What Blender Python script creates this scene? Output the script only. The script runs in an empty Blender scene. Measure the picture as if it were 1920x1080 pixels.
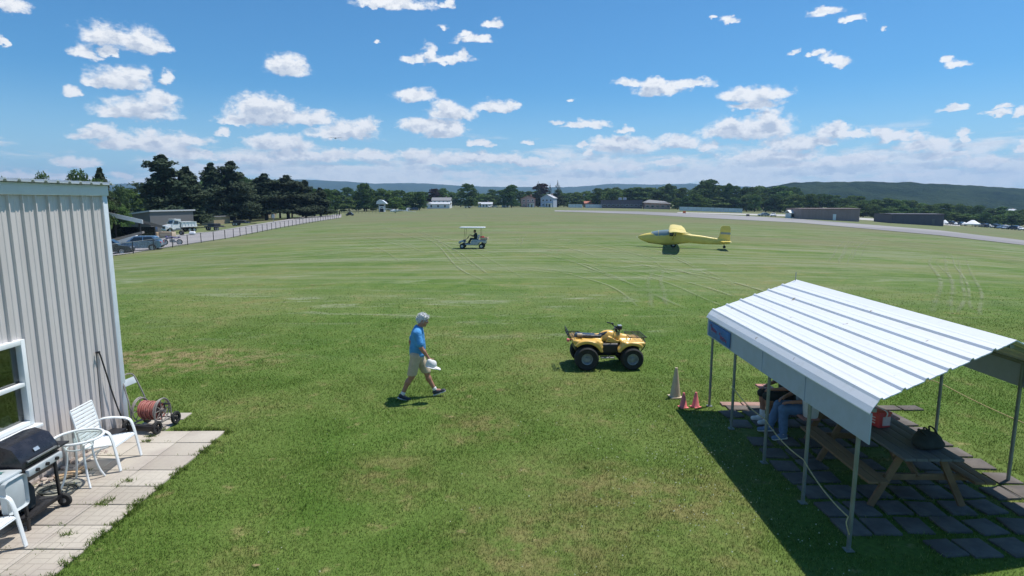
import bpy, bmesh, math, random
import numpy as np
from mathutils import Vector, Matrix, noise as mnoise
R = math.radians
PI = math.pi
random.seed(7)
rng = np.random.default_rng(11)
scene = bpy.context.scene
COL = scene.collection

# ------------------------------------------------------------------ camera
CAM_H, FPX, PITCH = 4.0, 1100.0, math.atan(162 / 1100.0)
cam_d = bpy.data.cameras.new('camera')
cam = bpy.data.objects.new('camera', cam_d)
COL.objects.link(cam)
cam.location = (0, 0, CAM_H)
cam.rotation_euler = (PI / 2 - PITCH, 0, 0)
cam_d.sensor_width = 36
cam_d.lens = 36 * FPX / 1920
cam_d.clip_start = 0.1
cam_d.clip_end = 40000
scene.camera = cam
CP, SP = math.cos(PITCH), math.sin(PITCH)

def sstep(a, b, v):
    t = min(1, max(0, (v - a) / (b - a)))
    return t * t * (3 - 2 * t)

def gz(x, y):
    """height of the field: level by the clubhouse, falling away gently to both sides"""
    if y < 18: return 0.0
    ye = min(y, 420.0)
    xe = x * ye / y
    xe = max(-.95 * ye, min(.95 * ye, xe))
    k = .055 if x < 0 else .0407
    return -k * xe * xe / ye * sstep(18, 50, y)

def ray(px, py):
    u, v = (px - 960) / FPX, (540 - py) / FPX
    return Vector((u, CP + v * SP, -SP + v * CP))

def G(px, py):
    """where the line of sight through a photograph point meets the ground"""
    d = ray(px, py)
    lo, t = 1.0, 1.0
    while t < 3000:
        p = d * t
        if CAM_H + p.z < gz(p.x, p.y): break
        lo = t; t *= 1.03
    hi = t
    for _ in range(40):
        m = (lo + hi) / 2; p = d * m
        if CAM_H + p.z < gz(p.x, p.y): hi = m
        else: lo = m
    p = d * lo
    return Vector((p.x, p.y, gz(p.x, p.y)))

def AT(px, py, y):
    d = ray(px, py); t = y / d.y
    return Vector((d.x * t, y, CAM_H + d.z * t))

def ATZ(px, py, z):
    d = ray(px, py); t = (z - CAM_H) / d.z
    return Vector((d.x * t, d.y * t, z))

def GD(px, y):
    """ground point at distance y under a photograph column (horizon row used for the column)"""
    x = (px - 960) / FPX * y / CP * 0.99
    for _ in range(3):
        z = gz(x, y)
        x = (px - 960) / FPX * (y * CP + (CAM_H - z) * SP)
    return Vector((x, y, gz(x, y)))

def pxm(y):                      # metres per photograph pixel at distance y
    return y / FPX

# ------------------------------------------------------------------ object helpers
def tag(o, label=None, cat=None, group=None, kind=None):
    if label: o['label'] = label
    if cat: o['category'] = cat
    if group: o['group'] = group
    if kind: o['kind'] = kind
    return o

def thing(name, label, cat, loc=(0, 0, 0), rotz=0, group=None):
    o = bpy.data.objects.new(name, None)
    COL.objects.link(o)
    o.empty_display_size = .2
    o.location = loc; o.rotation_euler = (0, 0, rotz)
    return tag(o, label, cat, group)

def link_mesh(name, me, m, parent=None, loc=None):
    o = bpy.data.objects.new(name, me)
    COL.objects.link(o)
    if m is not None and not me.materials: me.materials.append(m)
    if parent: o.parent = parent
    if loc is not None: o.location = loc
    return o

def copy_tree(o, parent=None):
    c = o.copy(); COL.objects.link(c)
    if parent: c.parent = parent
    for ch in list(o.children): copy_tree(ch, c)
    return c

def place(o, loc, rotz, label=None, group=None, scale=None):
    o.location = loc; o.rotation_euler = (0, 0, rotz)
    if scale is not None: o.scale = (scale,) * 3 if not hasattr(scale, '__len__') else scale
    if label: o['label'] = label
    if group: o['group'] = group
    return o

class MB:
    """collects simple shapes in one mesh"""
    def __init__(s): s.bm = bmesh.new()
    def poly(s, pts):
        vs = [s.bm.verts.new(p) for p in pts]
        try: return s.bm.faces.new(vs)
        except ValueError: return None
    def hull(s, a, b, cap=True):
        """two rings of equal length joined"""
        va = [s.bm.verts.new(p) for p in a]; vb = [s.bm.verts.new(p) for p in b]
        n = len(va)
        for i in range(n):
            s.bm.faces.new((va[i], va[(i + 1) % n], vb[(i + 1) % n], vb[i]))
        if cap:
            s.bm.faces.new(list(reversed(va))); s.bm.faces.new(vb)
        return s
    def box(s, c, d, rot=None, bev=0):
        x, y, z = d[0] / 2, d[1] / 2, d[2] / 2
        M = Matrix.Translation(c) @ (rot.to_4x4() if rot is not None else Matrix())
        P = [M @ Vector(p) for p in ((-x, -y, -z), (x, -y, -z), (x, y, -z), (-x, y, -z), (-x, -y, z), (x, -y, z), (x, y, z), (-x, y, z))]
        vs = [s.bm.verts.new(p) for p in P]
        fs = [s.bm.faces.new([vs[i] for i in f]) for f in ((3, 2, 1, 0), (4, 5, 6, 7), (0, 1, 5, 4), (1, 2, 6, 5), (2, 3, 7, 6), (3, 0, 4, 7))]
        if bev:
            es = list({e for f in fs for e in f.edges})
            bmesh.ops.bevel(s.bm, geom=es, offset=bev, segments=2, affect='EDGES', profile=.5)
        return s
    def bar(s, a, b, w, h=None, up=(0, 0, 1), bev=0):
        a, b = Vector(a), Vector(b); h = h or w
        d = (b - a); L = d.length; d.normalize()
        u = Vector(up)
        if abs(d.dot(u)) > .99: u = Vector((1, 0, 0))
        r = d.cross(u).normalized(); u = r.cross(d)
        M = Matrix((d, r, u)).transposed()
        return s.box((a + b) / 2, (L, w, h), M, bev)
    def cyl(s, a, b, r0, r1=None, n=16, cap=True):
        a, b = Vector(a), Vector(b); r1 = r0 if r1 is None else r1
        d = (b - a).normalized()
        u = Vector((0, 0, 1)) if abs(d.z) < .9 else Vector((1, 0, 0))
        p = d.cross(u).normalized(); q = d.cross(p)
        ring = lambda c, r: [c + (p * math.cos(2 * PI * i / n) + q * math.sin(2 * PI * i / n)) * r for i in range(n)]
        return s.hull(ring(a, r0), ring(b, r1), cap)
    def tube(s, pts, r, n=8, closed=False):
        P = [Vector(p) for p in pts]; m = len(P)
        rs = r if hasattr(r, '__len__') else [r] * m
        rings = []; up = None
        for i in range(m):
            a = P[(i - 1) % m] if (closed or i > 0) else P[i]
            b = P[(i + 1) % m] if (closed or i < m - 1) else P[i]
            d = (b - a)
            if d.length < 1e-9: d = Vector((0, 0, 1))
            d.normalize()
            if up is None:
                up = Vector((0, 0, 1)) if abs(d.z) < .9 else Vector((1, 0, 0))
            e = d.cross(up)
            if e.length < 1e-5: e = d.orthogonal()
            e.normalize(); up = e.cross(d).normalized()
            rings.append([s.bm.verts.new(P[i] + (e * math.cos(2 * PI * k / n) + up * math.sin(2 * PI * k / n)) * rs[i]) for k in range(n)])
        for i in range(m if closed else m - 1):
            A, B = rings[i], rings[(i + 1) % m]
            for k in range(n):
                try: s.bm.faces.new((A[k], A[(k + 1) % n], B[(k + 1) % n], B[k]))
                except ValueError: pass
        if not closed:
            s.bm.faces.new(list(reversed(rings[0]))); s.bm.faces.new(rings[-1])
        return s
    def lathe(s, c, prof, axis='z', n=24):
        """prof: (radius, height) pairs"""
        rings = []
        for r, h in prof:
            ring = []
            for i in range(n):
                a = 2 * PI * i / n; x, y = r * math.cos(a), r * math.sin(a)
                p = {'z': (x, y, h), 'y': (x, h, y), 'x': (h, x, y)}[axis]
                ring.append(s.bm.verts.new(Vector(c) + Vector(p)))
            rings.append(ring)
        for A, B in zip(rings, rings[1:]):
            for k in range(n): s.bm.faces.new((A[k], A[(k + 1) % n], B[(k + 1) % n], B[k]))
        loop = prof[0] == prof[-1]
        if prof[0][0] > 1e-4 and not loop: s.bm.faces.new(list(reversed(rings[0])))
        if prof[-1][0] > 1e-4 and not loop: s.bm.faces.new(rings[-1])
        return s
    def loft(s, rings, cap=True):
        V = [[s.bm.verts.new(p) for p in r] for r in rings]
        n = len(V[0])
        for A, B in zip(V, V[1:]):
            for k in range(n):
                try: s.bm.faces.new((A[k], A[(k + 1) % n], B[(k + 1) % n], B[k]))
                except ValueError: pass
        if cap:
            s.bm.faces.new(list(reversed(V[0]))); s.bm.faces.new(V[-1])
        return s
    def prism(s, prof, y0, y1, taper=None):
        """side outline (x,z) given a width between y0 and y1; taper(x,z) -> width factor"""
        f = taper or (lambda x, z: 1)
        mid, h = (y0 + y1) / 2, (y1 - y0) / 2
        return s.hull([(x, mid - h * f(x, z), z) for x, z in prof], [(x, mid + h * f(x, z), z) for x, z in prof])
    def ball(s, c, r, n=12, rot=None):
        r = (r,) * 3 if not hasattr(r, '__len__') else r
        M = Matrix.Translation(c) @ (rot.to_4x4() if rot is not None else Matrix()) @ Matrix.Diagonal((*r, 1))
        bmesh.ops.create_uvsphere(s.bm, u_segments=n, v_segments=max(6, n * 2 // 3), radius=1, matrix=M)
        return s
    def sheet(s, rows):
        V = [[s.bm.verts.new(p) for p in r] for r in rows]
        for A, B in zip(V, V[1:]):
            for k in range(len(A) - 1): s.bm.faces.new((A[k], A[k + 1], B[k + 1], B[k]))
        return s
    def bevel(s, off, seg=2, ang=35):
        es = [e for e in s.bm.edges if len(e.link_faces) == 2 and e.calc_face_angle(0) > R(ang)]
        if es: bmesh.ops.bevel(s.bm, geom=es, offset=off, segments=seg, affect='EDGES', profile=.5, clamp_overlap=True)
        return s
    def mesh(s, name, smooth=None):
        bmesh.ops.recalc_face_normals(s.bm, faces=s.bm.faces)
        if smooth is not None:
            for f in s.bm.faces: f.smooth = True
            for e in s.bm.edges:
                if len(e.link_faces) == 2 and e.calc_face_angle(0) > R(smooth): e.smooth = False
        me = bpy.data.meshes.new(name); s.bm.to_mesh(me); s.bm.free()
        return me
    def build(s, name, m, parent=None, smooth=40, loc=None):
        return link_mesh(name, s.mesh(name, smooth), m, parent, loc)

def rz(a): return Matrix.Rotation(a, 3, 'Z')
def ry(a): return Matrix.Rotation(a, 3, 'Y')
def rx(a): return Matrix.Rotation(a, 3, 'X')

# ------------------------------------------------------------------ smooth solid shapes (signed distance -> surface)
def solid(prims, h=.012, pad=.03, name='solid'):
    """prims: ('cap',p0,p1,r0,r1,k) ('ell',c,r,rot,k) ('box',c,half,round,rot,k) ('cyl',c,axis,r,half,k)
    a leading '-' cuts, ('half',n,d) keeps n.p<d"""
    lo, hi = np.full(3, 1e9), np.full(3, -1e9)
    def bounds(p):
        t = p[0].lstrip('-')
        if t == 'cap':
            a, b = np.array(p[1]), np.array(p[2]); r = max(p[3], p[4])
            return np.minimum(a, b) - r, np.maximum(a, b) + r
        if t == 'ell': r = max(p[2]); return np.array(p[1]) - r, np.array(p[1]) + r
        if t == 'box': r = np.linalg.norm(p[2]) if p[4] is not None else np.array(p[2]); return np.array(p[1]) - r, np.array(p[1]) + r
        if t == 'cyl': r = math.hypot(p[3], p[4]); return np.array(p[1]) - r, np.array(p[1]) + r
    for p in prims:
        if p[0][0] != '-' and p[0] != 'half':
            a, b = bounds(p); lo = np.minimum(lo, a); hi = np.maximum(hi, b)
    lo -= pad; hi += pad
    n = np.ceil((hi - lo) / h).astype(int) + 1
    F = np.full(n, 10.0, np.float32)
    ax = [lo[i] + h * np.arange(n[i]) for i in range(3)]
    for p in prims:
        t = p[0]; cut = t[0] == '-'; t = t.lstrip('-')
        if t == 'half':
            nn = p[1]
            D = nn[0] * ax[0][:, None, None] + nn[1] * ax[1][None, :, None] + nn[2] * ax[2][None, None, :] - p[2]
            F = np.maximum(F, D.astype(np.float32)); continue
        k = p[-1]
        a, b = bounds(p); m = max(.05, 2.5 * k)
        i0 = np.clip(np.floor((a - m - lo) / h).astype(int), 0, n); i1 = np.clip(np.ceil((b + m - lo) / h).astype(int) + 1, 0, n)
        if np.any(i1 <= i0): continue
        X = ax[0][i0[0]:i1[0], None, None]; Y = ax[1][None, i0[1]:i1[1], None]; Z = ax[2][None, None, i0[2]:i1[2]]
        if t == 'cap':
            A, B = np.array(p[1], float), np.array(p[2], float); d = B - A; L2 = max(d @ d, 1e-9)
            T = np.clip(((X - A[0]) * d[0] + (Y - A[1]) * d[1] + (Z - A[2]) * d[2]) / L2, 0, 1)
            D = np.sqrt((X - A[0] - T * d[0]) ** 2 + (Y - A[1] - T * d[1]) ** 2 + (Z - A[2] - T * d[2]) ** 2) - (p[3] + T * (p[4] - p[3]))
        else:
            c = p[1]; dx, dy, dz = X - c[0], Y - c[1], Z - c[2]
            rot = p[3] if t == 'ell' else p[4] if t == 'box' else None
            if rot is not None:
                M = rot.transposed()
                dx, dy, dz = (M[0][0] * dx + M[0][1] * dy + M[0][2] * dz, M[1][0] * dx + M[1][1] * dy + M[1][2] * dz, M[2][0] * dx + M[2][1] * dy + M[2][2] * dz)
            if t == 'ell':
                r = p[2]
                k0 = np.sqrt((dx / r[0]) ** 2 + (dy / r[1]) ** 2 + (dz / r[2]) ** 2) + 1e-9
                k1 = np.sqrt((dx / r[0] ** 2) ** 2 + (dy / r[1] ** 2) ** 2 + (dz / r[2] ** 2) ** 2) + 1e-9
                D = k0 * (k0 - 1) / k1
            elif t == 'box':
                q, rd = p[2], p[3]
                qx, qy, qz = abs(dx) - q[0] + rd, abs(dy) - q[1] + rd, abs(dz) - q[2] + rd
                D = np.sqrt(np.maximum(qx, 0) ** 2 + np.maximum(qy, 0) ** 2 + np.maximum(qz, 0) ** 2) + np.minimum(np.maximum(np.maximum(qx, qy), qz), 0) - rd
            elif t == 'cyl':
                if p[2] == 'y': rr, hh = np.sqrt(dx ** 2 + dz ** 2), abs(dy)
                elif p[2] == 'x': rr, hh = np.sqrt(dy ** 2 + dz ** 2), abs(dx)
                else: rr, hh = np.sqrt(dx ** 2 + dy ** 2), abs(dz)
                D = np.maximum(rr - p[3], hh - p[4])
        S = F[i0[0]:i1[0], i0[1]:i1[1], i0[2]:i1[2]]
        D = np.broadcast_to(D, S.shape).astype(np.float32)
        if cut:
            D = -D
            if k > 0:
                H = np.clip(.5 - .5 * (D - S) / k, 0, 1); N = D * (1 - H) + S * H + k * H * (1 - H)
            else: N = np.maximum(S, D)
        elif k > 0:
            H = np.clip(.5 + .5 * (D - S) / k, 0, 1); N = D * (1 - H) + S * H - k * H * (1 - H)
        else: N = np.minimum(S, D)
        F[i0[0]:i1[0], i0[1]:i1[1], i0[2]:i1[2]] = N
    for i in range(3):
        sl = [slice(None)] * 3
        for e in (0, -1):
            sl[i] = e; F[tuple(sl)] = np.maximum(F[tuple(sl)], h)
    ins = F < 0
    nc = n - 1
    cnt = np.zeros(nc, np.int8)
    for a in (0, 1):
        for b in (0, 1):
            for c in (0, 1): cnt += ins[a:a + nc[0], b:b + nc[1], c:c + nc[2]]
    act = np.argwhere((cnt > 0) & (cnt < 8))
    idx = np.full(nc, -1, np.int32); idx[tuple(act.T)] = np.arange(len(act))
    acc = np.zeros((len(act), 3)); wt = np.zeros(len(act))
    cor = [(a, b, c) for a in (0, 1) for b in (0, 1) for c in (0, 1)]
    for c0 in cor:
        for axis in range(3):
            if c0[axis]: continue
            c1 = list(c0); c1[axis] = 1
            f0 = F[tuple((act + np.array(c0)).T)]; f1 = F[tuple((act + np.array(c1)).T)]
            m = (f0 < 0) != (f1 < 0)
            tt = np.where(m, f0 / np.where(f0 == f1, 1, f0 - f1), 0)
            pos = np.tile(np.array(c0, float), (len(act), 1)); pos[:, axis] += tt
            acc[m] += pos[m]; wt[m] += 1
    V = lo + h * (act + acc / np.maximum(wt, 1)[:, None])
    faces = []
    for axis in range(3):
        u, v = (axis + 1) % 3, (axis + 2) % 3
        sa = [slice(0, n[0]), slice(0, n[1]), slice(0, n[2])]; sb = list(sa)
        sa[axis] = slice(0, n[axis] - 1); sb[axis] = slice(1, n[axis])
        ch = np.argwhere(ins[tuple(sa)] != ins[tuple(sb)])
        ch = ch[(ch[:, u] > 0) & (ch[:, v] > 0) & (ch[:, u] < nc[u]) & (ch[:, v] < nc[v])]
        if not len(ch): continue
        eu, ev = np.zeros(3, int), np.zeros(3, int); eu[u] = 1; ev[v] = 1
        q = np.stack([idx[tuple((ch - eu - ev).T)], idx[tuple((ch - ev).T)], idx[tuple(ch.T)], idx[tuple((ch - eu).T)]], 1)
        fl = ins[tuple(ch.T)]
        q[~fl] = q[~fl][:, ::-1]
        faces.append(q)
    Q = np.concatenate(faces)
    # one smoothing pass
    nb = np.zeros_like(V); nw = np.zeros(len(V))
    for a in range(4):
        i, j = Q[:, a], Q[:, (a + 1) % 4]
        np.add.at(nb, i, V[j]); np.add.at(nw, i, 1)
    V = V * .5 + .5 * nb / np.maximum(nw, 1)[:, None]
    me = bpy.data.meshes.new(name)
    me.from_pydata(V.tolist(), [], Q.tolist())
    me.polygons.foreach_set('use_smooth', np.ones(len(Q), bool))
    me.update()
    return me

def solid_obj(name, prims, m, parent=None, h=.012):
    return link_mesh(name, solid(prims, h, name=name), m, parent)

def raw_mesh(name, V, F, smooth=False):
    """V (n,3) float, F (m,k) int arrays -> mesh, fast"""
    me = bpy.data.meshes.new(name)
    V = np.ascontiguousarray(V, np.float32); F = np.ascontiguousarray(F, np.int32); k = F.shape[1]
    me.vertices.add(len(V)); me.vertices.foreach_set('co', V.ravel())
    me.loops.add(F.size); me.loops.foreach_set('vertex_index', F.ravel())
    me.polygons.add(len(F)); me.polygons.foreach_set('loop_start', np.arange(0, F.size, k, dtype=np.int32))
    me.polygons.foreach_set('loop_total', np.full(len(F), k, np.int32))
    if smooth: me.polygons.foreach_set('use_smooth', np.ones(len(F), bool))
    me.update(calc_edges=True); me.validate()
    return me
# ------------------------------------------------------------------ materials
class NT:
    def __init__(s, tree): s.t = tree
    def n(s, typ, **kw):
        nd = s.t.nodes.new(typ)
        ins = kw.pop('ins', {})
        for k, v in kw.items(): setattr(nd, k, v)
        for k, v in ins.items():
            if isinstance(v, bpy.types.NodeSocket): s.t.links.new(v, nd.inputs[k])
            else: nd.inputs[k].default_value = v
        return nd
    def math(s, op, a, b=None, c=None, clamp=False):
        nd = s.t.nodes.new('ShaderNodeMath'); nd.operation = op; nd.use_clamp = clamp
        for i, v in enumerate((a, b, c)):
            if v is None: continue
            if isinstance(v, bpy.types.NodeSocket): s.t.links.new(v, nd.inputs[i])
            else: nd.inputs[i].default_value = v
        return nd.outputs[0]
    def vmath(s, op, a, b=None, c=None, out=0):
        nd = s.t.nodes.new('ShaderNodeVectorMath'); nd.operation = op
        for i, v in enumerate((a, b, c)):
            if v is None: continue
            if isinstance(v, bpy.types.NodeSocket): s.t.links.new(v, nd.inputs[i])
            else: nd.inputs[i].default_value = v
        return nd.outputs[out]
    def noise(s, vec, scale, detail=3, rough=.55, dist=0, out='Fac'):
        nd = s.n('ShaderNodeTexNoise', ins={'Scale': scale, 'Detail': detail, 'Roughness': rough, 'Distortion': dist})
        if vec is not None: s.t.links.new(vec, nd.inputs['Vector'])
        return nd.outputs[out]
    def ramp(s, v, a, b, lo=0., hi=1., smooth=True):
        nd = s.n('ShaderNodeMapRange', interpolation_type='SMOOTHSTEP' if smooth else 'LINEAR',
                 ins={'From Min': a, 'From Max': b, 'To Min': lo, 'To Max': hi})
        s.t.links.new(v, nd.inputs['Value'])
        return nd.outputs[0]
    def mix(s, f, a, b, typ='MIX'):
        nd = s.t.nodes.new('ShaderNodeMix'); nd.data_type = 'RGBA'; nd.blend_type = typ
        for k, v in ((0, f), (6, a), (7, b)):
            if isinstance(v, bpy.types.NodeSocket): s.t.links.new(v, nd.inputs[k])
            else: nd.inputs[k].default_value = (*v, 1) if (k > 0 and len(v) == 3) else v
        return nd.outputs[2]

def new_mat(name):
    m = bpy.data.materials.new(name); m.use_nodes = True
    m.node_tree.nodes.clear()
    t = NT(m.node_tree)
    out = t.n('ShaderNodeOutputMaterial')
    b = t.n('ShaderNodeBsdfPrincipled')
    m.node_tree.links.new(b.outputs[0], out.inputs[0])
    return m, t, b, out

def mat(name, c, rough=.6, metal=0, var=.12, scale=6., dirt=None, bump=0., spec=.5, coat=0, detail=4, stretch=None, trans=0):
    """plain procedural material: base colour with soft wear, optional second dirt colour"""
    m, t, b, out = new_mat(name)
    co = t.n('ShaderNodeTexCoord').outputs['Object']
    if stretch: co = t.vmath('MULTIPLY', co, stretch)
    f = t.noise(co, scale, detail)
    lo = tuple(max(0, x * (1 - var)) for x in c); hi = tuple(min(1, x * (1 + var)) for x in c)
    col = t.mix(t.ramp(f, .3, .7), lo, hi)
    if dirt:
        g = t.noise(co, scale * .6, 6, .65)
        col = t.mix(t.ramp(g, dirt[1], dirt[1] + .2, 0, dirt[2]), col, dirt[0])
    t.t.links.new(col, b.inputs['Base Color'])
    rr = t.ramp(f, .3, .7, max(.03, rough - .07), min(1, rough + .07))
    t.t.links.new(rr, b.inputs['Roughness'])
    b.inputs['Metallic'].default_value = metal
    b.inputs['Specular IOR Level'].default_value = spec
    b.inputs['Coat Weight'].default_value = coat
    if trans: b.inputs['Transmission Weight'].default_value = trans
    if bump:
        bn = t.n('ShaderNodeBump', ins={'Strength': bump, 'Distance': .02})
        t.t.links.new(t.noise(co, scale * 5, 4), bn.inputs['Height'])
        t.t.links.new(bn.outputs[0], b.inputs['Normal'])
    return m

M = {}
def siding():
    m, t, b, out = new_mat('beige_steel_siding')
    pos = t.n('ShaderNodeNewGeometry').outputs['Position']
    st = t.noise(t.vmath('MULTIPLY', pos, (1, 5, .35)), 1.3, 5, .6); sp_ = t.noise(pos, 7, 5, .65)
    c = t.mix(t.ramp(st, .35, .7), (.64, .59, .57), (.565, .52, .50))
    z = t.n('ShaderNodeSeparateXYZ', ins={0: pos}).outputs['Z']
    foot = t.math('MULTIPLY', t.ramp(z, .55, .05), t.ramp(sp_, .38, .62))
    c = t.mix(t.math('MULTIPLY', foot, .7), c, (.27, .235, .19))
    c = t.mix(t.ramp(sp_, .66, .74, 0, .5), c, (.4, .36, .31))
    t.t.links.new(c, b.inputs['Base Color']); b.inputs['Roughness'].default_value = .45
    bn = t.n('ShaderNodeBump', ins={'Strength': .3, 'Distance': .02}); t.t.links.new(t.noise(pos, 1.6, 2), bn.inputs['Height']); t.t.links.new(bn.outputs[0], b.inputs['Normal'])
    return m

def roof_sheet():
    m, t, b, out = new_mat('white_roof_sheet')
    co = t.n('ShaderNodeTexCoord').outputs['Object']
    n1 = t.noise(t.vmath('MULTIPLY', co, (3, .5, 1)), 1.6, 5, .6); n2 = t.noise(co, 9, 4, .6); sp_ = t.noise(co, 5.5, 2, .5)
    c = t.mix(t.ramp(n1, .45, .75, 0, .45), (.77, .78, .80), (.62, .61, .58))
    c = t.mix(t.ramp(n2, .55, .75, 0, .25), c, (.55, .52, .46))
    c = t.mix(t.ramp(sp_, .715, .75, 0, .8), c, (.33, .26, .17))
    t.t.links.new(c, b.inputs['Base Color']); t.t.links.new(t.ramp(n1, .3, .7, .32, .5), b.inputs['Roughness'])
    bn = t.n('ShaderNodeBump', ins={'Strength': .25, 'Distance': .02}); t.t.links.new(t.noise(co, 1.7, 2), bn.inputs['Height']); t.t.links.new(bn.outputs[0], b.inputs['Normal'])
    return m
M['trim'] = mat('pale_trim', (.63, .68, .72), .4, var=.04, dirt=((.45, .45, .43), .6, .3))
M['roofsteel'] = roof_sheet()
M['white'] = mat('white_plastic', (.8, .82, .82), .35, var=.03, dirt=((.6, .6, .55), .62, .3))
M['whitepaint'] = mat('white_paint', (.72, .73, .73), .4, var=.05, dirt=((.45, .43, .4), .6, .3))
M['fascia'] = mat('blue_grey_panel', (.40, .455, .54), .5, var=.05, dirt=((.34, .35, .36), .58, .4))
M['post'] = mat('galvanised_post', (.22, .24, .225), .5, metal=.35, var=.1, scale=9)
M['black'] = mat('black_plastic', (.018, .018, .021), .45, var=.3)
M['blackgloss'] = mat('black_enamel', (.02, .02, .026), .28, var=.2, dirt=((.08, .08, .09), .58, .5))
M['rubber'] = mat('rubber', (.022, .022, .022), .85, var=.25, scale=14, bump=.3, dirt=((.08, .075, .06), .56, .5))
M['steel'] = mat('grey_steel', (.32, .33, .34), .4, metal=.6, var=.15)
M['silver'] = mat('silver_rim', (.55, .58, .6), .35, metal=.6, var=.1)
M['glass'] = mat('dark_glass', (.03, .035, .04), .06, var=.1, spec=.8)
M['siding'] = siding()
M['skin'] = mat('skin', (.40, .19, .125), .55, var=.08, scale=20)
M['hair'] = mat('white_hair', (.9, .89, .87), .8, var=.15, scale=60, bump=.5)
M['shirt'] = mat('blue_shirt', (.07, .29, .60), .85, var=.14, scale=4, bump=.9)
M['khaki'] = mat('khaki_cloth', (.52, .42, .30), .85, var=.08, scale=14, bump=.2)
M['denim'] = mat('denim', (.12, .2, .34), .9, var=.15, scale=12, bump=.2)
M['greycloth'] = mat('grey_cloth', (.22, .25, .27), .9, var=.1, scale=14, bump=.2)
M['darkcloth'] = mat('dark_cloth', (.035, .04, .04), .9, var=.2, scale=14)
M['whitecloth'] = mat('white_cloth', (.75, .74, .72), .85, var=.05, scale=20, bump=.3)
M['navyshoe'] = mat('dark_shoe', (.03, .033, .05), .6, var=.2, scale=30)
M['sole'] = mat('pale_sole', (.6, .6, .58), .7, var=.1)
M['yellow'] = mat('yellow_plastic', (.80, .48, .11), .3, var=.07, scale=5, dirt=((.42, .33, .18), .6, .35), coat=.2)
M['seat'] = mat('seat_vinyl', (.03, .034, .042), .3, var=.15, scale=20)
M['gyellow'] = mat('pale_yellow_fabric', (.76, .60, .15), .4, var=.06, scale=2, dirt=((.5, .42, .16), .6, .3))
M['red'] = mat('red_plastic', (.62, .06, .06), .45, var=.1)
M['redorange'] = mat('faded_red_cone', (.76, .19, .19), .6, var=.12, scale=12, dirt=((.6, .4, .33), .58, .5))
M['tan'] = mat('weathered_tan_plastic', (.55, .44, .31), .7, var=.08, scale=8, dirt=((.33, .28, .22), .55, .4))
M['wood'] = mat('weathered_wood', (.21, .125, .065), .75, var=.2, scale=5, stretch=(1, .12, 1), bump=.2)
M['greywood'] = mat('grey_wood', (.14, .135, .135), .7, var=.15, scale=5, stretch=(1, .12, 1), bump=.2)
M['redwood'] = mat('faded_red_boards', (.42, .2, .17), .75, var=.15, scale=5, stretch=(1, .12, 1))
M['rope'] = mat('yellow_rope', (.48, .40, .2), .9, var=.2, scale=40)
M['hose'] = mat('dusty_red_hose', (.36, .12, .10), .6, var=.15, scale=14, dirt=((.45, .28, .24), .52, .5))
M['taupe'] = mat('taupe_metal', (.3, .27, .25), .5, metal=.2, var=.1)
M['greenhose'] = mat('dark_hose', (.05, .055, .05), .6, var=.3, scale=30)
M['lightgrey'] = mat('light_grey_resin', (.46, .5, .52), .5, var=.06, dirt=((.3, .32, .33), .58, .4))
M['teal'] = mat('teal_cloth', (.12, .32, .3), .9, var=.15)
M['stone'] = mat('pinkish_rubble', (.4, .33, .29), .9, var=.25, scale=9, bump=.4)
M['asphalt'] = mat('asphalt', (.05, .05, .052), .9, var=.2)
M['signblue'] = mat('blue_banner', (.05, .16, .38), .6, var=.15, scale=8)
M['signred'] = mat('red_lettering', (.38, .08, .12), .6, var=.1)
M['pine_bark'] = mat('pine_bark', (.07, .055, .045), .95, var=.3, scale=5)
M['bark'] = mat('tree_bark', (.06, .05, .042), .95, var=.3, scale=5)
M['carblue'] = mat('blue_grey_car_paint', (.2, .3, .42), .25, metal=.35, var=.03, coat=.5)
M['cardark'] = mat('charcoal_car_paint', (.03, .032, .04), .25, metal=.2, var=.05, coat=.5)
M['carsilver'] = mat('silver_car_paint', (.5, .52, .55), .25, metal=.4, var=.03, coat=.5)
M['carwhite'] = mat('white_car_paint', (.86, .86, .86), .25, var=.03, coat=.4)
M['carnavy'] = mat('navy_car_paint', (.05, .07, .13), .25, metal=.2, var=.05, coat=.5)
M['purple'] = mat('violet_bodywork', (.09, .06, .2), .35, var=.1, coat=.3)
M['greywall'] = mat('grey_metal_wall', (.14, .135, .14), .6, var=.06, scale=1)
M['tanwall'] = mat('tan_wall', (.34, .27, .17), .7, var=.08, scale=1)
M['brownwall'] = mat('mauve_brown_siding', (.29, .215, .21), .7, var=.08, scale=.4, stretch=(3, 3, .3))
M['darkwall'] = mat('dark_slate_siding', (.11, .10, .125), .7, var=.08, scale=.4, stretch=(3, 3, .3))
M['roofgrey'] = mat('grey_shingle', (.22, .22, .23), .8, var=.15, scale=2)
M['rooflight'] = mat('pale_roof', (.52, .53, .56), .5, var=.06, scale=1)
M['housewhite'] = mat('pale_house_siding', (.76, .78, .8), .6, var=.05, scale=1)
M['houseblue'] = mat('grey_blue_siding', (.44, .5, .6), .6, var=.05, scale=1)
M['housered'] = mat('faded_pink_brick', (.46, .29, .26), .8, var=.12, scale=1)
M['roofred'] = mat('terracotta_roof', (.4, .14, .09), .8, var=.12, scale=2)
M['slatefence'] = mat('pale_panel_fence', (.62, .68, .73), .7, var=.06, scale=.5)
M['orange'] = mat('orange_marker', (.6, .13, .03), .6, var=.1)
M['canvas'] = mat('white_canvas', (.8, .8, .8), .8, var=.03, scale=2)
M['bird'] = mat('dark_airframe', (.1, .11, .13), .5, var=.1)
M['log'] = mat('bare_timber', (.42, .3, .19), .85, var=.2, scale=4)
M['pavered'] = mat('red_paver', (.36, .22, .18), .9, var=.15, scale=7, bump=.3)

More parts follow.
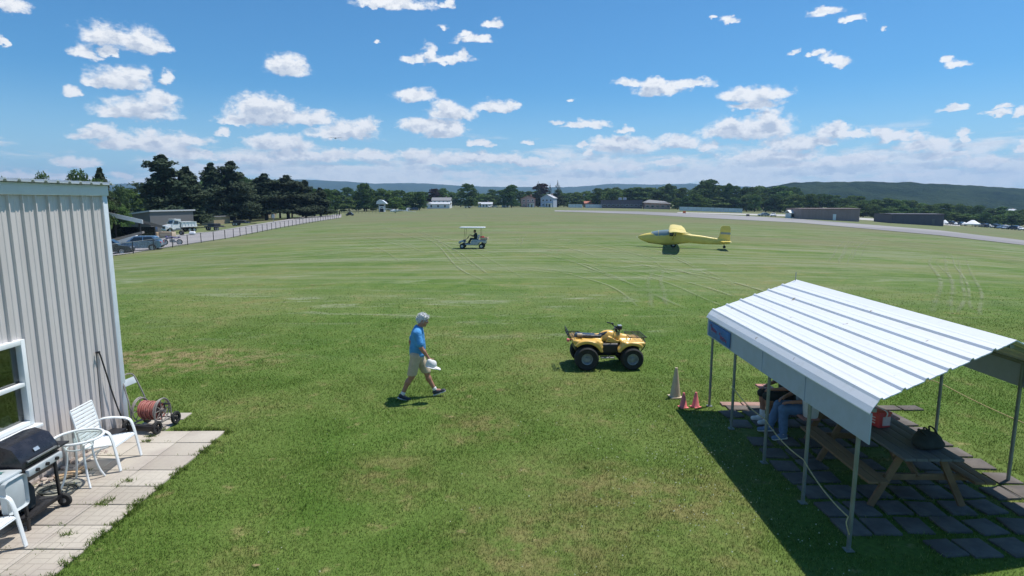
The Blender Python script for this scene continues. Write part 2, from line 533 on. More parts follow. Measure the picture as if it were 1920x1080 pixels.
def clear_glass():
    m, t, b, out = new_mat('clear_table_glass')
    tr = t.n('ShaderNodeBsdfTransparent', ins={'Color': (.86, .9, .89, 1)})
    gl = t.n('ShaderNodeBsdfGlossy', ins={'Roughness': .03})
    fr = t.n('ShaderNodeValue'); fr.outputs[0].default_value = .14
    mx = t.n('ShaderNodeMixShader')
    for a, k in ((fr.outputs[0], 0), (tr.outputs[0], 1), (gl.outputs[0], 2)): t.t.links.new(a, mx.inputs[k])
    t.t.links.new(mx.outputs[0], out.inputs[0])
    return m
M['clear'] = clear_glass()

def wire_mesh_mat():
    m, t, b, out = new_mat('chain_link_wire')
    b.inputs['Base Color'].default_value = (.3, .31, .32, 1); b.inputs['Metallic'].default_value = .5; b.inputs['Roughness'].default_value = .5
    co = t.n('ShaderNodeTexCoord').outputs['Object']
    s = t.n('ShaderNodeSeparateXYZ', ins={0: co})
    h = t.math('ADD', s.outputs[0], s.outputs[1])
    a = t.math('ADD', h, s.outputs[2]); c = t.math('SUBTRACT', h, s.outputs[2])
    fa = t.math('LESS_THAN', t.math('FRACT', t.math('MULTIPLY', a, 14.)), .09)
    fb = t.math('LESS_THAN', t.math('FRACT', t.math('MULTIPLY', c, 14.)), .09)
    f = t.math('MAXIMUM', fa, fb)
    tr = t.n('ShaderNodeBsdfTransparent'); mx = t.n('ShaderNodeMixShader')
    t.t.links.new(f, mx.inputs[0]); t.t.links.new(tr.outputs[0], mx.inputs[1]); t.t.links.new(b.outputs[0], mx.inputs[2])
    t.t.links.new(mx.outputs[0], out.inputs[0])
    return m
M['chain'] = wire_mesh_mat()

# grass colour shared by the ground sheet and the blades standing on it
def grass_group():
    g = bpy.data.node_groups.new('grass_colour', 'ShaderNodeTree')
    g.interface.new_socket('Color', in_out='OUTPUT', socket_type='NodeSocketColor')
    t = NT(g)
    out = t.n('NodeGroupOutput')
    pos = t.n('ShaderNodeNewGeometry').outputs['Position']
    sx = t.n('ShaderNodeSeparateXYZ', ins={0: pos})
    big = t.noise(pos, .11, 3, .55)
    mid = t.noise(pos, .55, 4, .6, .6)
    sml = t.noise(pos, 2.6, 4, .62)
    fine = t.noise(pos, 14, 3, .6)
    lush, green, olive, dry, straw = (.070, .128, .020), (.103, .158, .033), (.138, .168, .049), (.20, .175, .070), (.31, .25, .125)
    c = t.mix(t.ramp(mid, .36, .64), lush, green)
    c = t.mix(t.ramp(big, .40, .66, 0, .75), c, olive)
    dm = t.math('ADD', t.math('MULTIPLY', mid, .45), t.math('ADD', t.math('MULTIPLY', sml, .35), t.math('MULTIPLY', big, .3)))
    c = t.mix(t.ramp(dm, .565, .72, 0, .65), c, dry)
    c = t.mix(t.ramp(sml, .60, .74, 0, .45), c, straw)
    # mowing lines and pale clippings, drawn out across the field, stronger farther out
    st = t.vmath('MULTIPLY', pos, (.045, .5, 1))
    rot = t.n('ShaderNodeVectorRotate', rotation_type='Z_AXIS', ins={'Angle': R(9)}); t.t.links.new(pos, rot.inputs['Vector'])
    st2 = t.vmath('MULTIPLY', rot.outputs[0], (.04, .9, 1))
    rot3 = t.n('ShaderNodeVectorRotate', rotation_type='Z_AXIS', ins={'Angle': R(-16)}); t.t.links.new(pos, rot3.inputs['Vector'])
    st3 = t.vmath('MULTIPLY', rot3.outputs[0], (.03, .7, 1))
    s1 = t.ramp(t.noise(st, 1.0, 3, .6, .3), .46, .66); s2 = t.ramp(t.noise(st2, 1.0, 4, .65, .5), .5, .68)
    s3 = t.ramp(t.noise(st3, 1.0, 4, .65, .4), .52, .7)
    far = t.ramp(sx.outputs['Y'], 14, 42)
    stre = t.math('MULTIPLY', t.math('MAXIMUM', t.math('MAXIMUM', s1, s2), s3), t.math('MULTIPLY', far, .7))
    c = t.mix(stre, c, (.20, .215, .125))
    cl_ = t.noise(t.vmath('MULTIPLY', pos, (.22, .9, 1)), 1.0, 6, .72, .8)
    cl2 = t.noise(t.vmath('MULTIPLY', pos, (.03, .08, 1)), 1.0, 3, .6)
    c = t.mix(t.math('MULTIPLY', t.math('MULTIPLY', t.ramp(cl_, .53, .66), t.ramp(cl2, .38, .6)), t.ramp(sx.outputs['Y'], 11, 24, 0, .85)), c, (.235, .25, .16))
    far2 = t.ramp(sx.outputs['Y'], 45, 170, 0, .55)
    c = t.mix(far2, c, (.135, .145, .075))
    band = t.ramp(t.noise(t.vmath('MULTIPLY', pos, (.004, .05, 1)), 1, 3, .6), .42, .62)
    c = t.mix(t.math('MULTIPLY', band, t.ramp(sx.outputs['Y'], 25, 80, 0, .55)), c, (.165, .148, .085))
    # worn ground by the clubhouse corner and a bare band beside it
    w = t.vmath('MULTIPLY', t.vmath('SUBTRACT', pos, (-9.0, 14.6, 0)), (.32, .75, 0))
    wl = t.vmath('LENGTH', w, out=1)
    wm = t.math('MULTIPLY', t.ramp(wl, 1.5, .3), t.ramp(sml, .38, .6))
    c = t.mix(t.math('MULTIPLY', wm, .62), c, (.29, .205, .115))
    for (x, y, s_) in ((.4, 6.3, .9), (-1.9, 8.2, .55), (2.4, 7.4, .7), (1.3, 7.9, .6), (-.6, 10.1, .6)):
        w = t.vmath('LENGTH', t.vmath('SUBTRACT', pos, (x, y, 0)), out=1)
        c = t.mix(t.math('MULTIPLY', t.ramp(w, 2.0 * s_, .3 * s_), t.ramp(sml, .35, .62, .05, .6)), c, (.20, .165, .07))
    v = t.ramp(fine, .25, .75, .80, 1.36, smooth=False)
    c = t.mix(1.0, c, t.n('ShaderNodeCombineColor', ins={0: v, 1: v, 2: v}).outputs[0], 'MULTIPLY')
    g.links.new(c, out.inputs[0])
    return g
GRASS = grass_group()

def ground_mat():
    m, t, b, out = new_mat('grass_field')
    gn = t.n('ShaderNodeGroup', node_tree=GRASS)
    t.t.links.new(gn.outputs[0], b.inputs['Base Color'])
    b.inputs['Roughness'].default_value = .9; b.inputs['Specular IOR Level'].default_value = .15
    pos = t.n('ShaderNodeNewGeometry').outputs['Position']
    bn = t.n('ShaderNodeBump', ins={'Strength': .8, 'Distance': .04})
    t.t.links.new(t.noise(pos, 9, 5, .7), bn.inputs['Height']); t.t.links.new(bn.outputs[0], b.inputs['Normal'])
    return m
M['ground'] = ground_mat()

def blade_mat():
    m, t, b, out = new_mat('grass_blades')
    gn = t.n('ShaderNodeGroup', node_tree=GRASS)
    at = t.n('ShaderNodeAttribute', attribute_name='var')
    c = t.mix(t.ramp(at.outputs['Fac'], .35, 1, 0, .55, smooth=False), gn.outputs[0], (.27, .24, .10))
    v = t.ramp(at.outputs['Fac'], 0, 1, .9, 2.2, smooth=False)
    c = t.mix(1.0, c, t.n('ShaderNodeCombineColor', ins={0: v, 1: v, 2: v}).outputs[0], 'MULTIPLY')
    d = t.n('ShaderNodeBsdfDiffuse'); tl = t.n('ShaderNodeBsdfTranslucent'); mx = t.n('ShaderNodeMixShader', ins={0: .35})
    t.t.links.new(c, d.inputs[0]); t.t.links.new(c, tl.inputs[0])
    t.t.links.new(d.outputs[0], mx.inputs[1]); t.t.links.new(tl.outputs[0], mx.inputs[2]); t.t.links.new(mx.outputs[0], out.inputs[0])
    return m
M['blades'] = blade_mat()

def leaf_mat(name, c1, c2, c3, tr=.25):
    m, t, b, out = new_mat(name)
    oi = t.n('ShaderNodeObjectInfo').outputs['Random']
    at = t.n('ShaderNodeAttribute', attribute_name='var').outputs['Fac']
    c = t.mix(at, c1, c2)
    c = t.mix(t.ramp(oi, 0, 1, 0, .55, smooth=False), c, c3)
    d = t.n('ShaderNodeBsdfDiffuse'); tl = t.n('ShaderNodeBsdfTranslucent'); mx = t.n('ShaderNodeMixShader', ins={0: tr})
    t.t.links.new(c, d.inputs[0]); t.t.links.new(c, tl.inputs[0])
    t.t.links.new(d.outputs[0], mx.inputs[1]); t.t.links.new(tl.outputs[0], mx.inputs[2]); t.t.links.new(mx.outputs[0], out.inputs[0])
    return m
M['leaf'] = leaf_mat('broadleaf_foliage', (.068, .135, .042), (.17, .265, .08), (.14, .17, .068))
M['leafdark'] = leaf_mat('dark_broadleaf_foliage', (.050, .10, .04), (.12, .195, .07), (.10, .135, .056))
M['leafpale'] = leaf_mat('pale_green_foliage', (.075, .125, .032), (.125, .185, .055), (.10, .13, .055))
M['needle'] = leaf_mat('pine_needles', (.042, .066, .042), (.11, .145, .088), (.085, .10, .064), .22)
M['maroon'] = leaf_mat('purple_leaves', (.055, .035, .035), (.09, .055, .05), (.06, .05, .04), .2)

def paver_mat():
    m, t, b, out = new_mat('concrete_pavers')
    pos = t.n('ShaderNodeNewGeometry').outputs['Position']
    n1 = t.noise(pos, 1.1, 4, .6); n2 = t.noise(pos, 22, 4, .6)
    at = t.n('ShaderNodeAttribute', attribute_name='var').outputs['Fac']
    c = t.mix(at, (.385, .345, .29), (.50, .455, .39))
    c = t.mix(t.ramp(n1, .45, .72, 0, .6), c, (.33, .28, .25))
    c = t.mix(t.ramp(n2, .5, .8, 0, .4), c, (.3, .27, .235))
    # basket-weave brick pattern pressed in the slabs
    sc = t.vmath('MULTIPLY', pos, (1 / .2, 1 / .2, 1))
    sx = t.n('ShaderNodeSeparateXYZ', ins={0: sc})
    cx = t.math('FLOOR', sx.outputs[0]); cy = t.math('FLOOR', sx.outputs[1])
    par = t.math('MODULO', t.math('ABSOLUTE', t.math('ADD', cx, cy)), 2)
    fx = t.math('FRACT', sx.outputs[0]); fy = t.math('FRACT', sx.outputs[1])
    def line(v, n):
        w = t.math('FRACT', t.math('MULTIPLY', v, n))
        return t.math('LESS_THAN', t.math('MINIMUM', w, t.math('SUBTRACT', 1, w)), .035 * n)
    a = t.math('MAXIMUM', line(fx, 2), line(fy, 1)); bb = t.math('MAXIMUM', line(fy, 2), line(fx, 1))
    ln = t.math('ADD', t.math('MULTIPLY', a, t.math('SUBTRACT', 1, par)), t.math('MULTIPLY', bb, par))
    vis = t.ramp(t.n('ShaderNodeSeparateXYZ', ins={0: pos}).outputs['Y'], 8.7, 7.6, .1, .8)
    ln = t.math('MULTIPLY', ln, vis)
    c = t.mix(t.math('MULTIPLY', ln, .45), c, (.2, .17, .15))
    t.t.links.new(c, b.inputs['Base Color'])
    b.inputs['Roughness'].default_value = .9; b.inputs['Specular IOR Level'].default_value = .2
    hgt = t.math('SUBTRACT', t.math('MULTIPLY', n2, .3), ln)
    bn = t.n('ShaderNodeBump', ins={'Strength': .5, 'Distance': .006}); t.t.links.new(hgt, bn.inputs['Height']); t.t.links.new(bn.outputs[0], b.inputs['Normal'])
    return m
M['paver'] = paver_mat()

def worn_sheet(name, c, c2, cover, scale, edge=None, stretch=(1, 1, 1)):
    """thin worn layer that lets the grass below show through in patches"""
    m, t, b, out = new_mat(name)
    pos = t.n('ShaderNodeNewGeometry').outputs['Position']
    st = t.vmath('MULTIPLY', pos, stretch)
    n = t.noise(st, scale, 5, .65)
    t.t.links.new(t.mix(t.noise(pos, scale * .7, 3), c, c2), b.inputs['Base Color'])
    b.inputs['Roughness'].default_value = .95; b.inputs['Specular IOR Level'].default_value = .1
    f = t.ramp(n, cover, cover + .3)
    at = t.n('ShaderNodeAttribute', attribute_name='edge').outputs['Fac']
    f = t.math('MULTIPLY', f, at)
    tr = t.n('ShaderNodeBsdfTransparent'); mx = t.n('ShaderNodeMixShader')
    t.t.links.new(f, mx.inputs[0]); t.t.links.new(tr.outputs[0], mx.inputs[1]); t.t.links.new(b.outputs[0], mx.inputs[2])
    t.t.links.new(mx.outputs[0], out.inputs[0])
    return m
M['track'] = worn_sheet('flattened_grass', (.29, .315, .19), (.33, .345, .225), .30, .55)
M['bare'] = worn_sheet('dry_straw', (.4, .29, .17), (.33, .25, .13), .44, 2.4)

def road_mat(name, c, c2, scale):
    m, t, b, out = new_mat(name)
    pos = t.n('ShaderNodeNewGeometry').outputs['Position']
    col = t.mix(t.ramp(t.noise(pos, scale, 5, .6), .35, .65), c, c2)
    f = t.noise(pos, 8, 3)
    col = t.mix(t.ramp(f, .4, .7, 0, .25), col, tuple(x * .7 for x in c))
    t.t.links.new(col, b.inputs['Base Color']); b.inputs['Roughness'].default_value = .9
    b.inputs['Specular IOR Level'].default_value = .2
    return m
M['gravel'] = road_mat('pale_gravel', (.30, .28, .285), (.37, .345, .34), .15)
M['runway'] = road_mat('worn_runway', (.24, .23, .235), (.32, .305, .30), .03)
M['concrete'] = road_mat('pale_concrete', (.42, .4, .37), (.5, .48, .44), .05)
# ------------------------------------------------------------------ sky, sun, air
SUN_EL, SUN_AZ = R(67), math.atan2(.87, .5)          # azimuth from +Y towards +X
to_sun = Vector((math.sin(SUN_AZ) * math.cos(SUN_EL), math.cos(SUN_AZ) * math.cos(SUN_EL), math.sin(SUN_EL)))
sun_d = bpy.data.lights.new('sun', 'SUN')
sun_d.energy = 4.9; sun_d.angle = R(.5); sun_d.color = (1, .955, .88)
sun = bpy.data.objects.new('sun', sun_d); COL.objects.link(sun)
sun.location = (40, 30, 120)
sun.rotation_euler = (-to_sun).to_track_quat('-Z', 'Y').to_euler()

CLOUDS = '''8 6 44 16;8 77 10 8;205 66 52 22;265 78 42 24;160 98 26 12;205 98 16 9;300 84 24 14
225 150 62 22;255 138 32 14;180 158 28 9;318 148 14 14;137 174 18 9;262 206 72 22;300 186 34 14;225 212 36 12
185 250 44 14;178 238 18 9;285 268 92 17;285 256 22 12;355 262 42 11;215 268 30 12;540 124 40 21;520 116 16 10
500 212 74 26;480 198 40 20;525 200 34 16;575 220 48 15;440 226 30 10;415 251 14 8;650 246 58 17;690 236 20 14;620 250 30 9
530 268 62 17;500 262 26 10;145 304 45 12;390 286 15 6
740 6 70 13;700 10 30 7;835 8 15 5;830 50 12 5;925 42 18 8;888 74 32 9;872 66 14 6;905 70 14 7;712 78 6 4
775 111 22 9;803 98 13 14;840 112 42 9;868 107 9 12;780 180 36 13;768 170 16 8;845 212 46 14;840 202 30 11;930 200 40 11;955 196 20 8
805 236 52 13;850 240 26 14;780 233 28 10;830 250 40 8;900 265 22 7;912 270 14 5;985 270 11 4;1045 228 16 5;1100 233 40 7;1170 245 16 7;1073 186 7 4
1180 156 26 8;1240 166 46 13;1225 156 22 9;1295 156 38 9;1170 272 70 14;1150 264 40 9;1105 284 14 6;1270 268 42 14;1330 276 26 9;1092 268 14 6
1365 39 14 6;1340 34 8 3;1555 19 32 8;1603 34 22 8;1590 40 14 5;1657 54 7 3;1493 95 8 5;1513 107 9 5;1535 100 14 7;1560 108 22 8;1585 113 18 11
1775 112 12 8;1795 121 26 7;1793 206 24 6;1780 202 10 6;1872 209 24 6;1915 208 12 8;1885 196 14 4
1385 176 38 12;1430 178 54 13;1415 196 42 8;1395 244 88 20;1370 232 34 14;1440 222 26 17;1455 240 34 16
1560 246 40 14;1568 232 12 10;1600 252 22 9;1650 250 22 11;1680 258 36 10;1690 252 12 8
1500 266 72 14;1735 272 54 14;1720 258 20 9;1770 290 60 10;1798 250 10 7;1806 262 12 8;1912 274 16 11;1850 300 60 12;1440 290 100 13;1600 300 90 12
700 290 50 9;780 287 34 9;880 292 50 10;935 295 60 9;990 302 60 10;560 292 80 12;470 296 70 12;620 290 60 10;830 300 70 9;350 288 50 10
1110 314 70 9;1180 312 40 7;1260 302 40 8;40 331 60 9;110 334 40 6;230 330 26 7;1700 330 60 6;1500 308 70 8'''
BGS = .105
world = bpy.data.worlds.new('World'); scene.world = world; world.use_nodes = True
wt = world.node_tree; wt.nodes.clear(); t = NT(wt)
wo = t.n('ShaderNodeOutputWorld'); bg = t.n('ShaderNodeBackground', ins={'Strength': BGS})
sky = t.n('ShaderNodeTexSky', sky_type='NISHITA', sun_disc=False, sun_elevation=SUN_EL, sun_rotation=SUN_AZ,
          altitude=150, air_density=1.0, dust_density=.35, ozone_density=2.2)
d = t.n('ShaderNodeTexCoord').outputs['Generated']
sp = t.n('ShaderNodeSeparateXYZ', ins={0: d})
az = t.math('ARCTAN2', sp.outputs[0], sp.outputs[1]); el = t.math('ARCSINE', sp.outputs[2])
base = t.n('ShaderNodeCombineXYZ', ins={0: az, 1: t.math('MULTIPLY', el, 1.5), 2: 0.}).outputs[0]
w1 = t.noise(base, 26, 2, .5, out='Color')
w2 = t.noise(base, 75, 3, .6, out='Color')
warp = t.vmath('ADD', t.vmath('MULTIPLY', t.vmath('SUBTRACT', w1, (.5, .5, .5)), (.034, .016, 0)),
               t.vmath('MULTIPLY', t.vmath('SUBTRACT', w2, (.5, .5, .5)), (.022, .013, 0)))
wsp = t.n('ShaderNodeSeparateXYZ', ins={0: warp})
u = t.math('ADD', az, wsp.outputs[0]); v = t.math('ADD', el, wsp.outputs[1])
P = t.n('ShaderNodeCombineXYZ', ins={0: u, 1: v, 2: v}).outputs[0]
P2 = t.vmath('ADD', P, (.003, .0115, .0115))
def azel(px, py):
    r = ray(px, py).normalized(); return math.atan2(r.x, r.y), math.asin(r.z)
RECS = []
for rec in CLOUDS.replace('\n', ';').split(';'):
    x, y, a, b = map(float, rec.split())
    a0, e0 = azel(x, y + b * .35)
    aw = (azel(x + a, y)[0] - azel(x - a, y)[0]) / 2 * 1.12
    eh = (azel(x, y - b)[1] - azel(x, y + b)[1]) / 2 * 1.15
    RECS.append((a0, e0, aw, eh))
f1 = t.noise(base, 60, 7, .63)
f2 = t.noise(t.vmath('ADD', base, (.006, .016, 0)), 52, 4, .55)
f3 = t.noise(t.vmath('ADD', base, (3, 5, 0)), 20, 3, .5)
# broken bank of cumulus low over the hills
hb = t.n('ShaderNodeCombineXYZ', ins={0: az, 1: t.math('MULTIPLY', el, 4.2), 2: .7}).outputs[0]
g1 = t.noise(hb, 11, 6, .6, .3)
cov = t.math('MULTIPLY', t.ramp(el, .0, .03, .85, 1), t.ramp(el, .125, .03))
side = t.ramp(az, -.62, -.42, .5, 1)
low = t.ramp(t.math('ADD', g1, t.math('MULTIPLY', t.math('MULTIPLY', cov, side), .34)), .60, .80)
low = t.math('MULTIPLY', t.math('MULTIPLY', low, t.ramp(el, .125, .085)), .85)
lit = t.ramp(t.math('SUBTRACT', f1, f2), -.12, .07)
skyc = t.mix(1.0, sky.outputs[0], (.40, .86, 1.13), 'MULTIPLY')
skyc = t.mix(t.ramp(el, .19, .0, 0, .62), skyc, (5.2, 7.3, 8.6))
def sector(recs):
    """one slice of the sky: its clouds over the blue"""
    g_ = bpy.data.node_groups.new('cloud_slice', 'ShaderNodeTree')
    for nm in ('P', 'Above'): g_.interface.new_socket(nm, in_out='INPUT', socket_type='NodeSocketVector')
    for nm in ('Near', 'Over'): g_.interface.new_socket(nm, in_out='OUTPUT', socket_type='NodeSocketFloat')
    k = NT(g_); gi = k.n('NodeGroupInput'); go = k.n('NodeGroupOutput'); res = []
    for src in gi.outputs[:2]:
        best = None
        for a0, e0, aw, eh in recs:
            S = (1 / aw, 1 / (1.35 * eh), -1 / (.55 * eh))
            q = k.vmath('MAXIMUM', k.vmath('MULTIPLY_ADD', src, S, (-a0 * S[0], -e0 * S[1], -e0 * S[2])), (-99, 0, 0))
            L = k.vmath('LENGTH', q, out=1)
            best = L if best is None else k.math('SMOOTH_MIN', best, L, .25)
        res.append(best)
    for o_, r_ in zip(go.inputs, res): g_.links.new(r_, o_)
    gn = t.n('ShaderNodeGroup', node_tree=g_); t.t.links.new(P, gn.inputs[0]); t.t.links.new(P2, gn.inputs[1])
    best, over = gn.outputs[0], gn.outputs[1]
    dens = t.math('ADD', t.math('SUBTRACT', 1.06, best), t.math('MULTIPLY', t.math('SUBTRACT', f1, .5), 1.25))
    a_c = t.ramp(dens, -.12, .48)
    above = t.ramp(t.math('ADD', t.math('SUBTRACT', 1.0, over), t.math('MULTIPLY', t.math('SUBTRACT', f2, .5), 1.1)), .0, .75)
    alpha = t.math('MAXIMUM', a_c, low)
    core = t.math('ADD', t.math('MULTIPLY', above, .75), t.math('MULTIPLY', t.math('SUBTRACT', 1, lit), .35))
    lit2 = t.math('SUBTRACT', 1.08, core, clamp=True)
    cc = t.mix(lit2, (4.7, 5.4, 6.5), (9.0, 9.1, 9.2))
    cc = t.mix(t.ramp(el, .11, .0, 0, .4), cc, (8.1, 8.6, 8.9))
    fin = t.mix(t.math('MULTIPLY', alpha, .97), skyc, cc)
    return t.n('ShaderNodeBackground', ins={'Color': fin, 'Strength': BGS}).outputs[0]
def choose(fac, s0, s1):
    mx = t.n('ShaderNodeMixShader', ins={0: fac, 1: s0, 2: s1}); return mx.outputs[0]
cuts = [-.95, -.62, -.47, -.3, -.1, .12, .3, .45, .6, .95]
def tree_(lo, hi):
    """azimuth slices looked up by halving, so each direction works through its own slice only"""
    if hi - lo == 1:
        c0, c1 = cuts[lo], cuts[hi]
        return sector([r for r in RECS if r[0] + 1.5 * r[2] + .035 > c0 and r[0] - 1.5 * r[2] - .035 < c1] or RECS[:1])
    mid = (lo + hi) // 2
    return choose(t.math('GREATER_THAN', az, cuts[mid]), tree_(lo, mid), tree_(mid, hi))
front = t.math('MULTIPLY', t.math('LESS_THAN', t.math('ABSOLUTE', az), .95), t.math('MULTIPLY', t.math('LESS_THAN', el, .42), t.math('GREATER_THAN', el, -.02)))
t.t.links.new(skyc, bg.inputs[0])
t.t.links.new(choose(front, bg.outputs[0], tree_(0, len(cuts) - 1)), wo.inputs[0])
world.cycles.sampling_method = 'MANUAL'; world.cycles.sample_map_resolution = 512

scene.view_settings.view_transform = 'Standard'; scene.view_settings.look = 'None'
scene.view_settings.exposure = .08; scene.view_settings.gamma = 1
scene.cycles.max_bounces = 6; scene.cycles.diffuse_bounces = 3; scene.cycles.transparent_max_bounces = 12
scene.cycles.volume_bounces = 0; scene.cycles.use_denoising = True

# ------------------------------------------------------------------ ground
ys = [-60, -30, -12, -4] + list(np.arange(0, 24, 2)) + list(np.arange(24, 70, 2.5)) + list(np.arange(70, 200, 5)) + list(np.arange(200, 480, 10)) + [500, 560, 640, 760, 950, 1250, 1700, 2400, 3500, 4700, 5850]
xs = np.concatenate([[-9000, -4500, -2400, -1300, -800, -560], np.arange(-460, -80, 12), np.arange(-80, 80, 2.5), np.arange(80, 461, 12), [560, 800, 1300, 2400, 4500, 9000]])
mb = MB()
mb.sheet([[(float(x), float(y), gz(float(x), float(y))) for x in xs] for y in ys])
tag(mb.build('ground', M['ground'], smooth=60), 'mown grass airfield with dry patches and pale clippings', 'ground', kind='structure')

def strip(name, lower, upper, m, dz, label, cat, n=70, k=8):
    """sheet lying on the field between two photograph outlines (near edge, far edge)"""
    def interp(pl, s):
        xs_ = [p[0] for p in pl]; x = xs_[0] + (xs_[-1] - xs_[0]) * s
        return x, float(np.interp(x, xs_, [p[1] for p in pl]))
    rows = []
    for i in range(n + 1):
        a, b = G(*interp(lower, i / n)), G(*interp(upper, i / n))
        row = []
        for j in range(k + 1):
            p = a.lerp(b, j / k); row.append((p.x, p.y, gz(p.x, p.y) + dz))
        rows.append(row)
    mb = MB(); mb.sheet(rows)
    for f in mb.bm.faces:
        if f.normal.z < 0: f.normal_flip()
    me = mb.bm
    o = mb.build(name, m, smooth=60)
    return tag(o, label, cat, kind='structure')

strip('gravel_lot', [(150, 487), (228, 478), (330, 461), (430, 446), (520, 427.5), (580, 417), (640, 408)],
      [(150, 452), (240, 445), (330, 441), (400, 434), (480, 421), (560, 408), (640, 402)], M['gravel'], .05, 'pale gravel drive and parking lot behind the fence', 'road')
strip('runway', [(1040, 396.6), (1100, 398.4), (1200, 402), (1340, 410), (1500, 418), (1600, 427), (1760, 441.5), (1920, 460), (1990, 469)],
      [(1040, 394.4), (1100, 395), (1200, 396.8), (1340, 402), (1500, 411), (1600, 419), (1760, 432), (1920, 451), (1990, 459)], M['runway'], .06, 'grey paved runway crossing behind the yellow glider', 'runway')
strip('taxiway', [(1270, 399.2), (1340, 401.5), (1480, 406), (1600, 411.5), (1700, 417.5), (1800, 424)],
      [(1270, 398), (1340, 399.5), (1480, 402.5), (1600, 407.5), (1700, 414), (1800, 421.5)], M['concrete'], .06, 'bright paved taxiway in front of the brown hangar', 'taxiway')

# tyre tracks pressed in the field
def ribbon(rows_out, pts, w, dz=.012):
    """pts ground positions -> list of quads with fading ends"""
    pts = [Vector(p) for p in pts]
    rows_out.append([(p, w) for p in pts])
track_paths = []
def px_path(px, n=26):
    P_ = [G(*p) for p in px]
    out = []
    for i in range(n + 1):
        s = i / n * (len(P_) - 1); k = min(int(s), len(P_) - 2); f = s - k
        p0, p1, p2, p3 = P_[max(k - 1, 0)], P_[k], P_[k + 1], P_[min(k + 2, len(P_) - 1)]
        out.append(.5 * ((2 * p1) + (p2 - p0) * f + (2 * p0 - 5 * p1 + 4 * p2 - p3) * f * f + (3 * p1 - p0 - 3 * p2 + p3) * f ** 3))
    return out
TR = [([(1586, 452), (1572, 472), (1562, 492)], .35), ([(1602, 453), (1592, 470), (1582, 496)], .35), ([(1632, 447), (1612, 470), (1606, 492)], .3),
      ([(1752, 482), (1748, 492), (1766, 515), (1772, 545), (1764, 590)], .28), ([(1776, 478), (1784, 500), (1800, 540), (1802, 580)], .28), ([(1800, 482), (1812, 520), (1818, 560), (1812, 590)], .25),
      ([(1232, 508), (1228, 540), (1240, 580)], .3), ([(1100, 445), (1190, 470), (1260, 500), (1325, 545)], .35), ([(950, 478), (1080, 500), (1200, 530), (1300, 575), (1330, 590)], .3),
      ([(930, 498), (1060, 512), (1190, 520), (1330, 540)], .35), ([(470, 490), (560, 480), (700, 470), (840, 470)], .35), ([(450, 512), (560, 492), (690, 490), (800, 500), (900, 522)], .3),
      ([(610, 440), (700, 445), (790, 470), (860, 500)], .35), ([(720, 415), (790, 440), (900, 458), (1010, 470)], .4), ([(840, 410), (850, 402), (870, 401), (880, 412)], .5),
      ([(1080, 472), (1200, 500), (1300, 530)], .3), ([(960, 440), (1100, 462), (1230, 492)], .35), ([(985, 440), (975, 452), (972, 462)], .25), ([(330, 520), (420, 500), (520, 492)], .4), ([(780, 430), (830, 452), (900, 500), (960, 530)], .28)]
V, F, E = [], [], []
rt = random.Random(21)
LINES = []
for px, w in TR:
    base_ = px_path(px, 40)
    many = px[0][0] < 1500 and abs(px[0][0] - px[-1][0]) > 150
    for k_ in range(5 if many else 2):
        o_ = rt.gauss(0, 1.8) if many else (-.3, .3)[k_] + rt.gauss(0, .05); w_ = rt.uniform(.07, .15); a0 = rt.randint(0, 12) if many else 0; a1 = rt.randint(26, 41) if many else 41
        seg = []
        for i in range(a0, min(a1, len(base_))):
            d_ = (base_[min(i + 1, len(base_) - 1)] - base_[max(i - 1, 0)]).normalized(); q = base_[i] + Vector((-d_.y, d_.x, 0)) * (o_ + (.14 if many else .05) * math.sin(i * .3 + k_)); seg.append(q)
        if len(seg) > 4: LINES.append((seg, w_, rt.uniform(.22, .62)))
for pts, w, str_ in LINES:
    n = len(pts)
    for i, p in enumerate(pts):
        d_ = (pts[min(i + 1, n - 1)] - pts[max(i - 1, 0)]).normalized(); s_ = Vector((-d_.y, d_.x, 0))
        for q in (-1, -.3, .3, 1):
            c = p + s_ * w * q; V.append((c.x, c.y, gz(c.x, c.y) + .045)); E.append((0 if abs(q) == 1 else str_) * math.sin(PI * (i + .3) / n) ** .6)
        if i < n - 1:
            b0 = len(V) - 4
            for q in range(3): F.append((b0 + q, b0 + q + 1, b0 + q + 5, b0 + q + 4))
me = raw_mesh('tyre_tracks', np.array(V), np.array(F)); me.attributes.new('edge', 'FLOAT', 'POINT').data.foreach_set('value', np.array(E, np.float32))
tag(link_mesh('tyre_tracks', me, M['track']), 'faint pale tyre tracks pressed into the grass field', 'tyre tracks', kind='stuff')

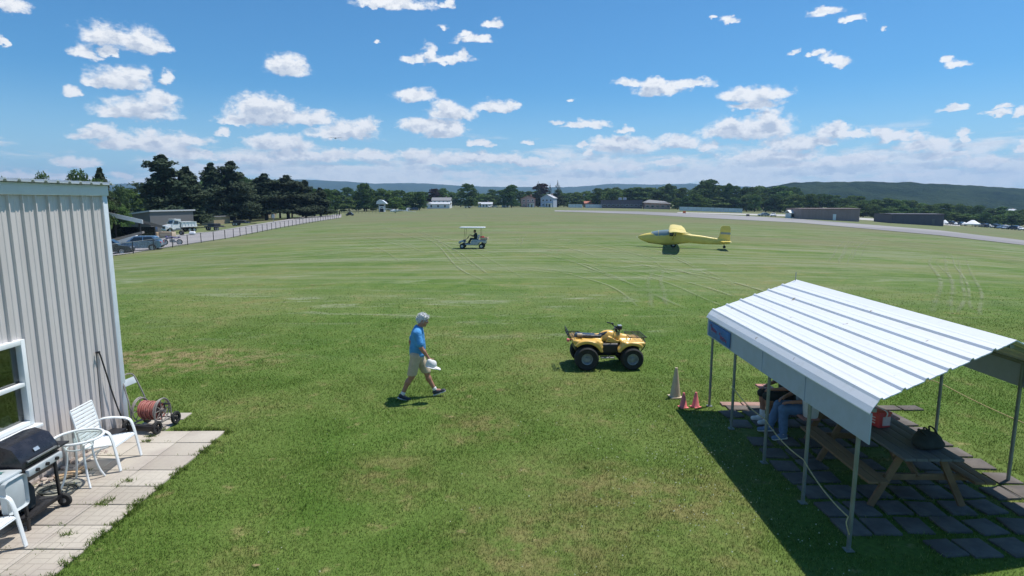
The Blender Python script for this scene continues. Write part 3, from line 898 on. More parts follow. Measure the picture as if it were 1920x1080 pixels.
# dry straw patches and divots
V, F, E = [], [], []
def patch(c, rx_, ry_):
    n = 14; b0 = len(V); V.append((c.x, c.y, gz(c.x, c.y) + .03)); E.append(1.)
    for ring, e in ((.6, 1.), (1., 0.)):
        for i in range(n):
            a = 2 * PI * i / n; k = ring * random.uniform(.75, 1.2); x, y = c.x + math.cos(a) * rx_ * k, c.y + math.sin(a) * ry_ * k
            V.append((x, y, gz(x, y) + .03)); E.append(e)
    for i in range(n):
        j = (i + 1) % n
        F.append((b0, b0 + 1 + i, b0 + 1 + j, b0 + 1 + j)); F.append((b0 + 1 + i, b0 + 1 + n + i, b0 + 1 + n + j, b0 + 1 + j))
for px, py, a, b in [(300, 534, 1.3, .25), (355, 533, .5, .2), (448, 534, .4, .15), (480, 534, .6, .25), (492, 538, .4, .12), (550, 533, .55, .2), (575, 540, .4, .15), (600, 535, .6, .22), (628, 533, .55, .2), (668, 533, .3, .12), (622, 582, .3, .12), (585, 604, .2, .1),
                     (840, 784, .16, .06), (818, 778, .1, .05), (440, 632, .22, .08), (450, 640, .3, .1), (540, 602, .2, .06), (375, 489, .9, .3), (400, 470, 1.2, .4), (350, 472, 1.0, .35), (460, 455, 1.0, .4), (540, 452, 1.2, .3), (395, 462, .9, .3), (1278, 632, .25, .08), (975, 558, .2, .08), (1110, 571, .25, .1),
                     (700, 456, 1.2, .3), (1010, 478, 2.2, .5), (1040, 470, 1.6, .4), (1100, 600, .2, .1), (620, 470, 1., .3), (890, 480, 1.4, .35), (690, 400, 6, 3), (740, 403, 7, 3), (800, 405, 5, 2), (480, 1064, .05, .03), (1005, 1017, .05, .03), (870, 1000, .12, .05), (960, 1035, .10, .04)]:
    patch(G(px, py), a, b)
Fq = []; Ft = []
me = bpy.data.meshes.new('dry_patches'); me.from_pydata([tuple(v_) for v_ in V], [], [f if f[2] != f[3] else f[:3] for f in F]); me.update()
me.attributes.new('edge', 'FLOAT', 'POINT').data.foreach_set('value', np.array(E, np.float32))
tag(link_mesh('dry_patches', me, M['bare']), 'small tan patches of dry straw scattered over the lawn', 'dry grass', kind='stuff')

# ------------------------------------------------------------------ patio slabs and slabs under the shelter
WALL_X, COR_Y = -6.82, 9.94
def slabs(name, cells, m, label, var_seed=1, th=.05):
    mb = MB(); vals = []
    rnd = random.Random(var_seed)
    for cx, cy, w, d_, rot, z in cells:
        n0 = len(mb.bm.verts)
        mb.box((cx, cy, z - th / 2), (w, d_, th), rz(rot), bev=.008)
        vals += [rnd.random()] * (len(mb.bm.verts) - n0)
    me = mb.mesh(name, 30)
    # bevel keeps vertices grouped per slab: colour by position instead of order
    pos = np.empty(len(me.vertices) * 3); me.vertices.foreach_get('co', pos); pos = pos.reshape(-1, 3)
    cc = np.array([(c[0], c[1]) for c in cells]); rv = np.array([rnd.random() for _ in cells])
    near = ((pos[:, None, :2] - cc[None]) ** 2).sum(2).argmin(1)
    me.attributes.new('var', 'FLOAT', 'POINT').data.foreach_set('value', rv[near].astype(np.float32))
    return tag(link_mesh(name, me, m), label, 'paving', kind='structure')
cells = []
row_h = .506
for r_ in range(14):
    y = 9.82 - row_h * (r_ + .5)
    for c_ in range(3):
        x = -5.02 + .012 * r_ * 1.0 - .6 * (c_ + .5)
        if x - .29 < WALL_X + .02: x = WALL_X + .33
        cells.append((x, y, .588, row_h - .014, random.uniform(-.012, .012), .022 + random.uniform(-.004, .004)))
cells.append((-6.42, 10.1, .588, .49, .02, .02)); cells.append((-6.4, 10.55, .6, .34, .03, .018))
slabs('patio', cells, M['paver'], 'concrete paver patio beside the metal building')
PATIO_EDGE = -5.0

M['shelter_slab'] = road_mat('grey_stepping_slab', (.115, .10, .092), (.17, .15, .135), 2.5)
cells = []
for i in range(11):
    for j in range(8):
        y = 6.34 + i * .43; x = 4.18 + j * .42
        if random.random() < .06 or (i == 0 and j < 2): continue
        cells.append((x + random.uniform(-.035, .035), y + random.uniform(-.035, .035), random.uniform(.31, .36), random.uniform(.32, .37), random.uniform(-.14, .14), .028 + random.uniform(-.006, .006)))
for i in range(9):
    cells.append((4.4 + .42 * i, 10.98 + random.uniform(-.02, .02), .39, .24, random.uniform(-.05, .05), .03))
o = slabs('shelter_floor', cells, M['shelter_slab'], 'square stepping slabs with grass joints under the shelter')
cells = [(4.35 + .42 * i, 10.90 + random.uniform(-.02, .02), .39, .2, random.uniform(-.05, .05), .034) for i in range(5)]
slabs('brick_edging', [(c[0], c[1] + .28, c[2], c[3], c[4], c[5]) for c in cells], M['pavered'], 'row of pinkish red pavers along the far edge of the shelter floor')

# ------------------------------------------------------------------ grass blades (nearest ground only)
def on_hard(x, y):
    pat = (x < -4.97) & (x > -7.2) & (y < 9.86) | (x < -6.06) & (x > -7.2) & (y < 10.75)
    return pat | (x < -6.8) & (y < 9.95)
def grass():
    bands = [(3.9, 6.5, 3400, .0075, .038), (6.5, 9, 2500, .009, .038), (9, 13, 1450, .012, .038), (13, 20, 720, .016, .036), (20, 30, 330, .024, .034)]
    Vs, vr = [], []
    for y0, y1, dn, w, h in bands:
        xm = y1 * .93 + 1.5
        n = int(dn * (y1 - y0) * 2 * xm)
        x = rng.uniform(-xm, xm, n); y = rng.uniform(y0, y1, n)
        keep = (abs(x) < y * .93 + 1.2) & ~on_hard(x, y) & (rng.random(n) < np.clip((30 - y) / 17, 0, 1) ** 1.3)
        # thinner between the slabs and under the shelter
        sh = (x > 4) & (x < 7.5) & (y > 5.9) & (y < 11.2)
        inj = (abs((x - 4.18 + .21) % .42 - .21) > .135) | (abs((y - 6.34 + .215) % .43 - .215) > .14) | (y < 6.15)
        keep &= ~sh | (inj & (rng.random(n) < .6))
        x, y = x[keep], y[keep]; n = len(x)
        # clumping: patches of taller grass
        cl = np.sin(x * 3.1 + 1.7 * np.sin(y * 2.3)) * np.sin(y * 2.7 + 1.3 * np.sin(x * 1.9))
        hh = h * rng.uniform(.5, 1.25, n) * (1 + .35 * cl)
        a = rng.uniform(0, 2 * PI, n); lean = rng.uniform(.15, .9, n); la = rng.uniform(0, 2 * PI, n)
        ww = w * rng.uniform(.6, 1.2, n) / 2
        z = np.zeros(n)
        m = y > 18
        sm = np.clip((y[m] - 18) / 32, 0, 1); sm = sm * sm * (3 - 2 * sm); z[m] = -np.where(x[m] < 0, .055, .0407) * np.minimum(abs(x[m]), .95 * y[m]) ** 2 / y[m] * sm
        z += .0
        p0 = np.stack([x - np.cos(a) * ww, y - np.sin(a) * ww, z], 1); p1 = np.stack([x + np.cos(a) * ww, y + np.sin(a) * ww, z], 1)
        p2 = np.stack([x + np.cos(la) * hh * lean, y + np.sin(la) * hh * lean, z + hh * np.sqrt(1 - (lean * .8) ** 2)], 1)
        Vs.append(np.stack([p0, p1, p2], 1).reshape(-1, 3)); vr.append(np.repeat(np.clip(rng.normal(.35, .28, n), 0, 1), 3))
    # tufts in the patio joints and along the wall and its edge
    def tuft(n, x, y, hmin, hmax, spread, var=.3):
        a = rng.uniform(0, 2 * PI, n); la = rng.uniform(0, 2 * PI, n); hh = rng.uniform(hmin, hmax, n); lean = rng.uniform(.2, .9, n)
        xx = x + rng.normal(0, spread, n); yy = y + rng.normal(0, spread * .5, n); ww = .006
        p0 = np.stack([xx - np.cos(a) * ww, yy - np.sin(a) * ww, np.full(n, .01)], 1); p1 = np.stack([xx + np.cos(a) * ww, yy + np.sin(a) * ww, np.full(n, .01)], 1)
        p2 = np.stack([xx + np.cos(la) * hh * lean, yy + np.sin(la) * hh * lean, .01 + hh * np.sqrt(1 - (lean * .8) ** 2)], 1)
        Vs.append(np.stack([p0, p1, p2], 1).reshape(-1, 3)); vr.append(np.repeat(np.clip(rng.normal(var, .2, n), 0, 1), 3))
    for r_ in range(1, 14):
        for c_ in (0, 1, 2):
            if rng.random() < .7: tuft(int(rng.integers(8, 40)), -5.02 + .012 * r_ - .6 * c_ - rng.uniform(0, .12), 9.82 - row_h * r_ + .02, .02, .06, .05)
            if rng.random() < .5: tuft(int(rng.integers(6, 24)), -5.02 + .012 * r_ - .6 * c_ - rng.uniform(.1, .5), 9.82 - row_h * r_, .015, .045, .08)
    for k in range(80): tuft(24, PATIO_EDGE + .03 + rng.uniform(-.03, .05), rng.uniform(2.8, 9.85), .04, .09, .03)
    for k in range(26): tuft(24, rng.uniform(-6.2, -5.0), 9.88, .03, .08, .03)
    for px, py in ((955 / 3.375, 760 + 205 / 3.375), (935 / 3.375, 760 + 235 / 3.375), (690 / 3.375, 760 + 615 / 3.375), (640 / 3.375, 760 + 640 / 3.375), (430 / 3.375, 760 + 830 / 3.375), (240, 905)):
        c = G(px, py); tuft(70, c.x, c.y, .03, .09, .05)
    Vv = np.concatenate(Vs); Fv = np.arange(len(Vv), dtype=np.int32).reshape(-1, 3)
    me = bpy.data.meshes.new('grass_blades')
    me.vertices.add(len(Vv)); me.vertices.foreach_set('co', Vv.astype(np.float32).ravel())
    me.loops.add(Fv.size); me.loops.foreach_set('vertex_index', Fv.ravel())
    me.polygons.add(len(Fv)); me.polygons.foreach_set('loop_start', np.arange(0, Fv.size, 3, dtype=np.int32)); me.polygons.foreach_set('loop_total', np.full(len(Fv), 3, np.int32))
    me.update(calc_edges=True)
    me.attributes.new('var', 'FLOAT', 'POINT').data.foreach_set('value', np.concatenate(vr).astype(np.float32))
    tag(link_mesh('grass', me, M['blades']), 'short mown lawn grass with tufts in the paving joints', 'grass', kind='stuff')
grass()
# white clover heads near the shelter
cl = MB()
M['clover'] = mat('white_clover', (.5, .52, .36), .9, var=.15)
for i in range(420):
    if i < 330:
        x, y = random.gauss(2.7, 1.0), random.gauss(8.2, 1.6)
    else:
        x, y = random.uniform(-3.5, 6), random.uniform(5, 14)
    if y < 4.5 or (x > 4 and y < 11): continue
    r_ = random.uniform(.006, .012)
    c = Vector((x, y, random.uniform(.03, .055)))
    for k in range(4):
        a = k * PI / 2
        cl.poly([c + Vector((math.cos(a) * r_, math.sin(a) * r_, 0)), c + Vector((math.cos(a + PI / 2) * r_, math.sin(a + PI / 2) * r_, 0)), c + Vector((0, 0, r_ * 1.2))])
tag(cl.build('clover_flowers', M['clover']), 'tiny white clover heads dotted through the lawn', 'clover', kind='stuff')

# ------------------------------------------------------------------ hills
def hill_mat(name, c1, c2, sc):
    m, t, b, out = new_mat(name)
    pos = t.n('ShaderNodeNewGeometry').outputs['Position']
    n1 = t.noise(pos, sc, 5, .65); n2 = t.noise(pos, sc * .12, 3)
    c = t.mix(t.ramp(n1, .35, .65), c1, c2)
    c = t.mix(t.ramp(n2, .4, .65, 0, .5), c, (.05, .075, .03))
    t.t.links.new(c, b.inputs['Base Color']); b.inputs['Roughness'].default_value = 1; b.inputs['Specular IOR Level'].default_value = 0
    bn = t.n('ShaderNodeBump', ins={'Strength': 1., 'Distance': 12.})
    t.t.links.new(n1, bn.inputs['Height']); t.t.links.new(bn.outputs[0], b.inputs['Normal'])
    return m
def hill(name, prof, d0, d1, m, label, zb, bump, nx=260, ny=26):
    pxs = np.linspace(prof[0][0], prof[-1][0], nx)
    rows = []
    for j in range(ny + 4):
        s_ = j / ny; row = []
        for px in pxs:
            top = float(np.interp(px, [p[0] for p in prof], [p[1] for p in prof]))
            crest = AT(px, top, d1).z
            y = d0 + (d1 - d0) * s_
            d_ = ray(px, 378); x = d_.x / d_.y * y
            f = min(1, s_) ** 1.25
            z = zb + (crest - zb) * f
            if s_ > 1: z -= (s_ - 1) * (crest - zb) * .8
            nz = mnoise.noise((x / bump / 2.2, y / bump / 2.2, 0)) + .6 * mnoise.noise((x / bump, y / bump, 3))
            z += nz * bump * .28 * (1 if s_ < .96 else .55)
            row.append((x, y, z))
        rows.append(row)
    mb = MB(); mb.sheet(rows)
    tag(mb.build(name, m, smooth=80), label, 'hill', kind='structure')
hill('wooded_hill', [(1360, 372), (1400, 360), (1440, 350), (1480, 343), (1520, 341), (1600, 340.5), (1700, 342), (1780, 346), (1860, 350), (1920, 354), (2000, 357), (2300, 366)],
     560, 1300, hill_mat('wooded_hillside', (.004, .014, .008), (.022, .042, .017), .075), 'long wooded ridge rising behind the hangars', -60, 16)
hill('blue_ridge', [(-300, 352), (200, 345), (430, 340), (560, 336), (600, 338), (650, 340), (700, 344), (760, 343), (820, 345), (860, 348), (900, 350), (1060, 351), (1110, 348), (1140, 344.5), (1190, 345.5), (1240, 346), (1300, 344), (1400, 350), (1500, 356)],
     2400, 5200, hill_mat('distant_woods', (.014, .035, .016), (.04, .07, .028), .02), 'low blue ridge of distant hills on the horizon', -60, 40, nx=200, ny=16)

# ------------------------------------------------------------------ air
m, t, b, out = new_mat('thin_summer_haze')
m.node_tree.nodes.remove(b)
pv = t.n('ShaderNodeVolumePrincipled', ins={'Color': (.42, .66, 1, 1), 'Density': .00014, 'Anisotropy': .2})
m.node_tree.links.new(pv.outputs[0], out.inputs['Volume'])
mb = MB(); mb.box((0, 2850, 88), (18400, 6300, 424))
o = mb.build('haze', m, smooth=None)
tag(o, 'thin blue summer haze over the valley', 'haze', kind='stuff')
# ------------------------------------------------------------------ metal building on the left
def clubhouse():
    Y0, Y1, XW, ZE = -1.0, COR_Y, WALL_X, 4.17
    b = thing('metal_building', 'tall beige ribbed metal building with pale corner trim and a window at the left edge', 'building', (XW, Y1, 0))
    L = lambda p: (p[0] - XW, p[1] - Y1, p[2])
    # window opening: y from WY0 to WY1, z WZ0..WZ1
    WY0, WY1, WZ0, WZ1 = 6.55, 7.93, .9, 2.12
    prof = []                                       # (y offset, depth) of one ribbed sheet, 0.229 m pitch
    y = Y1 - .10
    pts = []
    while y > Y0:
        for dy, dx in ((0, .036), (.018, .036), (.027, .002), (.085, .002), (.095, .009), (.118, .009), (.128, .002), (.205, .002)):
            pts.append((y - dy, dx))
        y -= .229
    mb = MB()
    def wallstrip(z0, z1, ya, yb):
        seq = [p for p in pts if ya - 1e-6 <= p[0] <= yb + 1e-6]
        def at(yq):
            for (a, da), (c, dc) in zip(pts, pts[1:]):
                if c <= yq <= a: return da + (dc - da) * (a - yq) / max(a - c, 1e-9)
            return .002
        seq = [(yb, at(yb))] + [p for p in seq if ya < p[0] < yb] + [(ya, at(ya))]
        mb.sheet([[L((XW + d_, yy, z0)) for yy, d_ in seq], [L((XW + d_, yy, z1)) for yy, d_ in seq]])
    wallstrip(0.05, ZE, WY1, Y1 - .06); wallstrip(0.05, WZ0, WY0, WY1); wallstrip(WZ1, ZE, WY0, WY1); wallstrip(0.05, ZE, Y0, WY0)
    # end wall, back wall
    xb = XW - 8
    mb.sheet([[L((XW, Y1 - .02, .05)), L((xb, Y1 - .02, .05))], [L((XW, Y1 - .02, ZE)), L((xb, Y1 - .02, ZE + .02))]])
    mb.sheet([[L((xb, Y1 - .02, .05)), L((xb, Y0, .05))], [L((xb, Y1 - .02, ZE + .02)), L((xb, Y0, ZE + .02))]])
    mb.sheet([[L((XW, Y0, .05)), L((xb, Y0, .05))], [L((XW, Y0, ZE)), L((xb, Y0, ZE + .02))]])
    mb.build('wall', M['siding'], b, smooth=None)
    k = MB(); k.box(L((XW - .12, (Y0 + Y1) / 2, .03)), (.26, Y1 - Y0 - .1, .06)); k.build('foundation', M['stone'], b)
    # corner trim: an L of folded sheet
    c = MB()
    c.box(L((XW + .02, Y1 - .055, ZE / 2)), (.045, .11, ZE - .02), bev=.006); c.box(L((XW - .07, Y1 + .012, ZE / 2)), (.14, .022, ZE - .02), bev=.006)
    c.build('corner_trim', M['trim'], b)
    f = MB(); f.box(L((XW + .045, (Y0 + Y1) / 2, ZE + .01)), (.03, Y1 - Y0 + .04, .17), bev=.008)
    f.build('eave_trim', M['trim'], b)
    # roof of ribbed sheets: stepped edge over the wall
    pr = []
    y = Y1 + .05
    while y > Y0 - .05:
        for dy, dz in ((0, .0), (.06, 0), (.075, .032), (.115, .032), (.13, 0), (.229, 0)): pr.append((y - dy, dz))
        y -= .229
    r = MB()
    e0, e1 = XW + .155, xb - .1
    s_ = .02 / 8
    for th in (0,):
        top = [L((e0, yy, ZE + .115 + dz)) for yy, dz in pr]; bot = [L((e0, yy, ZE + .100 + dz * .9)) for yy, dz in pr]
        top2 = [L((e1, yy, ZE + .115 + dz + (e0 - e1) * s_)) for yy, dz in pr]; bot2 = [L((e1, yy, ZE + .100 + dz * .9 + (e0 - e1) * s_)) for yy, dz in pr]
        r.sheet([top2, top, bot, bot2])
    r.build('roof', M['lightgrey'], b, smooth=None)
    # window
    w = MB(); wy = (WY0 + WY1) / 2
    fx = XW + .03
    for yy in (WY0 + .035, WY1 - .035): w.box(L((fx, yy, (WZ0 + WZ1) / 2)), (.09, .07, WZ1 - WZ0), bev=.006)
    w.box(L((fx, wy, WZ1 - .035)), (.092, WY1 - WY0 - .142, .07), bev=.006); w.box(L((fx, wy, WZ0 + .03)), (.088, WY1 - WY0 - .142, .06), bev=.006)
    win = w.build('window', M['white'], b)
    q = MB(); q.box(L((fx + .004, wy, 1.49)), (.06, WY1 - WY0 - .142, .055), bev=.004); q.build('meeting_rail', M['white'], win)
    q = MB(); q.box(L((XW + .075, wy, WZ0 - .03)), (.17, WY1 - WY0 + .08, .045), bev=.006); q.box(L((XW + .055, wy, WZ0 - .08)), (.08, WY1 - WY0 + .02, .05), bev=.005); q.build('sill', M['white'], win)
    q = MB(); q.box(L((XW - .012, wy, (WZ0 + WZ1) / 2)), (.008, WY1 - WY0 - .13, WZ1 - WZ0 - .1))
    m, t, bb, out = new_mat('window_glass')
    tr = t.n('ShaderNodeBsdfTransparent', ins={'Color': (.5, .54, .53, 1)}); gl = t.n('ShaderNodeBsdfGlossy', ins={'Roughness': .02})
    mx = t.n('ShaderNodeMixShader', ins={0: .22, 1: tr.outputs[0], 2: gl.outputs[0]}); t.t.links.new(mx.outputs[0], out.inputs[0])
    q.build('pane', m, win)
    # a little of the dim room: floor, back partition, a pale blind behind the upper sash
    q = MB(); q.box(L((XW - 1.6, wy, 1.4)), (.05, 4, 2.7)); q.box(L((XW - .85, wy, .6)), (1.4, 3.4, .06)); q.build('interior', M['greywall'], b)
    q = MB(); q.box(L((XW - .06, wy - .17, 1.80)), (.008, 1.06, .62)); q.build('blind', mat('pale_blind', (.62, .58, .52), .8, var=.05), b)
    # papers lying inside on the ledge
    q = MB(); q.box(L((XW - .14, 7.62, .97)), (.05, .34, .2), ry(-.35)); q.build('notice', M['whitecloth'], b)
clubhouse()

# dark cable hanging on the wall
mb = MB()
y0 = 9.32
pts = [(WALL_X + .05, y0 - .06, .1), (WALL_X + .05, y0 - .05, .8), (WALL_X + .05, y0 - .03, 1.45), (WALL_X + .055, y0, 1.56), (WALL_X + .06, y0 + .04, 1.53), (WALL_X + .06, y0 + .12, 1.25), (WALL_X + .08, y0 + .2, .85), (WALL_X + .10, y0 + .3, .45), (WALL_X + .13, y0 + .42, .1), (WALL_X + .2, y0 + .5, .04)]
def smooth_path(P_, n=8, closed=False):
    P_ = [Vector(p) for p in P_]; out = []; m_ = len(P_)
    for i in range(m_ if closed else m_ - 1):
        g = (lambda k: P_[k % m_]) if closed else (lambda k: P_[min(max(k, 0), m_ - 1)])
        p0, p1, p2, p3 = g(i - 1), g(i), g(i + 1), g(i + 2)
        for j in range(n):
            f = j / n
            out.append(.5 * ((2 * p1) + (p2 - p0) * f + (2 * p0 - 5 * p1 + 4 * p2 - p3) * f * f + (3 * p1 - p0 - 3 * p2 + p3) * f ** 3))
    if not closed: out.append(P_[-1])
    return out
mb.tube(smooth_path(pts[:4], 5), .005, 6); mb.tube(smooth_path(pts[3:], 5), .012, 6)
mb.cyl((WALL_X + .03, y0, 1.56), (WALL_X + .09, y0, 1.57), .018)
tag(mb.build('hanging_cable', M['black']), 'black cable looped over a hook on the beige metal wall', 'cable')

# ------------------------------------------------------------------ white slatted patio chairs
def patio_chair():
    """faces +x, origin on the ground under the seat"""
    t_ = thing('patio_chair', 'white slatted patio chair between the glass table and the hose reel', 'chair', group='white slatted patio chairs')
    prof = [(.27, .375), (.245, .40), (.2, .405), (.1, .395), (0, .38), (-.1, .365), (-.17, .365), (-.205, .40), (-.225, .48), (-.245, .58), (-.265, .68), (-.285, .78), (-.305, .87), (-.32, .94)]
    path = smooth_path([(x, 0, z) for x, z in prof], 6)
    # arc-length slats
    acc = [0]
    for a, b in zip(path, path[1:]): acc.append(acc[-1] + (b - a).length)
    def at(s):
        for i in range(len(acc) - 1):
            if acc[i] <= s <= acc[i + 1]:
                f = (s - acc[i]) / (acc[i + 1] - acc[i]); return path[i].lerp(path[i + 1], f), (path[i + 1] - path[i]).normalized()
        return path[-1], (path[-1] - path[-2]).normalized()
    seat, back = MB(), MB()
    s = .03
    while s < acc[-1] - .03:
        p, d_ = at(s)
        M_ = Matrix((d_, Vector((0, 1, 0)), d_.cross(Vector((0, 1, 0))))).transposed()
        (seat if p.x > -.19 else back).box(p, (.044, .47, .012), M_, bev=.004)
        s += .0545
    seat.build('seat', M['white'], t_); back.build('backrest', M['white'], t_)
    f = MB()
    for sy in (-.245, .245): f.tube([(p.x, sy, p.z - .008) for p in path], .0125, 8)
    f.tube([(.262, y_, .37) for y_ in (-.245, 0, .245)], .0115, 8); f.tube([(-.32, y_, .937) for y_ in (-.245, 0, .245)], .0115, 8)
    f.build('side_rails', M['white'], t_)
    for sy in (-1, 1):
        a = MB(); y_ = sy * .275
        pp = [(-.25, .262 * sy, .60), (-.2, y_, .63), (-.05, y_, .645), (.12, y_, .635), (.205, y_, .60), (.245, y_, .50), (.275, y_, .34), (.30, y_, .18), (.325, y_, .012)]
        q = smooth_path(pp, 5)
        rows = []
        for i, p in enumerate(q):
            d_ = (q[min(i + 1, len(q) - 1)] - q[max(i - 1, 0)]).normalized(); n_ = d_.cross(Vector((0, 1, 0))).normalized()
            w_, h_ = .026, .013
            rows.append([p + Vector((0, w_, 0)) * cy_ + n_ * h_ * cn for cy_, cn in ((-1, -.5), (-.6, -1), (.6, -1), (1, -.5), (1, .5), (.6, 1), (-.6, 1), (-1, .5))])
        a.loft(rows); a.build('armrest_leg', M['white'], t_)
        l = MB(); l.tube(smooth_path([(.17, .25 * sy, .38), (.02, .262 * sy, .33), (-.18, .265 * sy, .2), (-.30, .268 * sy, .1), (-.36, .27 * sy, .012)], 5), .014, 8); l.build('rear_leg', M['white'], t_)
    c = MB(); c.tube([(-.2, -.262, .185), (-.2, .262, .185)], .011, 8); c.build('stretcher', M['white'], t_)
    return t_
ch = patio_chair(); place(ch, (-6.17, 8.50, .022), R(4))
ch2 = copy_tree(ch); place(ch2, (-5.96, 6.02, .022), R(4), 'white slatted patio chair at the bottom left corner in front of the grill')

# ------------------------------------------------------------------ round glass table
def glass_table():
    t_ = thing('glass_table', 'small round glass-topped white metal table beside the white chair', 'table', (-6.12, 7.88, .022))
    g = MB(); g.lathe((0, 0, 0), [(.0001, .69), (.285, .69), (.285, .697), (.0001, .697)], n=40); g.build('glass_top', M['clear'], t_)
    r = MB(); r.tube([(.30 * math.cos(2 * PI * i / 40), .30 * math.sin(2 * PI * i / 40), .694) for i in range(40)], .0185, 8, closed=True); r.build('rim', M['white'], t_)
    q = MB(); q.tube([(.15 * math.cos(2 * PI * i / 28), .15 * math.sin(2 * PI * i / 28), .55) for i in range(28)], .011, 8, closed=True)
    for i in range(4): a = PI / 4 + i * PI / 2; q.tube([(.145 * math.cos(a), .145 * math.sin(a), .55), (.2 * math.cos(a), .2 * math.sin(a), .62), (.285 * math.cos(a), .285 * math.sin(a), .682)], .010, 6)
    q.build('support_ring', M['white'], t_)
    for i in range(4):
        a = PI / 4 + i * PI / 2 + .15; c_, s_ = math.cos(a), math.sin(a)
        l = MB(); l.tube(smooth_path([(.19 * c_, .19 * s_, .625), (.155 * c_, .155 * s_, .5), (.165 * c_, .165 * s_, .35), (.21 * c_, .21 * s_, .15), (.27 * c_, .27 * s_, .008)], 5), .0145, 8); l.build('leg', M['white'], t_)
glass_table()

# ------------------------------------------------------------------ gas grill
def grill():
    g = thing('barbecue_grill', 'black covered gas grill on wheels under the window', 'grill', (-6.13, 6.93, .022), R(2))
    # faces +x; width along y
    W = .30
    lid = MB(); pr = [(.25, .80), (.245, .88), (.15, 1.04), (-.02, 1.10), (-.17, 1.06), (-.24, .96), (-.25, .80)]
    lid.prism(pr, -W, W); lid.bevel(.018, 2); L_ = lid.build('lid', M['blackgloss'], g)
    h = MB(); h.bar((.275, -.24, .865), (.275, .24, .865), .022, .022, bev=.004); h.bar((.24, -.22, .865), (.28, -.22, .865), .016); h.bar((.24, .22, .865), (.28, .22, .865), .016); h.build('lid_handle', M['steel'], L_)
    q = MB(); q.box((.222, -.02, .945), (.006, .08, .045), ry(R(-30))); q.build('thermometer', M['silver'], L_)
    b = MB(); b.prism([(.26, .79), (.26, .70), (.16, .56), (-.16, .56), (-.25, .70), (-.25, .79)], -W + .01, W - .01); b.bevel(.012, 2); b.build('firebox', M['black'], g)
    c = MB(); c.box((.285, 0, .735), (.045, .56, .085), bev=.008); c.build('control_panel', M['lightgrey'], g)
    for y_ in (-.16, 0, .16): k = MB(); k.cyl((.308, y_, .735), (.335, y_, .735), .022); k.build('knob', M['black'], g)
    s = MB(); s.box((.02, .425, .80), (.40, .23, .03), bev=.01); s.build('side_shelf', M['black'], g)
    s = MB(); s.box((.03, .33, .82), (.42, .03, .02), bev=.006); s.build('shelf_edge', M['steel'], g)
    s = MB(); s.box((.06, -.49, .80), (.42, .33, .035), bev=.012); sh = s.build('side_table', M['lightgrey'], g)
    s = MB(); s.box((.285, -.49, .585), (.028, .32, .40), bev=.05); s.build('drop_leaf', M['lightgrey'], sh)
    for sy in (-.62, -.38): l = MB(); l.bar((-.05, sy, .785), (.1, -.29, .5), .02); l.build('bracket', M['lightgrey'], sh)
    for sx, sy in ((.22, -.27), (.22, .27), (-.22, -.27), (-.22, .27)):
        l = MB(); top = (sx * .9, sy, .70); foot = (sx, sy, .0 if sy < 0 else .07); l.bar(top, foot, .035, .03, bev=.004); l.build('leg', M['black'], g)
    k = MB(); k.box((0, 0, .145), (.46, .58, .022), bev=.004); k.bar((.22, -.3, .17), (.22, .3, .17), .03); k.bar((-.22, -.3, .17), (-.22, .3, .17), .03); k.build('bottom_shelf', M['black'], g)
    tk = MB(); tk.lathe((-.02, -.06, .16), [(.10, 0), (.145, .03), (.15, .1), (.15, .24), (.12, .31), (.05, .33), (.03, .38)]); tk.build('gas_tank', M['darkcloth'], g)
    for sx in (.24, -.24):
        w = MB(); w.lathe((sx, .315, .085), [(.05, -.022), (.08, -.022), (.088, -.012), (.088, .012), (.08, .022), (.05, .022)], 'y', 24); wo_ = w.build('wheel', M['rubber'], g)
        w = MB(); w.lathe((sx, .315, .085), [(.012, -.026), (.052, -.018), (.052, .018), (.012, .026)], 'y', 16); w.build('hub', M['steel'], wo_)
    ax = MB(); ax.cyl((-.25, .315, .085), (.25, .315, .085), .009); ax.build('axle', M['steel'], g)
    return g
grill()
mb = MB()
rows = []
for i in range(9):
    row = []
    for j in range(7):
        x, y = -6.19 + i * .026, 6.44 - .09 + j * .03
        row.append((x + .012 * math.sin(j * 2.1), y + .012 * math.sin(i * 1.7), .022 + .8175 + .006 + .012 * abs(math.sin(i * 1.3 + j * .9)) * (1 if 0 < i < 8 and 0 < j < 6 else .2)))
    rows.append(row)
mb.sheet(rows); bmesh.ops.solidify(mb.bm, geom=mb.bm.faces[:], thickness=-.006)
tag(mb.build('rag', M['teal'], smooth=80), "crumpled teal rag on the grill's grey side table", 'cloth')

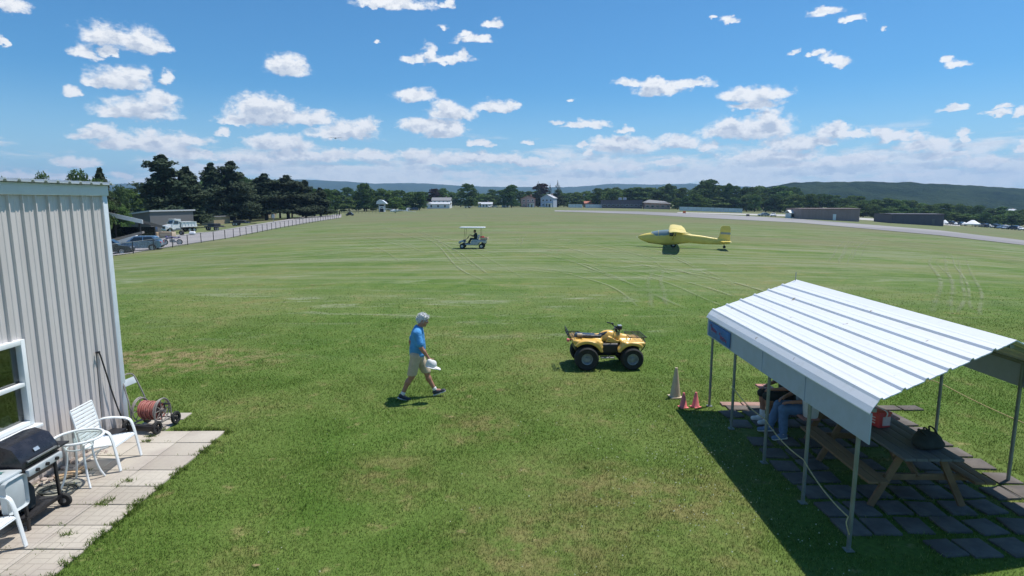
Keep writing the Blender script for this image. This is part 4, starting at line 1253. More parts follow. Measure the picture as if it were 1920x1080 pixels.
# ------------------------------------------------------------------ hose reel cart
def hose_reel():
    r = thing('hose_reel_cart', 'wheeled hose reel cart with faded red hose at the building corner', 'hose reel', (-6.40, 9.95, .02), R(-6))
    # reel axle along x, push handle to -x/+y side
    fr = MB()
    for sx in (-.2, .24):
        fr.tube(smooth_path([(sx, -.2, .14), (sx, -.2, .34), (sx, -.12, .50), (sx, .02, .55), (sx, .14, .48), (sx, .2, .34), (sx, .2, .14)], 5), .0125, 8)
        fr.bar((sx, -.24, .14), (sx, .26, .14), .024)
    fr.bar((-.2, -.2, .14), (.24, -.2, .14), .022); fr.bar((-.2, .22, .14), (.24, .22, .14), .022)
    fr.build('frame', M['taupe'], r)
    h = MB(); h.tube(smooth_path([(-.24, -.16, .14), (-.25, -.16, .45), (-.33, -.13, .72), (-.40, -.10, .90), (-.42, -.02, .955), (-.42, .10, .955), (-.40, .18, .90), (-.33, .20, .72), (-.25, .22, .45), (-.24, .22, .14)], 5), .0125, 8)
    hd = h.build('push_handle', M['taupe'], r)
    p = MB(); p.box((-.372, .035, .83), (.008, .27, .12), ry(R(-24)), bev=.002); p.build('handle_plate', M['lightgrey'], hd)
    for sx in (-.17, .21):
        d_ = MB(); d_.tube([(sx, .20 * math.cos(2 * PI * i / 28), .34 + .20 * math.sin(2 * PI * i / 28)) for i in range(28)], .011, 8, closed=True)
        for k in range(4): a = k * PI / 4; d_.bar((sx, .2 * math.cos(a), .34 + .2 * math.sin(a)), (sx, -.2 * math.cos(a), .34 - .2 * math.sin(a)), .012)
        d_.build('reel_disc', M['taupe'], r)
    ax = MB(); ax.cyl((-.22, 0, .34), (.30, 0, .34), .03); ax.build('axle', M['taupe'], r)
    c = MB(); c.bar((.29, 0, .34), (.30, -.03, .47), .02); c.cyl((.29, -.03, .47), (.40, -.03, .475), .016); c.build('crank', M['black'], r)
    hs = MB(); pts = []
    for layer, (rr, n_) in enumerate(((.09, 9), (.118, 9), (.146, 8))):
        for i in range(n_ * 18 + 1):
            a = 2 * PI * i / 18; f = i / (n_ * 18); f = f if layer % 2 == 0 else 1 - f
            sag = .012 * math.sin(a * .5 + layer) * (rr / .14)
            pts.append((-.145 + .33 * f + .004 * math.sin(a * .37), (rr + sag) * math.cos(a), .335 + (rr + sag) * math.sin(a)))
    hs.tube(pts, .0145, 7); hs.build('hose', M['hose'], r)
    for sx, sy, rr in ((-.26, -.24, .115), (.29, -.24, .115), (-.26, .25, .115), (.29, .25, .115)):
        w = MB(); w.lathe((sx, sy, rr), [(.072, -.024), (rr * .92, -.024), (rr, -.012), (rr, .012), (rr * .92, .024), (.072, .024), (.072, -.024)], 'x', 26)
        for k in range(5): a = 2 * PI * k / 5; w.bar((sx, sy, rr), (sx, sy + .07 * math.cos(a), rr + .07 * math.sin(a)), .018)
        w.cyl((sx - .03, sy, rr), (sx + .03, sy, rr), .02); w.build('wheel', M['rubber'], r)
    b = MB(); b.box((.015, -.26, .10), (.44, .05, .10), bev=.01); b.build('tray', M['black'], r)
hose_reel()
# dark box behind the chair and brick
mb = MB(); mb.prism([(-.09, 0), (.09, 0), (.11, .16), (-.11, .16)], -.13, .13); mb.bevel(.01); mb.box((0, 0, .168), (.24, .29, .016), bev=.005)
tag(mb.build('storage_tub', M['black'], loc=(-6.66, 9.36, .022)), 'small dark lidded tub against the wall behind the chair', 'box')
# coiled garden hose on the pavers by the table
mb = MB(); pts = []
for i in range(90):
    a = 2 * PI * i / 30; rr = .2 + .035 * math.sin(a * 1.3) - .02 * (i // 30)
    pts.append((-6.3 + rr * 1.1 * math.cos(a) + .01 * math.sin(i * .7), 7.62 + rr * .9 * math.sin(a), .036 + .013 * (i // 30)))
pts += [(-6.2, 7.4, .036), (-6.33, 7.25, .036), (-6.45, 7.3, .036), (-6.6, 7.5, .036), (-6.72, 7.9, .036), (-6.74, 8.6, .036)]
mb.tube(smooth_path(pts[::2], 3), .012, 6)
tag(mb.build('garden_hose', M['greenhose']), 'dark garden hose coiled on the pavers under the glass table', 'hose')
mb = MB()
rr_ = random.Random(5)
for i in range(90):
    x, y = rr_.uniform(-6.78, -6.5) , rr_.uniform(6.2, 9.3)
    s_ = rr_.uniform(.012, .05)
    mb.ball((x, y, .02 + s_ * .3), (s_, s_ * rr_.uniform(.6, 1.2), s_ * .55), 7, rz(rr_.uniform(0, 3)))
tag(mb.build('rubble', M['stone']), 'strip of loose stones and leaves along the foot of the metal wall', 'rubble', kind='stuff')
mb = MB(); mb.bar((-6.55, 7.95, .055), (-6.38, 8.3, .055), .16, .035, bev=.005)
tag(mb.build('loose_board', M['log']), 'short yellowish board lying under the glass table', 'board')
# ------------------------------------------------------------------ open shelter on the right
SX0, SX1, SY0, SY1, ZEV, ZRG = 3.82, 7.24, 6.0, 11.32, 1.76, 2.49
SKEW = .16                       # the frame stands a little out of square
def shelter():
    s = thing('picnic_shelter', 'open metal shelter with ribbed white roof over picnic tables', 'shelter', ((SX0 + SX1) / 2, (SY0 + SY1) / 2, 0))
    ox, oy = (SX0 + SX1) / 2, (SY0 + SY1) / 2
    L = lambda x, y, z: (x - ox, y - oy, z)
    xm = (SX0 + SX1) / 2
    # roof cross-section: ribs run along the ridge, eaves bend down
    half = []
    n = 6; w = xm - SX0
    def zat(f): return ZEV + .10 + (ZRG - ZEV - .10) * f
    half.append((SX0, ZEV)); half.append((SX0 + .035, ZEV + .065))
    step = (w - .12) / n
    for i in range(n):
        x0 = SX0 + .09 + step * i
        for dx, dz in ((0, 0), (.016, .024), (.042, .024), (.058, 0), (step * .5 - .01, 0), (step * .5, .003), (step * .5 + .02, .003), (step * .5 + .03, 0)):
            x = x0 + dx; half.append((x, zat((x - SX0) / w) + dz))
    half.append((xm, ZRG + .01))
    prof = half + [(2 * xm - x, z) for x, z in reversed(half[:-1])]
    r = MB()
    th = .012
    a0 = [L(x, SY0 + SKEW * (x - SX0), z) for x, z in prof]; a1 = [L(x, SY1, z) for x, z in prof]
    b0 = [L(x, SY0 + SKEW * (x - SX0), z - th) for x, z in prof]; b1 = [L(x, SY1, z - th) for x, z in prof]
    ny = 8
    rows = [[Vector(p).lerp(Vector(q), k / ny) for p, q in zip(a0, a1)] for k in range(ny + 1)]
    r.sheet(rows); r.sheet([[Vector(p).lerp(Vector(q), k / ny) for p, q in zip(b0, b1)] for k in range(ny + 1)])
    r.sheet([b0, a0]); r.sheet([b1, a1])
    r.sheet([[b0[0], b1[0]], [a0[0], a1[0]]]); r.sheet([[b0[-1], b1[-1]], [a0[-1], a1[-1]]])
    r.build('roof', M['roofsteel'], s, smooth=None)
    for x, nm in ((SX0 + .022, 'left'), (SX1 - .022, 'right')):
        f = MB(); f.box(L(x + (0.01 if nm == 'left' else -.01), (SY0 + SY1) / 2, ZEV - .18), (.014, SY1 - SY0 - .03, .35))
        for k in range(1, 4): f.box(L(x + (0.001 if nm == 'left' else -.001), SY0 + (SY1 - SY0) * k / 4 + .1, ZEV - .18), (.012, .02, .346))
        f.build('side_panel', M['fascia'], s)
    YP = [6.28, 7.36, 8.58, 9.95, 11.12]
    YR = [6.62, 7.98, 9.46, 11.1]
    for x, yy in ((SX0 + .075, YP), (SX1 - .075, YR)):
        for y in yy:
            p = MB(); p.cyl(L(x, y, -.02), L(x, y, ZEV + .03), .024, n=12); p.box(L(x, y, .012), (.1, .1, .012), bev=.003); p.build('post', M['post'], s)
    for y in (SY0 + .55, (SY0 + SY1) / 2, SY1 - .25):
        for sg in (-1, 1):
            b = MB(); b.bar(L(xm + sg * (w - .1), y, ZEV + .045), L(xm + sg * .02, y, ZRG - .06), .05, .045); b.build('rafter', M['post'], s)
    for x, z in ((SX0 + .09, ZEV + .01), (SX1 - .09, ZEV + .01), (xm, ZRG - .075)):
        b = MB(); b.bar(L(x, SY0 + SKEW * (x - SX0) + .05, z), L(x, SY1 - .05, z), .045, .04); b.build('purlin', M['post'], s)
    v = MB(); v.cyl(L(xm - .03, SY1 - .04, ZRG), L(xm - .03, SY1 - .04, ZRG + .16), .008, n=6); v.build('ridge_pin', M['steel'], s)
    return YP, YR
YP, YR = shelter()

# banner on the side panel
bn = thing('banner', 'small blue banner with red script fixed to the far end of the shelter side panel', 'banner', (SX0 + .008, 10.62, ZEV - .185))
mb = MB(); mb.box((0, 0, .0), (.014, 1.12, .27), bev=.003); mb.build('cloth', M['signblue'], bn, smooth=30)
mb = MB()
rr_ = random.Random(3)
# faded looping script: a chain of letter-like strokes, too worn to read, in two words
for (ya, yb, z0) in ((.42, .10, .03), (-.06, -.42, -.03)):
    pts = []
    n = 30
    for i in range(n + 1):
        f = i / n; y = ya + (yb - ya) * f
        pts.append((-.0095, y + .012 * math.sin(f * 40), z0 + .04 * math.sin(f * 26) * (1 - .3 * f) - .02 * f + (.03 if f < .1 else 0)))
    mb.tube(smooth_path(pts, 3), .006, 5)
mb.build('lettering', M['signred'], bn)

# ------------------------------------------------------------------ picnic tables
def picnic_table(top, bench, frame, label):
    t_ = thing('picnic_table', label, 'table', group='picnic tables under the shelter')
    tp = MB()
    for i in range(5): tp.box((-.30 + .15 * i, 0, .745), (.142, 1.86, .035), bev=.005)
    tp.build('tabletop', top, t_)
    for sx in (-1, 1):
        b = MB()
        for k in range(2): b.box((sx * (.60 + .135 * k), 0, .44), (.128, 1.86, .035), bev=.005)
        b.build('bench_seat', bench, t_)
    for sy in (-.68, .68):
        for sx in (-1, 1):
            l = MB(); l.bar((sx * .24, sy, .725), (sx * .60, sy, .0), .085, .04, up=(0, 1, 0), bev=.004); l.build('leg', frame, t_)
        c = MB(); c.bar((-.72, sy + .042, .39), (.72, sy + .042, .39), .04, .085, bev=.004); c.bar((-.33, sy + .042, .695), (.33, sy + .042, .695), .04, .06, bev=.004); c.build('crossbeam', frame, t_)
    for sy in (-1, 1):
        d_ = MB(); d_.bar((0, sy * .66, .385), (0, sy * .12, .715), .04, .08, bev=.003); d_.build('brace', frame, t_)
    return t_
pt = picnic_table(M['greywood'], M['wood'], M['wood'], 'wooden picnic table carrying the red box and black bag'); place(pt, (5.34, 7.92, .03), R(-1))
M['tableblue'] = M['greywood']
pt2 = picnic_table(M['redwood'], M['redwood'], M['wood'], 'faded red picnic table with seated people at the far end of the shelter'); place(pt2, (5.55, 10.12, .03), R(1))

# red box on the table
bx = thing('red_cooler', 'small red and white cooler box on the nearer picnic table', 'cooler', (5.30, 8.14, .795), R(12))
mb = MB(); mb.box((0, 0, .10), (.20, .27, .20), bev=.02); body_ = mb.build('body', M['red'], bx)
mb = MB(); mb.box((0, 0, .215), (.215, .285, .035), bev=.012); mb.build('lid', M['red'], bx)
M['pinkwhite'] = mat('faded_white_panel', (.7, .5, .52), .5, var=.08, scale=15)
mb = MB(); mb.box((.02, -.1368, .10), (.13, .004, .13)); 
for k in range(3): mb.box((-.1018, .02 - .0 * k, .06 + .04 * k), (.004, .17, .018))
mb.build('label_panel', M['pinkwhite'], bx)
mb = MB(); mb.tube(smooth_path([(0, -.148, .17), (0, -.16, .23), (0, -.10, .26), (0, .10, .26), (0, .16, .23), (0, .148, .17)], 4), .009, 6); mb.build('handle', M['whitepaint'], bx)

# black bag
bg_ = thing('backpack', 'slumped black backpack lying on the near end of the picnic table', 'bag', (5.47, 7.36, .795), R(25))
solid_obj('body', [('ell', (0, 0, .095), (.19, .15, .105), None, .03), ('ell', (.12, .03, .09), (.12, .13, .085), None, .05), ('ell', (-.13, -.02, .08), (.11, .12, .075), None, .05), ('ell', (.02, -.12, .075), (.12, .07, .06), None, .03), ('ell', (.0, .05, .17), (.10, .07, .05), None, .04), ('half', (0, 0, -1), -.002)], M['darkcloth'], bg_, .014)
mb = MB()
for k in range(3): mb.tube(smooth_path([(.2 - .1 * k, .08, .12), (.24 - .12 * k, .12, .2), (.16 - .12 * k, .02, .22), (.10 - .1 * k, -.08, .16)], 5), .011, 6)
mb.build('strap', M['darkcloth'], bg_)
# white bucket on the far bench
bk = thing('white_bucket', 'white plastic bucket on the bench behind the seated people', 'bucket', (4.93, 9.28, .4875))
mb = MB(); mb.lathe((0, 0, 0), [(.105, 0), (.112, .01), (.135, .27), (.145, .275), (.145, .29), (.128, .29), (.103, .015), (.0001, .012)], n=28); mb.build('pail', M['whitecloth'], bk)
mb = MB(); mb.tube([(.14 * math.cos(a), .02, .25 - .16 * math.sin(a)) for a in [PI * k / 12 for k in range(13)]], .004, 6); mb.build('bail_handle', M['steel'], bk)

# ropes strung between the posts
def rope(name, pts, label, sag, r=.009):
    mb = MB(); path = []
    for a, b in zip(pts, pts[1:]):
        a, b = Vector(a), Vector(b)
        for i in range(13):
            f = i / 12; p = a.lerp(b, f); p.z -= sag * 4 * f * (1 - f); path.append(p)
    mb.tube(path, r, 6)
    e = Vector(pts[0]); mb.tube(smooth_path([e, e + Vector((-.03, -.02, -.05)), e + Vector((-.02, -.03, -.12)), e + Vector((.01, -.03, -.2))], 4), r, 6)
    tag(mb.build(name, M['rope']), label, 'rope')
px_ = SX0 + .075 - .034
rope('rope', [(px_, YP[0], .42), (px_, YP[1], .62), (px_, YP[2], .72), (px_, YP[3], .8)], 'tan rope sagging between the left shelter posts', .06, .008)
px_ = SX1 - .075 + .034
rope('rope', [(px_, YR[0], .95), (px_, YR[1], .92), (px_, YR[2], .98), (px_, YR[3], 1.0)], 'yellow rope strung between the right shelter posts', .02, .007)

# ------------------------------------------------------------------ cones
c = G(1266, 745)
tc = thing('marker_cone', 'tall slim weathered tan cone beside the shelter', 'cone', (c.x, c.y, 0), R(8))
mb = MB(); mb.lathe((0, 0, 0), [(.115, .03), (.108, .035), (.03, .60), (.028, .63), (.0001, .632)], n=28); mb.build('body', M['tan'], tc)
mb = MB(); mb.box((0, 0, .016), (.25, .25, .03), bev=.01); mb.build('base', M['tan'], tc)
cone = None
for px, py, lab, tone in ((1281, 764, 'small faded red cone next to the tall tan cone', 1), (1304, 763, 'small faded red cone nearest the shelter post', 1)):
    c = G(px, py)
    if cone is None:
        cone = thing('traffic_cone', lab, 'cone', group='small red cones')
        mb = MB(); mb.lathe((0, 0, 0), [(.08, .015), (.074, .02), (.022, .29), (.019, .30), (.0001, .30)], n=24); mb.build('body', M['redorange'], cone)
        mb = MB(); mb.box((0, 0, .009), (.17, .17, .018), bev=.006); mb.build('base', M['redorange'], cone)
        o = cone
    else: o = copy_tree(cone)
    place(o, (c.x, c.y, 0), random.uniform(0, 1), lab)
# ------------------------------------------------------------------ people
def hand(prims, wrist, d, palm_n, thumb, curl=.6, s=1.0):
    """five fingers on a palm: d along the hand, palm_n out of the palm, thumb towards the thumb side"""
    wrist, d, n, t_ = Vector(wrist), Vector(d).normalized(), Vector(palm_n).normalized(), Vector(thumb).normalized()
    pc = wrist + d * .05 * s
    prims.append(('cap', tuple(wrist), tuple(wrist + d * .035 * s + t_ * .012), .024 * s, .022 * s, .02))
    for k in (-.026, -.009, .009, .026):
        prims.append(('cap', tuple(wrist + d * .02 * s + t_ * k * .7), tuple(wrist + d * .088 * s + t_ * k), .0145 * s, .0125 * s, .012))
    for k, L in ((.028, .072), (.0095, .08), (-.0095, .075), (-.028, .058)):
        p = wrist + d * .09 * s + t_ * k; dd = d.copy()
        for seg, (f, r_) in enumerate(((.45, .0095), (.32, .0087), (.23, .008))):
            dd = (dd + n * curl * (.55 + .35 * seg)).normalized(); q = p + dd * L * f * s
            prims.append(('cap', tuple(p), tuple(q), r_ * s, r_ * .92 * s, .004)); p = q
    p = wrist + d * .03 * s + t_ * .028
    dd = (d * .6 + t_ * .75 + n * .25).normalized()
    for L, r_ in ((.035, .0115), (.03, .0098)):
        q = p + dd * L * s; prims.append(('cap', tuple(p), tuple(q), r_ * s, r_ * .92 * s, .006)); p = q
        dd = (dd + n * .45 * curl + d * .35).normalized()

def head_prims(c, fwd, k=1.0):
    """c: head centre; fwd: facing direction"""
    f = Vector(fwd).normalized(); l = Vector((0, 0, 1)).cross(f).normalized(); u = f.cross(l)
    Mr = Matrix((f, l, u)).transposed()
    at = lambda a, b, c_: tuple(Vector(c) + f * a + l * b + u * c_)
    P_ = [('ell', at(-.012, 0, .025), (.098, .077, .098), Mr, .02), ('ell', at(.03, 0, -.045), (.062, .056, .072), Mr, .03),
          ('cap', at(.07, 0, -.098), at(.05, 0, -.09), .024, .03, .02),                       # chin
          ('cap', at(.092, 0, .012), at(.112, 0, -.022), .011, .0155, .012), ('ell', at(.098, 0, -.026), (.014, .018, .011), Mr, .008),   # nose
          ('cap', at(.086, -.035, .026), at(.086, .035, .026), .012, .012, .014),                # brow
          ('cap', at(.082, -.02, -.058), at(.082, .02, -.058), .0085, .0085, .006), ('cap', at(.083, -.016, -.07), at(.083, .016, -.07), .0085, .0085, .006),
          ('ell', at(-.01, .082, -.005), (.02, .009, .032), Mr, .006), ('ell', at(-.01, -.082, -.005), (.02, .009, .032), Mr, .006)]
    for sy in (-1, 1): P_.append(('-ell', at(.094, .031 * sy, .006), (.014, .016, .010), Mr, .008))
    return P_, at, Mr

def eyes(parent, at):
    mb = MB()
    mb.ball(at(.080, .031, .006), .0125, 10); e = mb.build('eye', M['whitepaint'], parent)
    mb = MB(); mb.ball(at(.080, -.031, .006), .0125, 10); e2 = mb.build('eye', M['whitepaint'], parent)
    for sy, pe in ((.031, e), (-.031, e2)):
        mb = MB(); mb.ball(at(.0885, sy, .006), .0055, 8); mb.build('iris', M['black'], pe)
    mb = MB(); mb.tube([at(.0905, -.022, -.064), at(.0935, 0, -.0635), at(.0905, .022, -.064)], .0022, 5); mb.build('mouth', mat('lip', (.3, .12, .1), .6), parent)

def shoe(name, ankle, fwd, up, m, parent, L=.28):
    """ankle centre -> shoe under it"""
    a, f, u = Vector(ankle), Vector(fwd).normalized(), Vector(up).normalized(); l = u.cross(f).normalized(); u = f.cross(l)
    P = lambda x, y, z: tuple(a + f * x + l * y + u * z)
    Mr = Matrix((f, l, u)).transposed()
    pr = [('cap', P(-.03, 0, -.035), P(.05, 0, -.045), .043, .041, .03), ('cap', P(.05, 0, -.05), P(.16, 0, -.062), .04, .034, .03), ('ell', P(.155, 0, -.062), (.05, .046, .03), Mr, .02),
          ('cap', P(-.01, 0, -.02), P(.0, 0, .015), .044, .045, .02), ('half', tuple(-u), -(a.dot(u) - .079)), ('half', tuple(u), a.dot(u) + .022)]
    o = solid_obj(name, pr, m, parent, .008)
    so = [('cap', P(-.035, 0, -.078), P(.06, 0, -.078), .046, .043, .02), ('cap', P(.06, 0, -.078), P(.155, 0, -.078), .043, .046, .02), ('half', tuple(-u), -(a.dot(u) - .096)), ('half', tuple(u), a.dot(u) - .072)]
    solid_obj('sole', so, M['sole'], o, .008)
    lc = MB()
    for k in range(4): lc.tube([P(.035 + .022 * k, -.028, -.012 - .009 * k), P(.035 + .022 * k, 0, .002 - .011 * k), P(.035 + .022 * k, .028, -.012 - .009 * k)], .0035, 5)
    lc.build('laces', M['whitecloth'], o)
    return o

def walker():
    """facing +x; right side (-y) towards the camera; origin on the ground between the feet"""
    w = thing('person', 'white-haired person in blue t-shirt and khaki shorts walking across the lawn', 'person')
    hipL, hipR = (.02, .09, .90), (-.01, -.09, .90)
    kneL, ankL = (.19, .10, .50), (.355, .10, .125)
    kneR, ankR = (-.10, -.09, .485), (-.30, -.09, .105)
    pel, waist, chest, neck = (0, 0, .94), (.005, 0, 1.06), (.03, 0, 1.28), (.075, 0, 1.50)
    hc = (.145, 0, 1.63)
    shL, shR = (.04, .19, 1.40), (.04, -.19, 1.40)
    elL, wrL = (-.14, .24, 1.14), (-.10, .23, .90)
    elR, wrR = (.12, -.25, 1.12), (.27, -.21, .885)
    face = Vector((1, -.02, -.32))
    hp, at, Mr = head_prims(hc, face)
    body = hp + [('cap', neck, (.115, 0, 1.56), .056, .055, .03), ('ell', (.03, 0, 1.30), (.115, .165, .2), None, .06), ('ell', (.03, 0, 1.08), (.125, .155, .16), None, .08), ('ell', (0, 0, .94), (.115, .16, .13), None, .06),
                 ('cap', (.05, -.1, 1.43), shR, .065, .06, .05), ('cap', (.05, .1, 1.43), shL, .065, .06, .05)]
    for sh, el, wr in ((shL, elL, wrL), (shR, elR, wrR)):
        body += [('cap', sh, el, .052, .04, .03), ('cap', el, tuple(Vector(el).lerp(Vector(wr), .4)), .041, .04, .02), ('cap', tuple(Vector(el).lerp(Vector(wr), .3)), wr, .04, .026, .02)]
    for hip, kn, an in ((hipL, kneL, ankL), (hipR, kneR, ankR)):
        k_, a_ = Vector(kn), Vector(an)
        cf = k_.lerp(a_, .3) + Vector((-.018, 0, 0))
        body += [('cap', hip, kn, .085, .057, .03), ('cap', kn, tuple(cf), .054, .056, .03), ('cap', tuple(cf), an, .055, .036, .03), ('ell', tuple(k_ + Vector((.02, 0, 0))), (.045, .045, .05), None, .02)]
    hand(body, wrL, (.25, .0, -1), (1, 0, .1), (.2, -1, 0), .45)
    hand(body, wrR, (.55, .05, -.8), (.1, 1, 0), (.8, 0, .6), .85)
    for an, dr in ((ankL, (.95, 0, .3)), (ankR, (.85, 0, -.5))): body.append(('cap', an, tuple(Vector(an) + Vector(dr) * .1 - Vector((0, 0, .03))), .036, .03, .02))
    bd = solid_obj('body', body, M['skin'], w, .0095)
    eyes(bd, at)
    hr = [('ell', at(-.02, 0, .04), (.100, .084, .088), Mr, .01), ('ell', at(-.06, 0, .0), (.066, .08, .07), Mr, .03), ('ell', at(.05, -.02, .098), (.045, .05, .022), Mr, .02), ('ell', at(-.03, .02, .115), (.05, .045, .022), Mr, .02), ('ell', at(-.08, -.03, .085), (.035, .04, .03), Mr, .02), ('ell', at(.0, -.06, .09), (.05, .03, .025), Mr, .02),
          ('-ell', at(.10, 0, -.02), (.075, .10, .085), Mr, .012)]
    ho = solid_obj('hair', hr, M['hair'], w, .009)
    hv = np.array([v.co[:] for v in ho.data.vertices]); hn = np.array([v.normal[:] for v in ho.data.vertices])
    rs = np.random.default_rng(4); pick = rs.integers(0, len(hv), 1500)
    c_, n_ = hv[pick], hn[pick] + rs.normal(0, .45, (1500, 3)); n_ /= np.linalg.norm(n_, axis=1)[:, None]
    s_ = np.cross(n_, rs.normal(size=(1500, 3))); s_ /= np.linalg.norm(s_, axis=1)[:, None]
    tri = np.stack([c_ - s_ * .006, c_ + s_ * .006, c_ + n_ * rs.uniform(.012, .042, (1500, 1))], 1).reshape(-1, 3)
    link_mesh('hair_strands', raw_mesh('hair_strands', tri, np.arange(4500).reshape(-1, 3)), M['hair'], ho)
    # t-shirt
    ts = [('ell', (.03, 0, 1.31), (.135, .185, .2), None, .06), ('ell', (.035, 0, 1.1), (.15, .178, .2), None, .08), ('cap', (.01, 0, 1.02), (.01, 0, .93), .15, .15, .06),
          ('cap', (.05, -.09, 1.44), shR, .08, .078, .05), ('cap', (.05, .09, 1.44), shL, .08, .078, .05), ('cap', (.045, 0, 1.47), (.07, 0, 1.5), .085, .078, .03),
          ('cap', shR, tuple(Vector(shR).lerp(Vector(elR), .72)), .078, .078, .04), ('cap', shL, tuple(Vector(shL).lerp(Vector(elL), .72)), .078, .078, .04),
          ('ell', (.05, 0, .93), (.14, .165, .06), None, .04),
          ('half', (0, 0, -1), -.89), ('half', tuple(Vector((.45, 0, 1)).normalized()), Vector((.06, 0, 1.518)).dot(Vector((.45, 0, 1)).normalized()))]
    solid_obj('shirt', ts, M['shirt'], w, .0105)
    # shorts
    hems = []
    sh = [('ell', (.0, 0, .93), (.13, .178, .12), None, .05), ('cap', hipL, tuple(Vector(hipL).lerp(Vector(kneL), .9)), .108, .098, .05), ('cap', hipR, tuple(Vector(hipR).lerp(Vector(kneR), .92)), .108, .098, .05), ('half', (0, 0, 1), 1.0), ('half', (0, 0, -1), -.515)]
    solid_obj('shorts', sh, M['khaki'], w, .0105)
    shoe('shoe', ankL, (.93, 0, .34), (-.34, 0, .93), M['navyshoe'], w)
    shoe('shoe', ankR, (.96, 0, -.28), (.28, 0, .96), M['navyshoe'], w)
    for an, kn in ((ankL, kneL), (ankR, kneR)):
        d_ = (Vector(kn) - Vector(an)).normalized()
        solid_obj('sock', [('cap', tuple(Vector(an) - d_ * .02), tuple(Vector(an) + d_ * .05), .043, .046, .01), ('half', tuple(d_), Vector(an).dot(d_) + .075)], M['whitecloth'], w, .008)
    return w, wrR
wk, wr_ = walker()
fpos = G(752, 753); fpos2 = G(815, 744)
wpos = ((fpos.x + fpos2.x) / 2 - .02, 11.62, 0)
place(wk, wpos, R(3))
# the white cap in the right hand
cp = thing('sun_hat', 'white cap dangling from the walking person\'s right hand', 'hat', (wpos[0] + .335, wpos[1] - .215, .80), R(3)); cp.scale = (.82, .82, .82)
Mr = rz(R(10)) @ ry(R(28))
cr = [('cap', (-.06, 0, .05), (.02, 0, -.05), .06, .095, .05), ('ell', (-.08, 0, -.03), (.07, .055, .08), Mr, .05), ('ell', (.04, 0, .0), (.07, .06, .07), Mr, .05)]
solid_obj('crown', cr, M['whitecloth'], cp, .008)
solid_obj('brim', [('ell', (.03, 0, -.115), (.19, .13, .022), rz(R(10)) @ ry(R(14)), .03), ('ell', (.12, -.01, -.12), (.10, .09, .02), rz(R(5)) @ ry(R(32)), .03)], M['whitecloth'], cp, .008)

def seated(label, loc, rot, top_m, leg_m, shoe_m, feet, knees, shorts=False, arms='lap', hair=True):
    """faces +x, hips at the origin height .47 above ground; feet/knees: two points each"""
    s = thing('person', label, 'person', loc, rot)
    hips = [(0, .09, .545), (0, -.09, .545)]
    hc = (.10, 0, 1.235)
    hp, at, Mr = head_prims(hc, (1, 0, -.12))
    sh = [(.02, .19, 1.0), (.02, -.19, 1.0)]
    el = [(.10, .25, .75), (.10, -.25, .75)]; wr = [(.32, .14, .70), (.32, -.14, .70)]
    if arms == 'wheel': el = [(.22, .24, .80), (.20, -.24, .80)]; wr = [(.44, .16, .90), (.44, -.14, .90)]
    body = hp + [('cap', (.045, 0, 1.08), (.085, 0, 1.15), .056, .054, .03), ('ell', (.01, 0, .90), (.115, .165, .2), None, .06), ('ell', (.01, 0, .70), (.13, .16, .16), None, .08), ('ell', (-.01, 0, .56), (.12, .17, .09), None, .06)]
    for i in (0, 1):
        body += [('cap', (.02, sh[i][1] * .5, 1.03), sh[i], .065, .06, .05), ('cap', sh[i], el[i], .052, .04, .03), ('cap', el[i], wr[i], .041, .027, .02)]
        k_, a_ = Vector(knees[i]), Vector(feet[i])
        cf = k_.lerp(a_, .3) - (Vector((1, 0, 0)) * .015)
        body += [('cap', hips[i], knees[i], .085, .058, .03), ('cap', knees[i], tuple(cf), .055, .056, .03), ('cap', tuple(cf), feet[i], .055, .036, .03)]
        hand(body, wr[i], Vector(wr[i]) - Vector(el[i]), (0, 0, -1), (0, -1 if i == 0 else 1, .1), .5)
    bd = solid_obj('body', body, M['skin'], s, .011); eyes(bd, at)
    hr = [('ell', at(-.015, 0, .05), (.104, .086, .085), Mr, .01), ('ell', at(-.06, 0, .0), (.065, .08, .08), Mr, .03), ('-ell', at(.10, 0, -.02), (.075, .10, .085), Mr, .012)]
    solid_obj('hair', hr, M['hair'] if hair else M['darkcloth'], s, .011)
    ts = [('ell', (.01, 0, .92), (.135, .185, .2), None, .06), ('ell', (.02, 0, .72), (.155, .18, .17), None, .08), ('cap', (.02, -.09, 1.03), sh[1], .08, .078, .05), ('cap', (.02, .09, 1.03), sh[0], .08, .078, .05)]
    for i in (0, 1): ts.append(('cap', sh[i], tuple(Vector(sh[i]).lerp(Vector(el[i]), .6)), .076, .074, .04))
    ts += [('half', (0, 0, -1), -.56), ('half', tuple(Vector((.35, 0, 1)).normalized()), Vector((.04, 0, 1.10)).dot(Vector((.35, 0, 1)).normalized()))]
    solid_obj('shirt', ts, top_m, s, .012)
    tr = [('ell', (-.005, 0, .56), (.14, .19, .10), None, .04)]
    for i in (0, 1):
        tr.append(('cap', hips[i], knees[i], .105, .08, .04))
        if not shorts: tr.append(('cap', knees[i], tuple(Vector(knees[i]).lerp(Vector(feet[i]), .88)), .08, .068, .03))
    solid_obj('shorts' if shorts else 'trousers', tr, leg_m, s, .012)
    for i in (0, 1):
        f = Vector((.95, (.12 if i == 0 else -.12), -.05)); shoe('shoe', feet[i], f, (0, 0, 1), shoe_m, s)
        solid_obj('sock', [('cap', tuple(Vector(feet[i]) - Vector((0, 0, .02))), tuple(Vector(feet[i]).lerp(Vector(knees[i]), .2)), .044, .047, .01)], M['whitecloth'], s, .009)
    return s
M['blueshoe'] = mat('blue_grey_canvas_shoe', (.16, .22, .34), .8, var=.15, scale=20)
